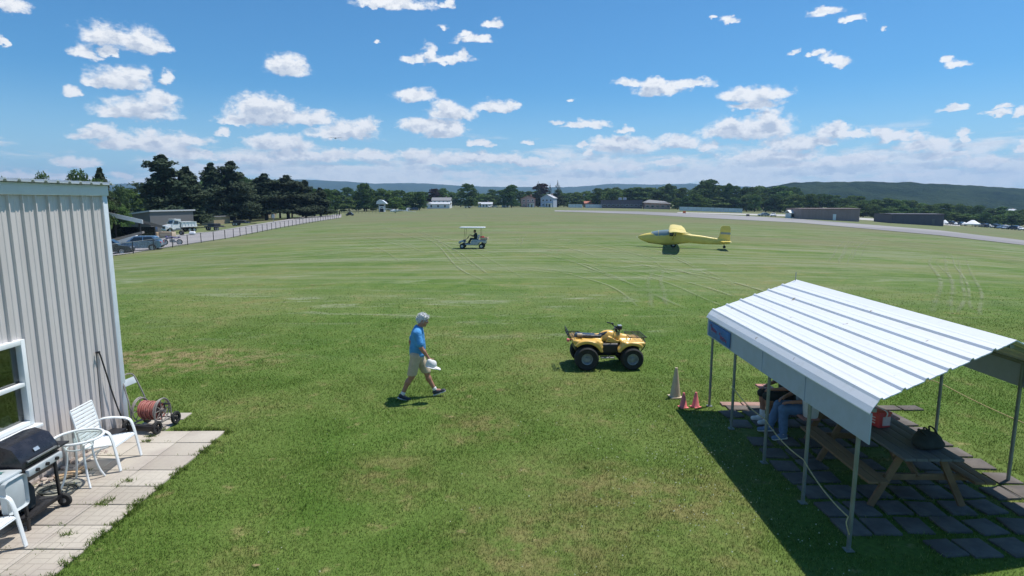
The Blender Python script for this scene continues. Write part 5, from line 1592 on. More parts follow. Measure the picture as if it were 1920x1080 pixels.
# on the far bench, looking out to the left (-x)
seated('person in jeans and grey shirt seated on the bench with legs stretched out', (5.0, 9.55, .045 - .06), R(180), M['greycloth'], M['denim'], M['blueshoe'],
       feet=[(.42, .10, .14), (.50, -.25, .14)], knees=[(.44, .10, .56), (.40, -.16, .55)])
seated('person in dark shorts and white shoes seated beside the jeans wearer', (5.0, 10.22, .045 - .06), R(178), M['darkcloth'], M['darkcloth'], M['whitecloth'],
       feet=[(.36, .08, .14), (.40, -.10, .14)], knees=[(.42, .10, .56), (.43, -.12, .55)], shorts=True, hair=False)
# ------------------------------------------------------------------ wheels
def wheel(parent, c, r, w, rim_r, side=-1, spokes=0, n=32, rim_m=None, tyre_m=None):
    """axle along y; side: where the hub face points"""
    t_ = MB(); h = w / 2
    t_.lathe(c, [(rim_r, -h * .8), (r * .86, -h), (r * .96, -h * .8), (r, -h * .45), (r, h * .45), (r * .96, h * .8), (r * .86, h), (rim_r, h * .8), (rim_r, -h * .8)], 'y', n)
    ty = t_.build('wheel', tyre_m or M['rubber'], parent)
    q = MB(); y = side * h
    prof = [(.0001, y * .62), (rim_r * .28, y * .62), (rim_r * .34, y * .42), (rim_r * .78, y * .36), (rim_r * .9, y * .78), (rim_r * 1.02, y * .84), (rim_r * 1.02, -y * .7), (.0001, -y * .7)]
    q.lathe(c, prof, 'y', n)
    for k in range(spokes):
        a = 2 * PI * k / spokes
        q.bar((c[0] + rim_r * .2 * math.cos(a), c[1] + y * .66, c[2] + rim_r * .2 * math.sin(a)), (c[0] + rim_r * .93 * math.cos(a), c[1] + y * .78, c[2] + rim_r * .93 * math.sin(a)), rim_r * .2, h * .2, up=(0, 1, 0))
    q.build('rim', rim_m or M['silver'], ty)
    return ty

# ------------------------------------------------------------------ quad bike
M['rimgrey'] = mat('dull_grey_rim', (.24, .26, .27), .5, var=.15, dirt=((.12, .11, .09), .5, .5))
def quad():
    q = thing('quad_bike', 'yellow quad bike with black seat and racks parked on the grass', 'quad bike')
    WB = .575                                          # faces +x
    arches = []
    for sy in (-1, 1): arches += [('cyl', (-WB, sy * .375, .315), 'y', .44, .125, .04), ('cyl', (WB, sy * .36, .29), 'y', .40, .115, .04)]
    arches += [('-box', (-1.05, 0, .30), (.22, .7, .32), .02, None, .02), ('-box', (1.02, 0, .28), (.2, .7, .30), .02, None, .02), ('-box', (0, 0, .20), (1.4, .7, .26), .02, None, .02)]
    fr = arches + [  # yellow bodywork: rear fender, tank, front fender
        ('box', (-.52, 0, .70), (.36, .47, .045), .04, ry(R(4)), .05), ('box', (-.78, 0, .69), (.14, .42, .04), .03, ry(R(14)), .04),
        ('box', (-.30, .40, .62), (.09, .09, .12), .03, ry(R(-38)), .05), ('box', (-.30, -.40, .62), (.09, .09, .12), .03, ry(R(-38)), .05),
        ('cap', (-.30, 0, .70), (.12, 0, .76), .13, .12, .08), ('ell', (.10, 0, .79), (.25, .125, .13), ry(R(12)), .06),
        ('box', (.10, .17, .63), (.15, .018, .12), .015, ry(R(25)), .05), ('box', (.10, -.17, .63), (.15, .018, .12), .015, ry(R(25)), .05),
        ('cap', (.30, 0, .74), (.60, 0, .70), .11, .09, .08),
        ('box', (.60, 0, .665), (.30, .45, .042), .035, ry(R(3)), .06), ('box', (.86, 0, .64), (.07, .34, .05), .03, ry(R(25)), .05),
        ('box', (.335, .38, .57), (.07, .09, .14), .025, ry(R(35)), .05), ('box', (.335, -.38, .57), (.07, .09, .14), .025, ry(R(35)), .05),
        ('-cyl', (WB, 0, .27), 'y', .345, .7, .03), ('-cyl', (-WB, 0, .30), 'y', .375, .7, .03), ('-ell', (.02, 0, .44), (.24, .6, .20), None, .04)]
    solid_obj('bodywork', fr, M['yellow'], q, .0115)
    for sy in (-1, 1):
        g = MB(); g.bar((-.02, sy * .178, .735), (.22, sy * .165, .705), .012, .045, up=(0, 0, 1), bev=.003); g.bar((.02, sy * .185, .70), (.2, sy * .172, .672), .01, .02); g.build('graphic_stripe', M['purple'], q)
    seat = [('box', (-.48, 0, .79), (.33, .14, .045), .04, ry(R(3)), .05), ('ell', (-.10, 0, .83), (.16, .11, .05), ry(R(-22)), .05), ('ell', (.0, 0, .875), (.1, .08, .035), ry(R(-15)), .04), ('ell', (-.70, 0, .79), (.14, .13, .055), None, .04)]
    solid_obj('seat', seat, M['seat'], q, .011)
    en = [('box', (-.02, 0, .50), (.30, .27, .13), .06, None, .04), ('box', (.60, 0, .52), (.2, .28, .1), .05, None, .03), ('box', (-.60, 0, .54), (.25, .28, .1), .05, None, .03), ('box', (.0, 0, .42), (.24, .13, .12), .04, None, .03), ('cyl', (.02, 0, .42), 'y', .10, .2, .02), ('box', (.05, 0, .56), (.10, .09, .1), .02, ry(R(10)), .03), ('box', (0, 0, .30), (.42, .1, .03), .02, None, .03), ('cap', (-.25, -.12, .42), (-.75, -.16, .50), .03, .055, .03)]
    solid_obj('engine', en, M['black'], q, .012)
    for sy in (-1, 1):
        f = MB(); f.box((-.02, sy * .30, .285), (.34, .17, .025), bev=.006); f.cyl((.02, sy * .18, .30), (.02, sy * .40, .30), .016); f.build('footrest', M['steel'], q)
    for sx, r_ in ((WB, .285), (-WB, .305)):
        for sy in (-1, 1): wheel(q, (sx, sy * .43, r_ - .005), r_, .27 if sx < 0 else .23, .14, sy, n=30, rim_m=M['rimgrey'])
        a = MB(); a.cyl((sx, -.36, r_), (sx, .36, r_), .03); a.build('axle', M['black'], q)
    for sy in (-1, 1):
        s = MB(); s.cyl((WB - .02, sy * .22, .32), (WB - .05, sy * .17, .62), .028); s.bar((WB, sy * .36, .26), (.32, sy * .12, .33), .03); s.build('suspension', M['black'], q)
    hb = MB(); hb.cyl((.30, 0, .80), (.22, 0, .99), .03); hb.tube(smooth_path([(.12, -.38, 1.04), (.17, -.26, 1.045), (.22, -.10, 1.0), (.22, .10, 1.0), (.17, .26, 1.045), (.12, .38, 1.04)], 5), .012, 8)
    for sy in (-1, 1):
        hb.cyl((.145, sy * .30, 1.045), (.10, sy * .41, 1.035), .018); hb.bar((.17, sy * .27, 1.03), (.17, sy * .39, 1.03), .012); hb.box((.19, sy * .20, 1.045), (.05, .07, .05), bev=.01)
    hb.build('handlebar', M['black'], q)
    hl = MB(); hl.box((.33, 0, .985), (.12, .16, .10), bev=.03); h_ = hl.build('headlight', M['black'], q)
    hl = MB(); hl.box((.335, 0, 1.045), (.10, .12, .02), bev=.008); hl.build('headlight_cover', M['silver'], h_)
    def rack(name, x0, x1, w, z, posts, back):
        r = MB()
        r.tube(smooth_path([(x0, -w, z), (x1, -w, z), (x1, w, z), (x0, w, z)], 1, closed=True), .0105, 8, closed=True)
        for i in range(1, 6): y = -w + 2 * w * i / 6; r.cyl((x0, y, z), (x1, y, z), .0075, n=6)
        r.cyl(((x0 + x1) / 2, -w, z), ((x0 + x1) / 2, w, z), .0075, n=6)
        for px, py in posts:
            r.cyl((px, py, z), (px * .97, py * .8, z - .13), .01, n=6)
        if back:
            for y in (-w, -w / 3, w / 3, w): r.cyl((back, y, z), (back - .01, y, z + .14), .009, n=6)
            r.cyl((back - .01, -w, z + .14), (back - .01, w, z + .14), .0105, n=6); r.cyl((back - .005, -w, z + .07), (back - .005, w, z + .07), .0085, n=6)
        r.build(name, M['black'], q)
    rack('rear_rack', -1.02, -.66, .34, .825, [(-.7, .3), (-.7, -.3), (-.98, .3), (-.98, -.3)], -1.02)
    rack('front_rack', .52, .95, .34, .80, [(.56, .3), (.56, -.3), (.9, .3), (.9, -.3)], None)
    b = MB(); b.tube(smooth_path([(.86, -.2, .42), (.95, -.2, .55), (.96, -.12, .68), (.96, .12, .68), (.95, .2, .55), (.86, .2, .42)], 4), .014, 8); b.cyl((.953, -.2, .55), (.953, .2, .55), .012); b.build('front_bumper', M['black'], q)
    for k_ in range(5):
        cb_ = MB(); cb_.tube(smooth_path([(.22 + .01 * k_, -.1 + .05 * k_, 1.0), (.30 + .02 * k_, -.12 + .06 * k_, .92), (.27, -.1 + .04 * k_, .80)], 4), .006, 5); cb_.build('cable', M['black'], q)
    for sy in (-1, 1):
        sm_ = MB(); sm_.tube(smooth_path([(-.28, sy * .30, .735), (-.32, sy * .42, .72), (-.3, sy * .49, .64)], 4), .004, 5); sm_.tube(smooth_path([(.36, sy * .28, .70), (.36, sy * .40, .69), (.34, sy * .46, .62)], 4), .004, 5); sm_.build('panel_seam', M['black'], q)
    tl = MB(); tl.box((-1.01, -.12, .70), (.06, .12, .07), bev=.015); tl.bar((-.98, -.1, .70), (-.85, -.05, .70), .03); tl.build('tail_light', M['redorange'], q)
    c = MB(); c.box((-.72, -.2, .85), (.14, .10, .06), bev=.015); c.build('rear_pouch', M['tan'], q)
    return q
qb = quad()
ra, rb = G(1097, 692), G(1185, 690)
place(qb, ((ra.x + rb.x) / 2 - .02, ra.y + .36, 0), R(2), scale=.955)

# ------------------------------------------------------------------ glider on the field
def glider():
    g = thing('glider', 'yellow two-seat glider standing on the airfield grass', 'glider')
    # faces -x (nose at -x); origin on the ground below the wing
    st = [(-3.15, .90, .02, .02), (-3.05, .90, .10, .12), (-2.8, .88, .22, .26), (-2.4, .86, .32, .40), (-1.8, .84, .38, .52), (-1.1, .84, .41, .60), (-.4, .86, .41, .63), (.3, .88, .38, .60), (.9, .88, .31, .50), (1.5, .84, .24, .38), (2.3, .76, .22, .38), (3.2, .67, .18, .32), (4.1, .60, .13, .25), (4.75, .56, .05, .16)]
    def ring(x, zc, w, h, n=24):
        out = []
        for i in range(n):
            a = 2 * PI * i / n; c_, s_ = math.cos(a), math.sin(a); e = .75
            out.append((x, w * math.copysign(abs(c_) ** e, c_), zc + h * math.copysign(abs(s_) ** e, s_)))
        return out
    f = MB(); f.loft([ring(*s) for s in st]); fu = f.build('fuselage', M['gyellow'], g, smooth=50)
    n_ = MB(); n_.cyl((-3.12, 0, .90), (-3.3, 0, .91), .022, .012, 8); n_.build('nose_probe', M['whitepaint'], fu)
    # canopy shell, a little proud of the fuselage
    can = []
    for x, zc, w, h in [(-1.95, 1.0, .32, .40), (-1.7, 1.0, .365, .46), (-1.3, 1.0, .395, .54), (-.8, 1.0, .40, .60), (-.35, 1.0, .40, .62)]:
        can.append([(x, w * math.cos(a), zc + h * math.sin(a)) for a in [R(8) + R(164) * i / 14 for i in range(15)]])
    m, t, b, out = new_mat('canopy_perspex'); b.inputs['Base Color'].default_value = (.22, .29, .32, 1); b.inputs['Roughness'].default_value = .08; b.inputs['Coat Weight'].default_value = .6
    f = MB(); f.sheet(can); f.build('canopy', m, g, smooth=60)
    cf = MB()
    for k in (0, 2, 4): cf.tube(can[k], .018, 6)
    cf.build('canopy_frame', M['gyellow'], g)
    for sy in (-1, 1):
        w = MB(); w.box((-.05, sy * .402, 1.20), (.55, .016, .30), bev=.006); w.build('rear_window', M['glass'], g)
    top = [ring(x, z, w, h, 16) for x, z, w, h in [(-.4, 1.46, .2, .1), (-.1, 1.48, .30, .13), (.5, 1.46, .28, .12), (1.1, 1.30, .16, .1), (1.6, 1.2, .06, .05)]]
    f = MB(); f.loft(top); f.build('wing_fairing', M['gyellow'], g, smooth=60)
    # wings: 7.6 m each, thick section
    def sect(y, z, x0, ch, th, tw=0):
        pts = []
        P_ = [(0, 0), (.02, .035), (.1, .075), (.25, .10), (.4, .098), (.6, .07), (.8, .035), (1, .003), (1, -.003), (.7, -.012), (.4, -.022), (.15, -.024), (.03, -.016)]
        for a, b_ in P_: pts.append((x0 + ch * a, y, z + ch * b_ * th))
        return pts
    for sy in (-1, 1):
        w = MB(); w.loft([sect(sy * .18, 1.55, -.42, 1.5, 1.2), sect(sy * 4.2, 1.62, -.40, 1.42, 1.1), sect(sy * 7.2, 1.72, -.32, 1.12, 1.0), sect(sy * 7.6, 1.74, -.22, .82, .7)])
        wi = w.build('wing', M['gyellow'], g, smooth=50)
        s = MB(); s.bar((-.05, sy * .36, .72), (.15, sy * 3.0, 1.58), .09, .035); s.build('wing_strut', M['gyellow'], g)
        t_ = MB(); t_.tube(smooth_path([(.0, sy * 7.3, 1.73), (.1, sy * 7.4, 1.57), (.25, sy * 7.3, 1.69)], 4), .012, 6); t_.build('tip_skid', M['steel'], wi)
    fin = MB(); fin.prism([(3.65, .66), (3.98, 1.1), (4.08, 1.90), (4.24, 2.02), (4.80, 2.0), (4.9, 1.84), (4.92, .42), (4.5, .40)], -.05, .05); fin.bevel(.02, 2); fi = fin.build('tail_fin', M['gyellow'], g)
    st_ = MB(); st_.prism([(4.06, 1.28), (4.09, 1.46), (4.915, 1.42), (4.915, 1.24)], -.056, .056); st_.build('fin_band', M['steel'], fi)
    for sy in (-1, 1):
        h = MB(); h.prism([(4.0, 0), (4.2, .035), (4.55, .03), (4.95, 0), (4.5, -.02)], 0, 1.55)
        for v in h.bm.verts:
            v.co.y *= sy; v.co.z += .66
            if abs(v.co.y) > 1: v.co.x = 4.25 + (v.co.x - 4.0) * .72
        h.build('tailplane', M['gyellow'], g)
    wheel(g, (.05, 0, .24), .24, .14, .1, -1); sk = MB(); sk.bar((-2.2, 0, .40), (-.5, 0, .20), .1, .05); sk.build('nose_skid', M['wood'], g)
    tw_ = MB(); tw_.lathe((4.45, 0, .13), [(.03, -.04), (.12, -.04), (.13, -.02), (.13, .02), (.12, .04), (.03, .04)], 'y', 20); tw_.bar((4.45, 0, .13), (4.4, 0, .48), .05); tw_.build('tail_wheel', M['black'], g)
    # occupant seen behind the perspex
    return g
gl = glider()
c = G(1250, 464)
place(gl, (c.x + .55, c.y, c.z), R(-15), scale=1.0)

# ------------------------------------------------------------------ golf cart with driver
M['cartgrey'] = mat('dull_white_cart_paint', (.42, .43, .45), .45, var=.08)
def golf_cart():
    g = thing('golf_cart', 'white golf cart with canopy roof and a driver crossing the field', 'golf cart')
    # faces -x
    bd = [('box', (-.92, 0, .52), (.25, .52, .17), .08, ry(R(-18)), .06), ('box', (-.1, 0, .36), (.95, .55, .06), .04, None, .04), ('box', (.22, 0, .52), (.34, .56, .15), .05, None, .05), ('box', (.80, 0, .60), (.36, .56, .14), .06, None, .05),
          ('-cyl', (-.86, 0, .26), 'y', .30, .8, .02), ('-cyl', (.80, 0, .26), 'y', .31, .8, .02)]
    solid_obj('body', bd, M['cartgrey'], g, .018)
    k = MB(); k.box((.98, 0, .52), (.34, 1.0, .26), bev=.05); k.build('engine_cover', M['black'], g)
    for sx in (-.86, .80):
        for sy in (-1, 1): wheel(g, (sx, sy * .50, .225), .225, .19, .11, sy, n=22)
    s = MB(); s.box((.22, 0, .73), (.50, 1.05, .10), bev=.03); s.build('seat', M['lightgrey'], g)
    s = MB(); s.box((.50, 0, 1.0), (.09, 1.05, .34), ry(R(10)), bev=.03); s.build('seat_back', M['lightgrey'], g)
    r = MB(); r.box((.0, 0, 1.80), (2.15, 1.2, .10), bev=.04); r.build('roof', M['whitepaint'], g)
    for sx, tx in ((-.72, -.60), (.72, .72)):
        for sy in (-1, 1): p = MB(); p.bar((sx, sy * .50, .62), (tx, sy * .48, 1.78), .02); p.build('roof_post', M['black'], g)
    w = MB(); w.tube([(-.40 + .07 * math.cos(a), .18 + .17 * math.sin(a), .98 + .15 * math.cos(a)) for a in [2 * PI * i / 20 for i in range(20)]], .014, 6, closed=True); w.bar((-.42, .18, .98), (-.72, .18, .62), .035); w.build('steering_wheel', M['black'], g)
    b = MB(); b.box((1.02, 0, .80), (.60, 1.05, .04)); b.box((1.30, 0, .88), (.04, 1.05, .16)); b.box((1.02, .51, .88), (.6, .03, .16)); b.box((1.02, -.51, .88), (.6, .03, .16)); b.build('cargo_bed', M['tan'], g)
    f = MB(); f.box((-.35, 0, .415), (.85, 1.02, .02)); f.build('floor_mat', M['black'], g)
    f = MB(); f.box((-.70, 0, .66), (.06, .96, .22), ry(R(-20)), bev=.02); f.build('dashboard', M['black'], g)
    return g
gc = golf_cart()
c = G(886, 466.5)
place(gc, (c.x, c.y + .5, c.z), R(-4))
dr = seated('person in dark clothes driving the white golf cart', (c.x + .28, c.y + .5 - .18, c.z + .255), R(180 - 4), M['darkcloth'], M['darkcloth'], M['navyshoe'], feet=[(.62, .10, .27), (.60, -.10, .27)], knees=[(.44, .12, .58), (.44, -.12, .58)], arms='wheel', hair=False)
rb_ = MB(); rb_.box((0, 0, .1), (.34, .30, .2), bev=.03); rb_.box((0, 0, .215), (.36, .32, .04), bev=.01)
tag(rb_.build('red_bag', M['red'], loc=(c.x + .82, c.y + .45, c.z + .82)), 'red box lying in the cargo bed of the golf cart', 'box')

# ------------------------------------------------------------------ cars
def car(label, m, kind='suv', cat='car'):
    """faces -x, origin on the ground at the centre"""
    c = thing('parked_car', label, cat)
    if kind == 'suv':
        L, W, H = 4.5, 1.8, 1.66
        low = [(-2.25, .42), (-2.22, .72), (-2.0, .88), (-1.05, 1.02), (2.08, 1.06), (2.2, .9), (2.25, .5), (2.15, .3), (-2.1, .28)]
        cab = [(-1.15, 1.0), (-.42, 1.56), (-.1, 1.62), (1.35, 1.60), (1.62, 1.52), (2.10, 1.04)]
        win = [(-.86, 1.06), (-.34, 1.50), (1.30, 1.52), (1.72, 1.10)]
    elif kind == 'pickup':
        L, W, H = 5.4, 1.85, 1.78
        low = [(-2.7, .5), (-2.68, .85), (-2.5, 1.0), (-1.2, 1.08), (2.65, 1.08), (2.7, .55), (2.5, .42), (-2.5, .38)]
        cab = [(-1.3, 1.06), (-.65, 1.70), (-.3, 1.78), (.75, 1.76), (1.0, 1.08)]
        win = [(-1.0, 1.14), (-.55, 1.64), (.68, 1.65), (.80, 1.14)]
    else:
        L, W, H = 4.5, 1.75, 1.42
        low = [(-2.25, .4), (-2.2, .66), (-1.9, .80), (-1.0, .92), (1.5, .95), (2.15, .92), (2.25, .55), (2.15, .28), (-2.1, .26)]
        cab = [(-1.05, .9), (-.35, 1.36), (.0, 1.42), (.75, 1.40), (1.05, 1.32), (1.75, .93)]
        win = [(-.80, .96), (-.28, 1.31), (.80, 1.33), (1.30, .97)]
    w = W / 2
    b = MB(); b.prism(low, -w, w, lambda x, z: 1 - .05 * max(0, (z - .7)) - .10 * max(0, abs(x) / (L / 2) - .8) * 5 * .5); b.bevel(.06, 2); body = b.build('body', m, c, smooth=45)
    tp = lambda x, z: .93 - .26 * max(0, z - .95)
    b = MB(); b.prism(cab, -w, w, tp); b.bevel(.05, 2); b.build('cabin', m, c, smooth=45)
    for sy in (-1, 1):
        q = MB()
        mid = (win[1][0] + win[2][0]) / 2
        wp = [win[0], win[1], (mid - .04, win[1][1] + .005), (mid - .04, win[0][1] + .005)]; wp2 = [(mid + .04, win[0][1] + .005), (mid + .04, win[1][1] + .008), win[2], win[3]]
        for poly in (wp, wp2):
            o_ = [(x, sy * (w * tp(x, z) + .008), z) for x, z in poly]; i_ = [(x, sy * (w * tp(x, z) - .02), z) for x, z in poly]
            q.hull(i_, o_)
        q.build('side_window', M['glass'], c, smooth=None)
    (x0, z0), (x1, z1) = cab[0], cab[1]
    n_ = Vector((-(z1 - z0), 0, (x1 - x0))).normalized()
    def pane(name, a, bb):
        a, bb = Vector((a[0], 0, a[1])), Vector((bb[0], 0, bb[1])); d_ = (bb - a); nn = Vector((-d_.z, 0, d_.x)).normalized()
        if nn.z < 0: nn = -nn
        A, B = a + d_ * .12 + nn * .012, a + d_ * .9 + nn * .012
        hw = lambda p: w * tp(p.x, p.z) - .09
        q = MB(); q.hull([A + Vector((0, -hw(A), 0)), A + Vector((0, hw(A), 0)), B + Vector((0, hw(B), 0)), B + Vector((0, -hw(B), 0))], [p - nn * .03 for p in (A + Vector((0, -hw(A), 0)), A + Vector((0, hw(A), 0)), B + Vector((0, hw(B), 0)), B + Vector((0, -hw(B), 0)))])
        q.build(name, M['glass'], c, smooth=None)
    pane('windscreen', cab[0], cab[1]); pane('rear_window', cab[-1], cab[-2])
    r_ = .34 if kind != 'sedan' else .32
    for sx in (-L * .305, L * .30):
        for sy in (-1, 1):
            wheel(c, (sx, sy * (w - .10), r_), r_, .22, r_ * .62, sy, spokes=5, n=24)
            a = MB(); a.lathe((sx, sy * (w - .02), r_ + .01), [(r_ * 1.0, -.05), (r_ * 1.13, -.05), (r_ * 1.13, .026), (r_ * 1.0, .026), (r_ * 1.0, -.05)], 'y', 24); a.build('wheel_arch', M['black'], c)
    for sy in (-1, 1):
        h = MB(); h.box((-L / 2 + .09, sy * (w - .30), .72 if kind != 'pickup' else .85), (.14, .36, .14), bev=.03); h.build('headlight', M['silver'], c)
        h = MB(); h.box((L / 2 - .07, sy * (w - .17), .88), (.12, .2, .22), bev=.03); h.build('tail_light', M['red'], c)
        h = MB(); h.box((win[0][0] + .12, sy * (w + .06), win[0][1] + .02), (.1, .16, .12), bev=.03); h.build('wing_mirror', m, c)
    bp = MB(); bp.box((-L / 2 + .02, 0, .42), (.12, W - .3, .2), bev=.04); bp.build('front_bumper', M['black'], c)
    bp = MB(); bp.box((L / 2 - .02, 0, .45), (.12, W - .2, .2), bev=.04); bp.build('rear_bumper', M['black'], c)
    if kind == 'pickup':
        t_ = MB(); t_.box((1.82, 0, 1.085), (1.5, W - .36, .03)); t_.build('cargo_bed', M['black'], c)
    return c
cs = car('blue-grey hatchback parked on the gravel behind the fence', M['carblue'], 'suv')
c = G(271, 471)
place(cs, (c.x - 1.2, c.y + 1.2, c.z), R(20))
cd = car('charcoal car half hidden behind the metal building corner', M['cardark'], 'suv')
c = G(206, 478)
place(cd, (c.x - .6, c.y + .8, c.z), R(200))

# motorcycle
def motorbike():
    m = thing('motorcycle', 'dark violet motorcycle standing by the fence', 'motorcycle')
    for sx in (-.72, .72): wheel(m, (sx, 0, .31), .31, .12, .22, -1, spokes=6, n=24)
    b = [('ell', (-.12, 0, .82), (.30, .14, .14), ry(R(-8)), .06), ('ell', (.35, 0, .78), (.34, .13, .07), ry(R(8)), .06), ('ell', (.72, 0, .84), (.16, .09, .07), None, .05), ('ell', (-.52, 0, .82), (.16, .14, .2), ry(R(-25)), .06)]
    solid_obj('bodywork', b, M['purple'], m, .016)
    e = [('box', (.0, 0, .45), (.24, .16, .17), .05, None, .04), ('cap', (.1, -.16, .30), (.78, -.18, .38), .045, .06, .03), ('cap', (.1, 0, .45), (.72, 0, .31), .05, .04, .03)]
    solid_obj('engine', e, M['steel'], m, .016)
    f = MB(); f.bar((-.72, -.07, .31), (-.46, -.07, .95), .04); f.bar((-.72, .07, .31), (-.46, .07, .95), .04); f.tube(smooth_path([(-.30, -.36, 1.02), (-.44, -.2, 1.04), (-.46, 0, 1.0), (-.44, .2, 1.04), (-.30, .36, 1.02)], 4), .016, 8); f.ball((-.60, 0, .88), (.1, .1, .1), 12); f.build('fork_handlebar', M['black'], m)
    s = MB(); s.bar((.05, .1, .3), (-.02, .34, .01), .03); s.build('kickstand', M['black'], m)
    return m
mb_ = motorbike(); c = G(326, 460); place(mb_, (c.x - .5, c.y + .6, c.z + .01), R(14), scale=1.12)

# dump truck
def truck():
    t_ = thing('dump_truck', 'white dump truck parked in front of the dark pines', 'truck')
    # faces -x
    h = MB(); h.prism([(-3.5, .75), (-3.5, 1.35), (-3.3, 1.62), (-2.1, 1.85), (-2.1, .75)], -.85, .85, lambda x, z: 1 - .12 * max(0, (-2.6 - x))); h.bevel(.08, 2); h.build('hood', M['carwhite'], t_)
    c = MB(); c.prism([(-2.1, .7), (-2.12, 1.85), (-1.72, 2.72), (-1.4, 2.8), (-.5, 2.8), (-.45, .7)], -1.05, 1.05, lambda x, z: 1 - .06 * max(0, z - 1.6)); c.bevel(.07, 2); cb = c.build('cab', M['carwhite'], t_)
    w = MB(); w.hull([(-2.09, -.85, 1.95), (-2.09, .85, 1.95), (-1.80, .78, 2.62), (-1.80, -.78, 2.62)], [(-2.14, -.85, 1.97), (-2.14, .85, 1.97), (-1.85, .78, 2.64), (-1.85, -.78, 2.64)]); w.build('windscreen', M['glass'], cb, smooth=None)
    for sy in (-1, 1):
        w = MB(); w.hull([(-1.85, sy * 1.0, 1.9), (-.75, sy * 1.0, 1.9), (-.75, sy * .96, 2.55), (-1.62, sy * .96, 2.55)], [(-1.85, sy * 1.055, 1.9), (-.75, sy * 1.055, 1.9), (-.75, sy * 1.01, 2.55), (-1.62, sy * 1.01, 2.55)]); w.build('side_window', M['glass'], cb, smooth=None)
        m_ = MB(); m_.box((-2.0, sy * 1.28, 2.1), (.08, .22, .5), bev=.02); m_.bar((-1.95, sy * 1.03, 2.1), (-2.0, sy * 1.25, 2.1), .04); m_.build('wing_mirror', M['silver'], cb)
        k = MB(); k.box((-.85, sy * .95, .75), (1.1, .35, .5), bev=.04); k.build('fuel_tank', M['steel'], t_)
        f = MB(); f.prism([(-3.35, .95), (-3.2, 1.28), (-2.75, 1.42), (-2.3, 1.25), (-2.15, .85), (-2.3, .85), (-2.45, 1.12), (-2.75, 1.22), (-3.05, 1.12), (-3.2, .9)], sy * 1.12 - .2, sy * 1.12 + .2); f.build('fender', M['carwhite'], t_)
        l = MB(); l.box((-3.52, sy * .72, 1.15), (.06, .26, .2), bev=.02); l.build('headlight', M['silver'], t_)
    g = MB(); g.box((-3.51, 0, 1.15), (.06, 1.0, .55), bev=.02); g.build('grille', M['black'], t_)
    b = MB(); b.box((-3.55, 0, .62), (.2, 2.2, .3), bev=.04); b.build('bumper', M['silver'], t_)
    fr = MB(); fr.box((.2, .45, .85), (7.0, .12, .24)); fr.box((.2, -.45, .85), (7.0, .12, .24)); fr.box((1.2, 0, .85), (.2, .78, .2)); fr.build('chassis', M['black'], t_)
    d = MB(); d.prism([(-.2, 1.15), (-.2, 2.35), (3.3, 2.35), (3.45, 1.15)], -1.15, 1.15); dk = d.build('dump_bed', M['carwhite'], t_)
    for k in range(5):
        for sy in (-1, 1): r = MB(); r.box((.1 + .72 * k, sy * 1.19, 1.74), (.12, .07, 1.16)); r.build('bed_rib', M['carwhite'], dk)
    for z in (1.22, 2.32): 
        for sy in (-1, 1): r = MB(); r.box((1.55, sy * 1.2, z), (3.46, .09, .1)); r.build('bed_rail', M['carwhite'], dk)
    cs_ = MB(); cs_.prism([(-.25, 2.3), (-1.75, 2.92), (-1.75, 3.0), (-.2, 3.0), (-.2, 2.3)], -1.1, 1.1); cs_.build('cab_shield', M['carwhite'], dk)
    for sx in (-2.75, 1.7, 2.75):
        for sy in (-1, 1): wheel(t_, (sx, sy * (1.0 if sx < 0 else .93), .5), .5, .3 if sx < 0 else .5, .27, sy, n=26)
    e = MB(); e.cyl((-.38, .85, .9), (-.38, .85, 3.1), .07); e.build('exhaust', M['silver'], t_)
    return t_
tk_ = truck(); c = G(338, 436); place(tk_, (c.x - .9, c.y + 1.5, c.z), R(58), scale=.88)
# ------------------------------------------------------------------ trees
def quads_mesh(name, C, S, N, var):
    """leaf clumps: centres, sizes, normals -> one mesh of small bent quads"""
    n = len(C)
    r = rng.normal(size=(n, 3)); t1 = np.cross(N, r); t1 /= np.linalg.norm(t1, axis=1)[:, None] + 1e-9
    t2 = np.cross(N, t1)
    s = S[:, None]
    V = np.stack([C - t1 * s, C - t2 * s * .62 + N * s * .12, C + t1 * s, C + t2 * s * .62 + N * s * .12], 1).reshape(-1, 3)
    F = np.arange(4 * n, dtype=np.int32).reshape(-1, 4)
    me = raw_mesh(name, V, F)
    me.attributes.new('var', 'FLOAT', 'POINT').data.foreach_set('value', np.repeat(var, 4).astype(np.float32))
    return me

def crown_broad(seed, h, w, nl, ls, base=.03, clumps=34, droop=0):
    rs = np.random.default_rng(seed)
    C, Nn, vv = [], [], []
    zb = h * base
    for i in range(clumps):
        f = rs.uniform(0, 1)
        zc = zb + (h - zb) * (.08 + .84 * f)
        prof = math.sin(PI * min(1, .30 + .66 * f)) ** .62
        a = rs.uniform(0, 2 * PI); rad = w / 2 * prof * math.sqrt(rs.uniform(.05, 1)) * .8
        cr = w * rs.uniform(.13, .22)
        c = np.array([math.cos(a) * rad, math.sin(a) * rad, zc])
        k = nl // clumps
        d = rs.normal(size=(k, 3)); d /= np.linalg.norm(d, axis=1)[:, None]
        d[:, 2] = np.abs(d[:, 2]) * .95 - .28
        p = c + d * cr * rs.uniform(.55, 1.08, (k, 1)) * np.array([1, 1, .75])
        C.append(p); nn = d + rs.normal(0, .55, (k, 3)); nn /= np.linalg.norm(nn, axis=1)[:, None]; Nn.append(nn)
        vv.append(np.clip(rs.normal(rs.uniform(.25, .75), .22, k), 0, 1))
    C, Nn, vv = map(np.concatenate, (C, Nn, vv))
    return quads_mesh('crown', C, ls * rs.uniform(.6, 1.3, len(C)), Nn, vv)

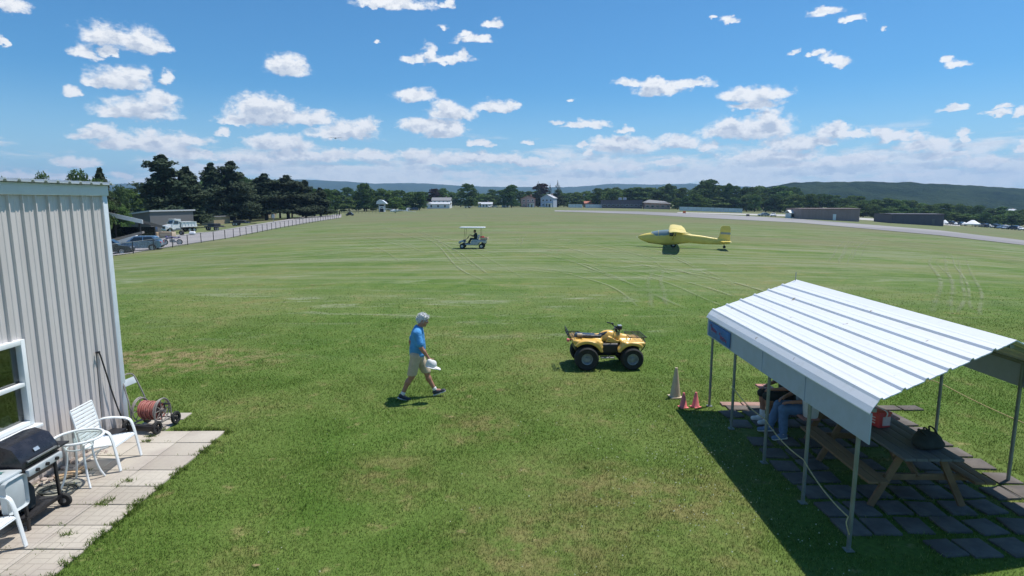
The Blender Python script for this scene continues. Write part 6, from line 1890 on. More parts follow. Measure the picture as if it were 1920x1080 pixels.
def crown_pine(seed, h, w, nl, ls, base=.12, spire=False):
    rs = np.random.default_rng(seed)
    C, Nn, vv, SZ = [], [], [], []
    levels = int(h * 1.5)
    for i in range(levels):
        f = i / (levels - 1)
        z = h * (base + (1 - base) * f * .985)
        prof = ((1 - f) if spire else (1 - f) ** .5 * (.8 + .2 * math.sin(f * 17 + seed))) * (1 if f > .12 else .8 + .2 * f / .12)
        nb = rs.integers(4, 7) if spire else rs.integers(5, 9)
        for b in range(nb):
            a = rs.uniform(0, 2 * PI); L = max(.06 if spire else .35, w / 2 * prof * (rs.uniform(.55, 1.12) if spire else rs.uniform(.45, 1.22)))
            k = max(8, int(nl / (levels * 6.5) * (.35 + prof)))
            s = rs.uniform(.12, 1, k) ** .75
            up = (.18 - .15 * s) if not spire else (-.22 * s)
            r_ = L * s
            wob = rs.normal(0, .10 * L + (.02 if spire else .12), k)
            p = np.stack([np.cos(a) * r_ - np.sin(a) * wob, np.sin(a) * r_ + np.cos(a) * wob, z + L * up * (1 if not spire else .9) + rs.normal(0, (.05 if spire else .16) + .04 * L, k) + (.25 * s * L if not spire else 0)], 1)
            SZ.append(np.full(k, (.35 + .65 * (1 - f)) if spire else 1.)); C.append(p); nn = np.stack([np.cos(a) * .4 + rs.normal(0, .5, k), np.sin(a) * .4 + rs.normal(0, .5, k), .6 + rs.normal(0, .4, k)], 1)
            nn /= np.linalg.norm(nn, axis=1)[:, None]; Nn.append(nn); vv.append(np.clip(rs.normal(rs.uniform(.2, .75), .2, k), 0, 1))
    C, Nn, vv, SZ = map(np.concatenate, (C, Nn, vv, SZ))
    return quads_mesh('crown', C, SZ * ls * rs.uniform(.6, 1.3, len(C)), Nn, vv)

def trunk_mesh(seed, h, r, top=.75, limbs=6):
    rr_ = random.Random(seed); mb = MB()
    pts = [Vector((rr_.uniform(-.02, .02) * h * i / 6, rr_.uniform(-.02, .02) * h * i / 6, h * top * i / 6 - .3 * (i == 0))) for i in range(7)]
    mb.tube(pts, [r * (1.15 - .95 * i / 6) for i in range(7)], 8)
    for k in range(limbs):
        i = rr_.randint(2, 5); a = rr_.uniform(0, 2 * PI); L = h * rr_.uniform(.12, .22)
        d_ = Vector((math.cos(a), math.sin(a), rr_.uniform(.5, 1.0)))
        mb.tube([pts[i], pts[i] + d_ * L * .5, pts[i] + d_ * L + Vector((0, 0, L * .2))], [r * .4, r * .28, r * .1], 6)
    return mb.mesh('trunk', 60)

class TreeKind:
    def __init__(s, crown, trunk, m, bark): s.c, s.t, s.m, s.b = crown, trunk, m, bark
    def plant(s, name, label, loc, rot, scale, group, cat='tree', m=None):
        o = thing(name, label, cat, loc, rot, group); o.scale = scale
        tr = bpy.data.objects.new('trunk', s.t); COL.objects.link(tr); tr.parent = o
        cr = bpy.data.objects.new('crown', s.c); COL.objects.link(cr); cr.parent = o
        if not s.c.materials: s.c.materials.append(s.m)
        if not s.t.materials: s.t.materials.append(s.b)
        return o
# unit kinds, heights in metres before scaling
PINES = [TreeKind(crown_pine(100 + i, 17, w, 26000, .23, base=b_), trunk_mesh(i, 17, .26, .9, 0), M['needle'], M['pine_bark']) for i, (w, b_) in enumerate(((9.5, .06), (7.5, .1), (9, .14)))]
SPRUCE = [TreeKind(crown_pine(200 + i, 18, 7, 6000, .26, base=.08, spire=True), trunk_mesh(10 + i, 18, .22, .92, 0), M['needle'], M['pine_bark']) for i in range(2)]
BROAD = [TreeKind(crown_broad(300 + i, 15, w, 2900, .52, clumps=c_), trunk_mesh(20 + i, 15, .3, .7), mm, M['bark']) for i, (w, c_, mm) in enumerate(((13, 36, M['leaf']), (11, 30, M['leafdark']), (14, 40, M['leafdark']), (10, 28, M['leaf']), (12, 34, M['leafpale'])))]
BROADNEAR = [TreeKind(crown_broad(400 + i, 12, 12, 9000, .30, clumps=46, base=.08), trunk_mesh(30 + i, 12, .28, .7), mm, M['bark']) for i, mm in enumerate((M['leaf'], M['leafdark']))]
MAROON = TreeKind(crown_broad(500, 14, 11, 2600, .5), trunk_mesh(40, 14, .28, .7), M['maroon'], M['bark'])

def put(kind, name, label, px, top, D, wpx, group=None, h0=15, w0=12, jitter=True):
    """stand a tree at distance D under column px so its tip reaches row top and its crown spans wpx"""
    c = GD(px, D); zt = AT(px, top, D).z
    H = max(1.5, zt - c.z); W = wpx * D / FPX
    return kind.plant(name, label, c - Vector((0, 0, .15)), random.uniform(0, 6.28), (W / w0, W / w0, H / h0), group)

def belt(prof, D, step, wpx, lab, group, dj=25, kinds=(0, 1, 2, 3, 4)):
    px = prof[0][0]
    while px < prof[-1][0]:
        top = float(np.interp(px, [p[0] for p in prof], [p[1] for p in prof])) + random.uniform(-4, 5)
        k = random.choice(kinds)
        put(BROAD[k], 'tree', lab, px, top, D + random.uniform(-dj, dj), wpx * random.uniform(.8, 1.3), group, 15, (13, 11, 14, 10, 12)[k])
        px += step * random.uniform(.75, 1.25)

PG = 'dark pines along the gravel drive'
for k, px, top, D, w, lab in ((0, 314, 291, 137, 86, 'tallest dark pine, behind the white dump truck'), (1, 356, 313, 140, 62, 'shorter dark pine leaning on the tallest pine behind the dump truck'),
        (1, 402, 306, 168, 52, 'slender dark pine on the left of the second pair of pines'), (0, 440, 303, 172, 66, 'broad dark pine on the right of the second pair of pines'),
        (2, 500, 326, 186, 62, 'ragged dark pine left of the third clump'), (2, 541, 329, 190, 64, 'wide dark pine in the middle of the third clump'), (0, 574, 338, 196, 46, 'dark pine on the right of the third clump'), (1, 602, 352, 200, 36, 'low dark pine at the right end of the pine row'),
        (1, 470, 352, 196, 40, 'small dark pine filling the gap beside the third clump'), (1, 378, 345, 178, 40, 'small dark pine between the two tall pairs')):
    put(PINES[k], 'pine_tree', lab, px, top, D, w * 1.62, PG, 17, (9.5, 7.5, 9)[k])
for px, top, D, w, lab in ((105, 324, 70, 30, 'round treetop showing above the metal building roof on its left'), (172, 319, 74, 44, 'bushy treetop showing above the metal building roof beside a spiky one'), (201, 317, 80, 32, 'spiky pine treetop rising behind the roof corner'), (20, 334, 90, 14, 'tiny treetop poking above the far left of the roof')):
    (put(BROADNEAR[1], 'tree', lab, px, top - 6, D, w * 2.0, None, 12, 12) if 'pine' not in lab else put(PINES[1], 'pine_tree', lab, px, top - 2, D, w * 2.0, None, 17, 7.5))
for px, top, D, w, k, lab in ((222, 345, 150, 56, 1, 'green bushy tree just right of the metal building corner'), (250, 350, 160, 60, 0, 'green bushy tree behind the grey metal shed'), (282, 352, 165, 50, 1, 'green bushy tree against the tallest pine'), (228, 378, 118, 42, 0, 'low yellow-green tree above the white-edged canopy')):
    put(BROADNEAR[k], 'tree', lab, px, top, D, w, None, 12, 12)

belt([(296, 340), (380, 330), (470, 334), (500, 342), (590, 348), (620, 356)], 215, 20, 54, 'dark tree filling in behind the row of pines', 'trees behind the pine row', 12, (1, 2))
# single trees by the houses
for kind, px, top, D, w, h0, w0, lab in ((BROAD[2], 683, 343, 300, 46, 15, 14, 'tall dark round tree left of the little white tower'), (BROAD[2], 879, 344, 380, 46, 15, 14, 'big round dark tree right of the white house'), (BROAD[2], 959, 346, 400, 40, 15, 14, 'round dark tree crowding the small blue-grey house'), (BROAD[1], 946, 358, 405, 26, 15, 11, 'lower dark tree beside the small blue-grey house'),
        (MAROON, 1014, 342, 455, 40, 14, 11, 'dark purple-leaved tree behind the pink brick house'), (MAROON, 815, 352, 420, 32, 14, 11, 'purple-leaved tree behind the white house'), (SPRUCE[0], 1009, 339, 440, 30, 18, 6, 'spruce tip above the purple-leaved tree'), (SPRUCE[1], 1031, 343, 440, 24, 18, 6, 'thin spruce left of a taller one behind the grey house'), (SPRUCE[0], 1045, 337, 445, 36, 18, 6, 'tallest spruce behind the grey house'),
        (BROAD[1], 1255, 341, 440, 30, 15, 11, 'dark tree sticking out above the tree belt behind the low school building'), (BROAD[2], 1325, 336, 400, 66, 15, 14, 'broad dark tree rising highest above the tree belt'), (BROAD[1], 1362, 340, 395, 26, 15, 11, 'narrow tree with a bare stem beside the broad highest one'), (BROAD[0], 830, 351, 425, 34, 15, 13, 'green tree just behind the white house roof')):
    put(kind, 'tree', lab, px, top, D, w, None, h0, w0)
# the belts of wood, every tree its own
belt([(590, 358), (640, 352), (720, 352), (795, 358)], 330, 19, 40, 'tree in the dense green belt between the pines and the white house', 'tree belt left of the houses', 25, (1, 2, 0))
belt([(600, 368), (690, 368), (785, 372)], 290, 26, 34, 'bushy tree along the front of the belt left of the houses', 'front trees left of the houses', 15)
belt([(780, 360), (900, 358), (1000, 357), (1100, 358), (1150, 352), (1280, 350)], 480, 17, 34, 'tree in the dense green belt behind the houses and low school', 'tree belt behind the houses', 20)
belt([(900, 366), (1060, 366), (1120, 362)], 455, 24, 30, 'bushy tree between the houses at the far side of the field', 'front trees by the houses', 8)
belt([(1120, 354), (1280, 350), (1400, 348), (1480, 350), (1500, 355)], 440, 15, 40, 'tree in the tall green belt behind the pale panel fence', 'tree belt behind the panel fence', 20)
belt([(1270, 366), (1480, 366)], 390, 19, 36, 'tree on the front edge of the belt behind the pale panel fence', 'front trees behind the panel fence', 10)
belt([(1480, 364), (1600, 368), (1760, 382), (1930, 392)], 390, 14, 40, 'tree in the long green belt below the wooded ridge', 'tree belt below the ridge', 25)
belt([(1590, 380), (1680, 386), (1760, 394), (1930, 404)], 330, 16, 34, 'tree on the front edge of the belt below the wooded ridge', 'front trees below the ridge', 12)

# ------------------------------------------------------------------ fences
def fence_line(pxs):
    P_ = [G(*p) for p in pxs]; out = []
    for a, b in zip(P_, P_[1:]): out.append((a, b))
    return P_
def chain_fence():
    P_ = fence_line([(196, 482), (230, 478.5), (330, 463), (430, 447), (520, 429), (580, 418.5), (638, 409)])
    f = thing('chain_link_fence', 'low chain-link fence with dark posts along the edge of the field', 'fence', P_[0])
    o = P_[0]
    pts = [P_[0]]; acc = 0
    step = 3.05; need = step
    for a, b in zip(P_, P_[1:]):
        L = (b - a).length; d_ = (b - a) / L; s = 0
        while L - s >= need: s += need; pts.append(a + d_ * s); need = step
        need -= L - s
    H = 1.25
    pts = [Vector((p.x, p.y, gz(p.x, p.y))) for p in pts]
    for p in pts:
        m = MB(); q = p - o; m.cyl(q + Vector((0, 0, -.2)), q + Vector((0, 0, H)), .045, n=8); m.build('post', M['black'], f)
    m = MB(); m.tube([p - o + Vector((0, 0, H - .03)) for p in pts], .028, 6); m.build('top_rail', M['post'], f)
    m = MB(); m.tube([p - o + Vector((0, 0, .08)) for p in pts], .012, 5); m.build('bottom_wire', M['post'], f)
    m = MB(); m.sheet([[p - o + Vector((0, -.03, .05)) for p in pts], [p - o + Vector((0, -.03, H - .05)) for p in pts]]); m.build('wire_mesh', M['chain'], f, smooth=None)
chain_fence()
def panel_fence(px0, px1, y0, y1, h, label):
    a, b = GD(px0, y0), GD(px1, y1)
    f = thing('panel_fence', label, 'fence', a)
    d_ = b - a; n = max(2, int(d_.length / 2.4))
    m = MB()
    for i in range(n):
        p, q = a.lerp(b, (i + .02) / n), a.lerp(b, (i + .98) / n)
        p.z, q.z = gz(p.x, p.y), gz(q.x, q.y); m.bar(p - a + Vector((0, 0, h / 2)), q - a + Vector((0, 0, h / 2)), .05, h)
    m.build('panels', M['slatefence'], f)
    for i in range(0, n + 1, 3):
        p = a.lerp(b, i / n); p.z = gz(p.x, p.y); m = MB(); m.bar(p - a, p - a + Vector((0, 0, h + .1)), .14); m.build('post', M['slatefence'], f)
panel_fence(1066, 1092, 418, 416, 2.4, 'pale grey panel fence left of a gap, nearest the grey house')
panel_fence(1098, 1129, 416, 413, 2.4, 'pale grey panel fence touching the left end of the low school')
panel_fence(1274, 1392, 345, 325, 2.2, 'long pale grey panel fence right of the low school')

# ------------------------------------------------------------------ houses and sheds
def house(name, label, px, D, wpx, hpx, depth, wallm, roofm, ridge='x', rise=.45, wins=3, storeys=2, rot=0, porch=False, cat='house'):
    c = GD(px, D); k = D / FPX; W, H = wpx * k, hpx * k
    b = thing(name, label, cat, c, rot)
    wall_h = H * (1 - rise * .55)
    m = MB(); m.box((0, 0, wall_h / 2 - .2), (W, depth, wall_h + .4)); 
    if ridge == 'y':
        m.prism([(-W / 2, wall_h - .02), (0, H - .15), (W / 2, wall_h - .02)], -depth / 2 + .01, depth / 2 - .01)
    w_ = m.build('wall', wallm, b, smooth=None)
    r = MB(); e = .4
    if ridge == 'x':
        r.hull([(-W / 2 - e, -depth / 2 - e, wall_h - .1), (-W / 2 - e, 0, H), (-W / 2 - e, depth / 2 + e, wall_h - .1), (-W / 2 - e, depth / 2 + e, wall_h + .08), (-W / 2 - e, 0, H + .2), (-W / 2 - e, -depth / 2 - e, wall_h + .08)],
               [(W / 2 + e, -depth / 2 - e, wall_h - .1), (W / 2 + e, 0, H), (W / 2 + e, depth / 2 + e, wall_h - .1), (W / 2 + e, depth / 2 + e, wall_h + .08), (W / 2 + e, 0, H + .2), (W / 2 + e, -depth / 2 - e, wall_h + .08)])
    else:
        r.hull([(-W / 2 - e, -depth / 2 - e, wall_h - .15), (0, -depth / 2 - e, H), (W / 2 + e, -depth / 2 - e, wall_h - .15), (W / 2 + e, -depth / 2 - e, wall_h + .05), (0, -depth / 2 - e, H + .22), (-W / 2 - e, -depth / 2 - e, wall_h + .05)],
               [(-W / 2 - e, depth / 2 + e, wall_h - .15), (0, depth / 2 + e, H), (W / 2 + e, depth / 2 + e, wall_h - .15), (W / 2 + e, depth / 2 + e, wall_h + .05), (0, depth / 2 + e, H + .22), (-W / 2 - e, depth / 2 + e, wall_h + .05)])
    rf = r.build('roof', roofm, b, smooth=None)
    if cat == 'house':
        ch_ = MB(); ch_.box((W * .22, depth * .12, H + .3), (.8, .8, 1.4)); ch_.build('chimney', M['housered'], rf)
    for s in range(storeys):
        for i in range(wins):
            x = (-.5 + (i + .5) / wins) * W * .9; z = wall_h * (s + .52) / storeys
            f = MB(); f.box((x, -depth / 2 - .03, z), (1.25, .1, 1.55)); fo = f.build('window', M['housewhite'], b)
            g = MB(); g.box((x, -depth / 2 - .085, z), (.95, .03, 1.25)); g.build('pane', M['glass'], fo)
    if porch:
        p = MB(); p.box((W * .24, -depth / 2 - .75, wall_h * .22), (W * .34, 1.4, wall_h * .44)); sr = p.build('sunroom', M['housewhite'], b); p = MB(); p.box((W * .24, -depth / 2 - 1.48, wall_h * .18), (1.1, .06, wall_h * .34)); p.build('door', M['glass'], sr)
        p = MB(); p.box((W * .18, -depth / 2 - 1.2, wall_h * .47), (W * .5, 2.4, .2)); 
        for q in (-.05, .18, .4): p.box((W * q, -depth / 2 - 2.2, wall_h * .23), (.2, .2, wall_h * .46))
        p.build('porch', M['housewhite'], b)
    return b
house('house', 'white house with a long low front wing near the tree belt', 829, 395, 34, 19, 9, M['housewhite'], M['roofgrey'], 'x', .5, 4, 2)
house('garage', 'low white gabled shed in front of the white house', 823, 380, 42, 11, 8, M['housewhite'], M['rooflight'], 'x', .5, 3, 1, cat='shed')
house('house', 'small blue-grey house half hidden by the round dark tree', 948, 420, 14, 22, 9, M['houseblue'], M['rooflight'], 'y', .5, 2, 2, porch=True)
house('house', 'pink brick house with terracotta roof and white porch', 990, 430, 26, 21, 10, M['housered'], M['roofred'], 'y', .45, 3, 2, porch=True)
house('house', 'grey two-storey gabled house with pale roof right of the pink brick one', 1029, 430, 24, 23, 11, M['houseblue'], M['rooflight'], 'y', .5, 3, 2, rot=R(-18), porch=True)
house('cottage', 'low pale bungalow between the round trees', 910, 420, 26, 9, 8, M['housewhite'], M['rooflight'], 'x', .6, 4, 1, cat='house')
house('cottage', 'terracotta-roofed house behind the pale panel fences', 1104, 446, 18, 11, 8, M['housered'], M['roofred'], 'x', .6, 2, 1, cat='house')
# low school building
def school():
    c = GD(1166, 410); k = 410 / FPX
    b = thing('school_building', 'long low dark-walled building with flat roof and roof units', 'building', c, R(-3))
    W, H = 72 * k, 14.5 * k
    m = MB(); m.box((0, 4, H / 2 - .3), (W, 14, H + .6)); m.build('wall', M['darkwall'], b, smooth=None)
    m = MB(); m.box((0, 4, H + .15), (W + .6, 14.6, .3)); rf = m.build('roof', M['darkwall'], b)
    for x in (-.08, .04): u = MB(); u.box((x * W + 1, 2, H + 1.1), (W * .075, 3, 1.6), bev=.1); u.build('roof_unit', M['rooflight'], rf)
    for i in range(9):
        x = (-.46 + .115 * i) * W; f = MB(); f.box((x, -3.04, H * .38), (2.0, .1, 1.3)); fo = f.build('window', M['slatefence'], b); g = MB(); g.box((x, -3.1, H * .38), (1.8, .04, 1.1)); g.build('pane', M['glass'], fo)
    c2 = GD(1232, 400); k = 400 / FPX
    b = thing('school_wing', 'brick wing with wide pale sloping roofs right of the low dark building', 'building', c2, R(-6))
    W, H = 46 * k, 12 * k
    m = MB(); m.box((0, 4, H / 2 - .3), (W, 12, H + .6)); m.build('wall', M['housered'], b, smooth=None)
    r = MB(); r.hull([(-W / 2 - .8, -3.2, H), (W / 2 + .8, -3.2, H - .9), (W / 2 + .8, 10.5, H - .9), (-W / 2 - .8, 10.5, H)], [(-W * .3, 2, H + 1.9), (W * .3, 2, H + .9), (W * .3, 5, H + .9), (-W * .3, 5, H + 1.9)]); r.build('roof', M['roofgrey'], b, smooth=None)
    for i in range(5):
        x = (-.4 + .2 * i) * W; f = MB(); f.box((x, -2.04, H * .4), (2.0, .1, 1.6)); fo = f.build('window', M['housewhite'], b); g = MB(); g.box((x, -2.1, H * .4), (1.8, .04, 1.4)); g.build('pane', M['glass'], fo)
school()
# hangars beyond the runway
def hangar(label, px0, px1, ybase, D, hpx, m_, rise, rot, doors):
    c = GD((px0 + px1) / 2, D); k = D / FPX; W, H = (px1 - px0) * k, hpx * k
    b = thing('hangar', label, 'hangar', c, rot)
    m = MB(); m.box((0, 8, H / 2 - .6), (W, 16, H + 1.2)); m.build('wall', m_, b, smooth=None)
    r = MB(); r.hull([(-W / 2 - .3, -.3, H), (-W / 2 - .3, 8, H + rise), (-W / 2 - .3, 16.3, H), (-W / 2 - .3, 8, H + rise + .15), (-W / 2 - .3, -.3, H + .15)], [(W / 2 + .3, -.3, H), (W / 2 + .3, 8, H + rise), (W / 2 + .3, 16.3, H), (W / 2 + .3, 8, H + rise + .15), (W / 2 + .3, -.3, H + .15)]); r.build('roof', m_, b, smooth=None)
    s = MB(); n = int(W / 1.0)
    for i in range(n): s.box((-W / 2 + (i + .5) * W / n, -.03, H / 2), (.12, .06, H - .1))
    s.build('wall_rib', m_, b)
    for x, w_, h_, mm in doors: d_ = MB(); d_.box((x * W, -.09, h_ / 2), (w_, .08, h_), bev=.01); d_.build('door', mm, b)
    return b
hangar('brown ribbed metal hangar with a small pale door beside the taxiway', 1503, 1607, 405, 205, 21, M['brownwall'], .05, R(-8), [(.08, 1.0, 2.1, M['housewhite'])])
hangar('long dark slate hangar half lost under the trees on the right', 1676, 1763, 415, 205, 19, M['darkwall'], .05, R(-12), [(.3, .9, 2.0, M['greywall'])])
# grey shed and tan building behind the pines
def shed(name, label, px0, px1, D, hpx, m_, depth, rot, roofm=None, slope=.8):
    c = GD((px0 + px1) / 2, D); k = D / FPX; W, H = (px1 - px0) * k, hpx * k
    b = thing(name, label, 'shed', c, rot)
    m = MB(); m.hull([(-W / 2, 0, -.5), (W / 2, 0, -.5), (W / 2, depth, -.5), (-W / 2, depth, -.5)], [(-W / 2, 0, H - slope), (W / 2, 0, H), (W / 2, depth, H), (-W / 2, depth, H - slope)]); m.build('wall', m_, b, smooth=None)
    r = MB(); r.hull([(-W / 2 - .3, -.4, H - slope + .02), (W / 2 + .3, -.4, H + .02), (W / 2 + .3, depth + .4, H + .02), (-W / 2 - .3, depth + .4, H - slope + .02)], [(-W / 2 - .3, -.4, H - slope + .3), (W / 2 + .3, -.4, H + .3), (W / 2 + .3, depth + .4, H + .3), (-W / 2 - .3, depth + .4, H - slope + .3)]); r.build('roof', roofm or M['rooflight'], b, smooth=None)
    return b, W, H
shed('grey_shed', 'plain grey metal shed with pale roof edge left of the pines', 226, 286, 122, 42, M['greywall'], 14, R(-6), M['rooflight'], .9)
shed('tan_building', 'low tan building glimpsed between the pine trunks', 378, 402, 160, 15, M['tanwall'], 8, R(-4), M['roofgrey'], .2)
shed('tan_building', 'sunlit tan building end behind the third clump of pines', 452, 500, 220, 16, M['tanwall'], 8, R(-4), M['roofgrey'], .1)
# canopy with white roof edge behind the metal building
def canopy():
    a = G(236, 462)
    b = thing('aircraft_canopy', 'dark open-sided canopy shed with white roof edge behind the metal building', 'shed', a, 0)
    k = a.y / FPX
    W = 12.0
    X = lambda px: (px - 960) * k * .985 - a.x
    zt = lambda py: AT(240, py, a.y).z - a.z
    r = MB(); r.hull([(X(150), -.1, zt(395)), (X(262), -.1, zt(418)), (X(255), 5, zt(418) - .9), (X(150), 5, zt(395) - .9)], [(X(150), -.1, zt(388)), (X(262), -.1, zt(413)), (X(255), 5, zt(413) - .9), (X(150), 5, zt(388) - .9)]); r.build('roof', M['darkcloth'], b, smooth=None)
    f = MB(); f.hull([(X(150), -.18, zt(395)), (X(262.5), -.18, zt(419.5)), (X(262.5), -.11, zt(419.5)), (X(150), -.11, zt(395))], [(X(150), -.18, zt(387)), (X(262.5), -.18, zt(412)), (X(262.5), -.11, zt(412)), (X(150), -.11, zt(387))]); f.build('fascia', M['carwhite'], b, smooth=None)
    w = MB(); w.box(((X(150) + X(243)) / 2, 4.6, zt(428) / 2), (X(243) - X(150), .2, zt(428))); w.build('back_wall', M['cardark'], b)
    for px in (205, 252): p = MB(); p.bar((X(px), .3, 0), (X(px), .3, zt(398 if px < 230 else 414)), .18); p.build('post', M['black'], b)
    # a white wing-shaped trailer boom lies in front
    q = thing('glider_trailer', 'long white boom sloping up beside the canopy shed', 'trailer', a + Vector((0, -1.2, 0)), 0)
    u = MB(); u.hull([(X(170), -.2, zt(474)), (X(258), -.2, zt(446)), (X(258), .3, zt(446)), (X(170), .3, zt(474))], [(X(170), -.2, zt(464)), (X(258), -.2, zt(440)), (X(258), .3, zt(440)), (X(170), .3, zt(464))]); u.build('boom', M['carwhite'], q, smooth=None)
    u = MB(); u.hull([(X(170), .35, zt(462)), (X(266), .35, zt(437)), (X(266), .8, zt(437)), (X(170), .8, zt(462))], [(X(170), .35, zt(456)), (X(266), .35, zt(433)), (X(266), .8, zt(433)), (X(170), .8, zt(456))]); u.build('rail', M['taupe'], q, smooth=None)
    for px, py in ((190, 466), (240, 449)): u = MB(); u.bar((X(px), .05, 0), (X(px), .05, zt(py)), .12); u.build('strut', M['black'], q)
canopy()
# crates, logs and spools before the truck
def crate(label, px, py, w, h, m_, name='crate', cat='crate', d_=1.0):
    c = G(px, py); o = thing(name, label, cat, c, R(random.uniform(-12, 12)))
    b = MB(); b.box((0, d_ / 2, h / 2), (w, d_, h), bev=.03); b.build('body', m_, o)
    s = MB()
    for z in (.15, .85): s.box((0, -.02, h * z), (w + .03, .04, h * .14))
    for x in (-.48, .48): s.box((x * w, -.025, h / 2), (w * .07, .05, h))
    s.build('batten', M['log'], o)
crate('pale wooden crate with battens in front of the truck', 311, 446, 2.2, .95, M['tan'])
crate('low tan wooden crate left of the pale crate', 289, 443, 1.1, .7, M['log'])
crate('small blue skip box beside the dark canopy', 285, 439, 1.0, 1.4, M['carnavy'], 'bin', 'bin')
o = thing('log_pile', 'short pile of bare timber logs lying by the canopy', 'logs', G(272, 442), R(8))
for i, (x, z) in enumerate(((0, .22), (0, .6))):
    b = MB(); b.cyl((-1.1, .2 * i, z), (1.1, .2 * i, z), .22, n=12); b.build('log', M['log'], o)
def spool(label, px, py, r_, m_):
    c = G(px, py); o = thing('tyre', label, 'tyre', c, R(random.uniform(-25, 25)))
    b = MB(); b.lathe((0, 0, r_), [(r_ * .55, -.2), (r_ * .95, -.2), (r_, -.1), (r_, .1), (r_ * .95, .2), (r_ * .55, .2), (r_ * .55, -.2)], 'y', 20); b.build('tread', M['rubber'], o)
    b = MB(); b.cyl((0, -.12, r_), (0, .12, r_), r_ * .56, n=16); b.build('hub', m_, o)
spool('big loose tyre lying before the dump truck', 341, 441, .42, M['steel'])
spool('loose tractor tyre at the right of the pale crate', 325, 443, .45, M['black'])
o = thing('white_tank', 'small white tank on the gravel before the truck', 'tank', G(361, 441), R(5)); o.scale = (.62, .62, .62)
b = MB(); b.lathe((0, 0, .55), [(.0001, -.8), (.35, -.75), (.5, -.6), (.5, .6), (.35, .75), (.0001, .8)], 'x', 20); b.build('vessel', M['carwhite'], o); b = MB(); b.box((-.5, 0, .06), (.1, .8, .12)); b.box((.5, 0, .06), (.1, .8, .12)); b.build('foot', M['black'], o)
def flatbed(label, px0, px1, py, h):
    a, b_ = G(px0, py), G(px1, py - 2); o = thing('flatbed_trailer', label, 'trailer', a.lerp(b_, .5), math.atan2(b_.y - a.y, b_.x - a.x)); L = (b_ - a).length
    m = MB(); m.box((0, 0, h), (L, 2.3, .25), bev=.03); m.bar((L / 2, 0, h - .1), (L / 2 + 1.6, 0, h - .25), .14); m.build('bed', M['cardark'], o)
    for x in (-.25, -.12):
        for sy in (-1, 1): wheel(o, (x * L, sy * .95, .42), .42, .28, .22, sy, n=18)
    m = MB(); m.box((0, 0, h + .34), (L * .6, 1.7, .42), bev=.05); m.build('load', M['black'], o)
flatbed('dark flatbed trailer parked under the second pair of pines', 392, 412, 433, .8)
flatbed('dark low trailer parked under the third clump of pines', 432, 468, 424, .7)
o = thing('notice_board', 'dark framed notice board on two legs by the drive', 'sign', G(567, 408), R(-20))
b = MB(); b.box((0, 0, 1.5), (2.0, .12, 1.5), bev=.02); b.build('panel', M['cardark'], o)
for x in (-.9, .9): b = MB(); b.box((x, 0, 1.1), (.14, .16, 2.4)); b.build('post', M['lightgrey'], o)
o = thing('road_sign', 'small pale sign on a post under the pines', 'sign', G(513, 417), R(-10))
b = MB(); b.box((0, -.05, 1.6), (.8, .05, 1.0), bev=.01); b.build('plate', M['lightgrey'], o); b = MB(); b.cyl((0, 0, -.1), (0, 0, 2.1), .05, n=8); b.build('post', M['steel'], o)
for px, lab in ((632, 'dark gate post at the end of the fence, left of its twin'), (637, 'dark gate post at the very end of the fence')):
    o = thing('gate_post', lab, 'post', G(px, 404.5)); b = MB(); b.cyl((0, 0, -.2), (0, 0, 1.6), .16, n=10); b.build('shaft', M['black'], o); b = MB(); b.ball((0, 0, 1.62), (.2, .2, .14), 10); b.build('cap', M['black'], o)

# ------------------------------------------------------------------ far small things
def small_tower():
    c = GD(717, 275); k = 275 / FPX
    o = thing('control_hut', 'little white control hut with curved roof and arched door at the end of the field', 'hut', c)
    w = MB(); w.box((0, 0, 1.75), (2.6, 2.6, 3.6)); w.build('wall', M['housewhite'], o, smooth=None)
    r = MB(); pr = [(-2.4, 3.6), (-2.0, 4.9), (-.9, 5.6), (.3, 5.4), (1.5, 4.6), (2.4, 3.7)]; r.prism(pr, -1.9, 1.9); r.build('roof', M['carwhite'], o, smooth=None)
    d_ = MB(); d_.prism([(-.8, 0), (-.8, 1.6), (-.4, 2.1), (.4, 2.1), (.8, 1.6), (.8, 0)], -1.36, -1.31); d_.build('door', M['black'], o, smooth=None)
    b = MB(); b.box((0, -1.33, 3.0), (2.2, .06, .7)); b.build('window', M['glass'], o)
small_tower()
pg = thing('parked_glider', 'long white glider wing resting across the far grass', 'glider', GD(742, 232), 0)
def far_glider(o, D):
    k = D / FPX; cx = 742
    X = lambda px: (px - cx) * k
    w = MB(); w.hull([(X(701), 6, 1.9), (X(701), 7, 1.9), (X(701), 7, 2.0), (X(701), 6, 2.0)], [(X(745), -.6, 1.15), (X(745), .9, 1.15), (X(745), .9, 1.45), (X(745), -.6, 1.45)]); w.build('wing', M['carwhite'], o, smooth=None)
    w = MB(); w.hull([(X(781), -3, .5), (X(781), -2, .5), (X(781), -2, .6), (X(781), -3, .6)], [(X(746), -.6, 1.05), (X(746), .9, 1.05), (X(746), .9, 1.4), (X(746), -.6, 1.4)]); w.build('wing', M['carwhite'], o, smooth=None)
    f = MB(); f.loft([[(x, .2 + wd * math.cos(a), zc + hh * math.sin(a)) for a in [2 * PI * i / 14 for i in range(14)]] for x, zc, wd, hh in ((-2.4, .75, .05, .05), (-1.8, .8, .28, .35), (-.6, .9, .36, .5), (.8, .95, .3, .42), (3, .9, .12, .16), (4.6, .9, .07, .1))]); f.build('fuselage', M['carwhite'], o)
    t_ = MB(); t_.prism([(4.1, .9), (4.3, 2.0), (4.8, 2.0), (4.8, .9)], .16, .24); t_.build('tail_fin', M['carwhite'], o)
    wheel(o, (-.2, .2, .22), .22, .14, .1, -1, n=16)
far_glider(pg, 232)
seated_far = None
st = thing('tow_winch', 'small dark winch machine standing in the grass past the fence end', 'machine', G(656, 404.5))
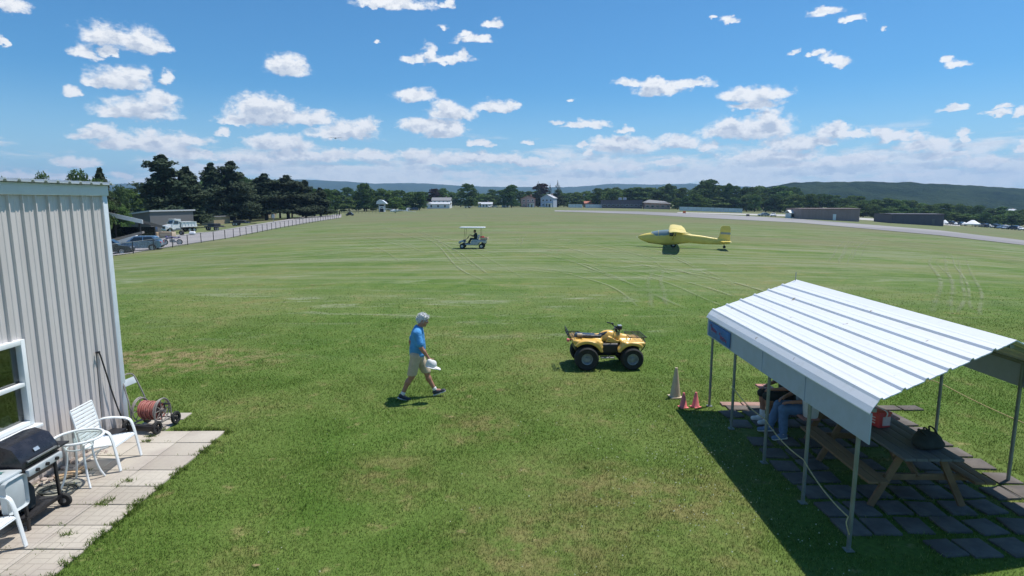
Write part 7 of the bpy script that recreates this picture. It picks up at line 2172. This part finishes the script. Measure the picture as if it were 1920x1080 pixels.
b = MB(); b.box((0, 0, .45), (2.6, 1.3, .5), bev=.1); b.prism([(-.9, .7), (-.3, 1.25), (.5, 1.15), (1.0, .7)], -.5, .5); b.build('body', M['cardark'], st)
for sx in (-.9, .9):
    for sy in (-1, 1): wheel(st, (sx, sy * .62, .3), .3, .2, .15, sy, n=16)
b = MB(); b.cyl((.2, 0, 1.1), (.2, 0, 2.0), .06, n=8); b.build('mast', M['cardark'], st)
mk = thing('runway_marker', 'orange box marker standing beside the runway', 'marker', GD(1283, 232), 0)
b = MB(); b.box((0, 0, .75), (1.1, .35, .8), bev=.03); b.build('panel', M['orange'], mk)
for x in (-.4, .4): b = MB(); b.cyl((x, 0, -.1), (x, 0, .4), .04, n=8); b.build('leg', M['black'], mk)
mk = thing('runway_marker', 'dark box marker beside the taxiway left of the brown hangar', 'marker', GD(1402, 210), 0)
b = MB(); b.box((0, 0, .6), (1.1, .35, .7), bev=.03); b.build('panel', M['cardark'], mk)
for x in (-.4, .4): b = MB(); b.cyl((x, 0, -.1), (x, 0, .3), .04, n=8); b.build('leg', M['black'], mk)
pk = car('silver pickup truck parked by the brown hangar', M['carsilver'], 'pickup', 'pickup truck'); c = G(1593, 407); place(pk, c, R(-172))
# white tents and parked cars at the right edge
def tent(label, px, D, wpx, hpx):
    c = GD(px, D); k = D / FPX; W, H = wpx * k, hpx * k
    o = thing('white_tent', label, 'tent', c, R(random.uniform(-15, 15)), 'white tents by the trees')
    m = MB(); m.lathe((0, 0, 0), [(W / 2, H * .42), (W * .33, H * .66), (W * .12, H * .95), (.0001, H)], n=10); m.lathe((0, 0, 0), [(W / 2, H * .42), (W / 2, H * .30)], n=10); m.build('canopy', M['canvas'], o, smooth=30)
    for i in range(6): a = 2 * PI * i / 6; p = MB(); p.cyl((W * .48 * math.cos(a), W * .48 * math.sin(a), -.1), (W * .48 * math.cos(a), W * .48 * math.sin(a), H * .45), .06, n=6); p.build('pole', M['post'], o)
tent('large white peaked tent near the right edge', 1823, 235, 24, 12); tent('white tent at the end of the dark slate hangar', 1771, 235, 12, 9); tent('small white tent left of the large peaked one', 1808, 240, 9, 7); tent('smallest white tent beside the dark slate hangar', 1792, 240, 6, 6)
cl = [('carsilver', 'sedan'), ('carnavy', 'suv'), ('carwhite', 'sedan'), ('cardark', 'suv'), ('carblue', 'sedan')]
protos = {}
lot = [(1838, 236), (1848, 234), (1858, 232), (1868, 230), (1879, 228), (1889, 226), (1900, 224), (1911, 222), (1784, 244), (1800, 243), (1844, 246), (1866, 243), (1884, 240), (1905, 236)]
cn = {'carsilver': 'silver', 'carnavy': 'navy', 'carwhite': 'white', 'cardark': 'charcoal', 'carblue': 'blue-grey'}
for i, (px, D) in enumerate(lot):
    mm, kd = cl[i % 5]
    lab = f'{cn[mm]} car parked in the crowded row near the right edge'
    if (mm, kd) not in protos: o = protos[(mm, kd)] = car(lab, M[mm], kd)
    else: o = copy_tree(protos[(mm, kd)])
    c = GD(px, D); place(o, c, R(random.choice((75, 100, -80, 15))), lab, cn[mm] + ' cars parked near the right edge')
for px, D, mm, lab in ((765, 300, 'carwhite', 'white car parked near the little control hut'), (758, 296, 'carsilver', 'silver car parked between the control hut and a dark car'), (776, 298, 'carnavy', 'navy car parked at the end of the row by the hut'), (920, 400, 'carwhite', 'white car parked before the low bungalow'), (928, 398, 'carsilver', 'silver car parked right of the bungalow'), (877, 395, 'carwhite', 'white car parked under the big round dark tree'),
                       (1432, 235, 'carsilver', 'silver car parked left of the brown hangar'), (1450, 233, 'carwhite', 'white car parked nearest the brown hangar on its left'), (1016, 425, 'carwhite', 'white car parked between the pink and grey houses')):
    key = [k for k in protos if k[0] == mm][0]
    o = copy_tree(protos[key]); place(o, GD(px, D), R(random.choice((10, 170, 60))), lab)
    if 'group' in o: del o['group']
house('white_shed', 'white-roofed shed at the left end of the brown hangar', 1481, 215, 8, 14, 4, M['housewhite'], M['canvas'], 'x', .6, 1, 1, cat='shed')
# far house on the wooded hillside
house('hillside_house', 'tiny white house on the wooded hillside at the right edge', 1897, 640, 9, 14, 8, M['housewhite'], M['canvas'], 'y', .6, 2, 1, cat='house')
# low wire fence posts across the far side of the field
ff = thing('field_fence', 'low wire fence with thin posts across the far end of the field', 'fence', GD(705, 250))
o_ = ff.location.copy()
prev = None
for i in range(12):
    p = GD(640 + 6.5 * i, 246 - .5 * i); b = MB(); b.cyl(p - o_, p - o_ + Vector((0, 0, 1.2)), .06, n=6); b.build('post', M['post'], ff)
    if prev is not None: b = MB(); b.cyl(prev - o_ + Vector((0, 0, 1.1)), p - o_ + Vector((0, 0, 1.1)), .02, n=5); b.build('wire', M['post'], ff)
    prev = p
# aircraft high in the sky
ap = AT(629, 259.5, 620)
pl = thing('airplane', 'tiny dark airplane flying below the clouds', 'airplane', ap, R(15))
b = MB(); b.loft([[(.55 * w_ * math.cos(a), y, .6 * w_ * math.sin(a)) for a in [2 * PI * i / 12 for i in range(12)]] for y, w_ in ((-2.6, .1), (-2.2, .7), (-.8, 1.1), (.6, .9), (3.6, .3), (4.4, .15))]); b.build('fuselage', M['bird'], pl)
for sx in (-1, 1): b = MB(); b.hull([(sx * .2, -.9, .3), (sx * .2, .7, .3), (sx * .2, .7, .5), (sx * .2, -.9, .5)], [(sx * 6.6, -.5, 1.0), (sx * 6.6, .4, 1.0), (sx * 6.6, .4, 1.1), (sx * 6.6, -.5, 1.1)]); b.build('wing', M['bird'], pl, smooth=None)
b = MB(); b.prism([(3.6, .2), (4.0, 1.6), (4.5, 1.6), (4.5, .1)], -.06, .06)
for v in b.bm.verts: v.co = Vector((v.co.y, v.co.x, v.co.z))
b.box((0, 4.1, .3), (3.4, .7, .08)); b.build('tail', M['bird'], pl, smooth=None)
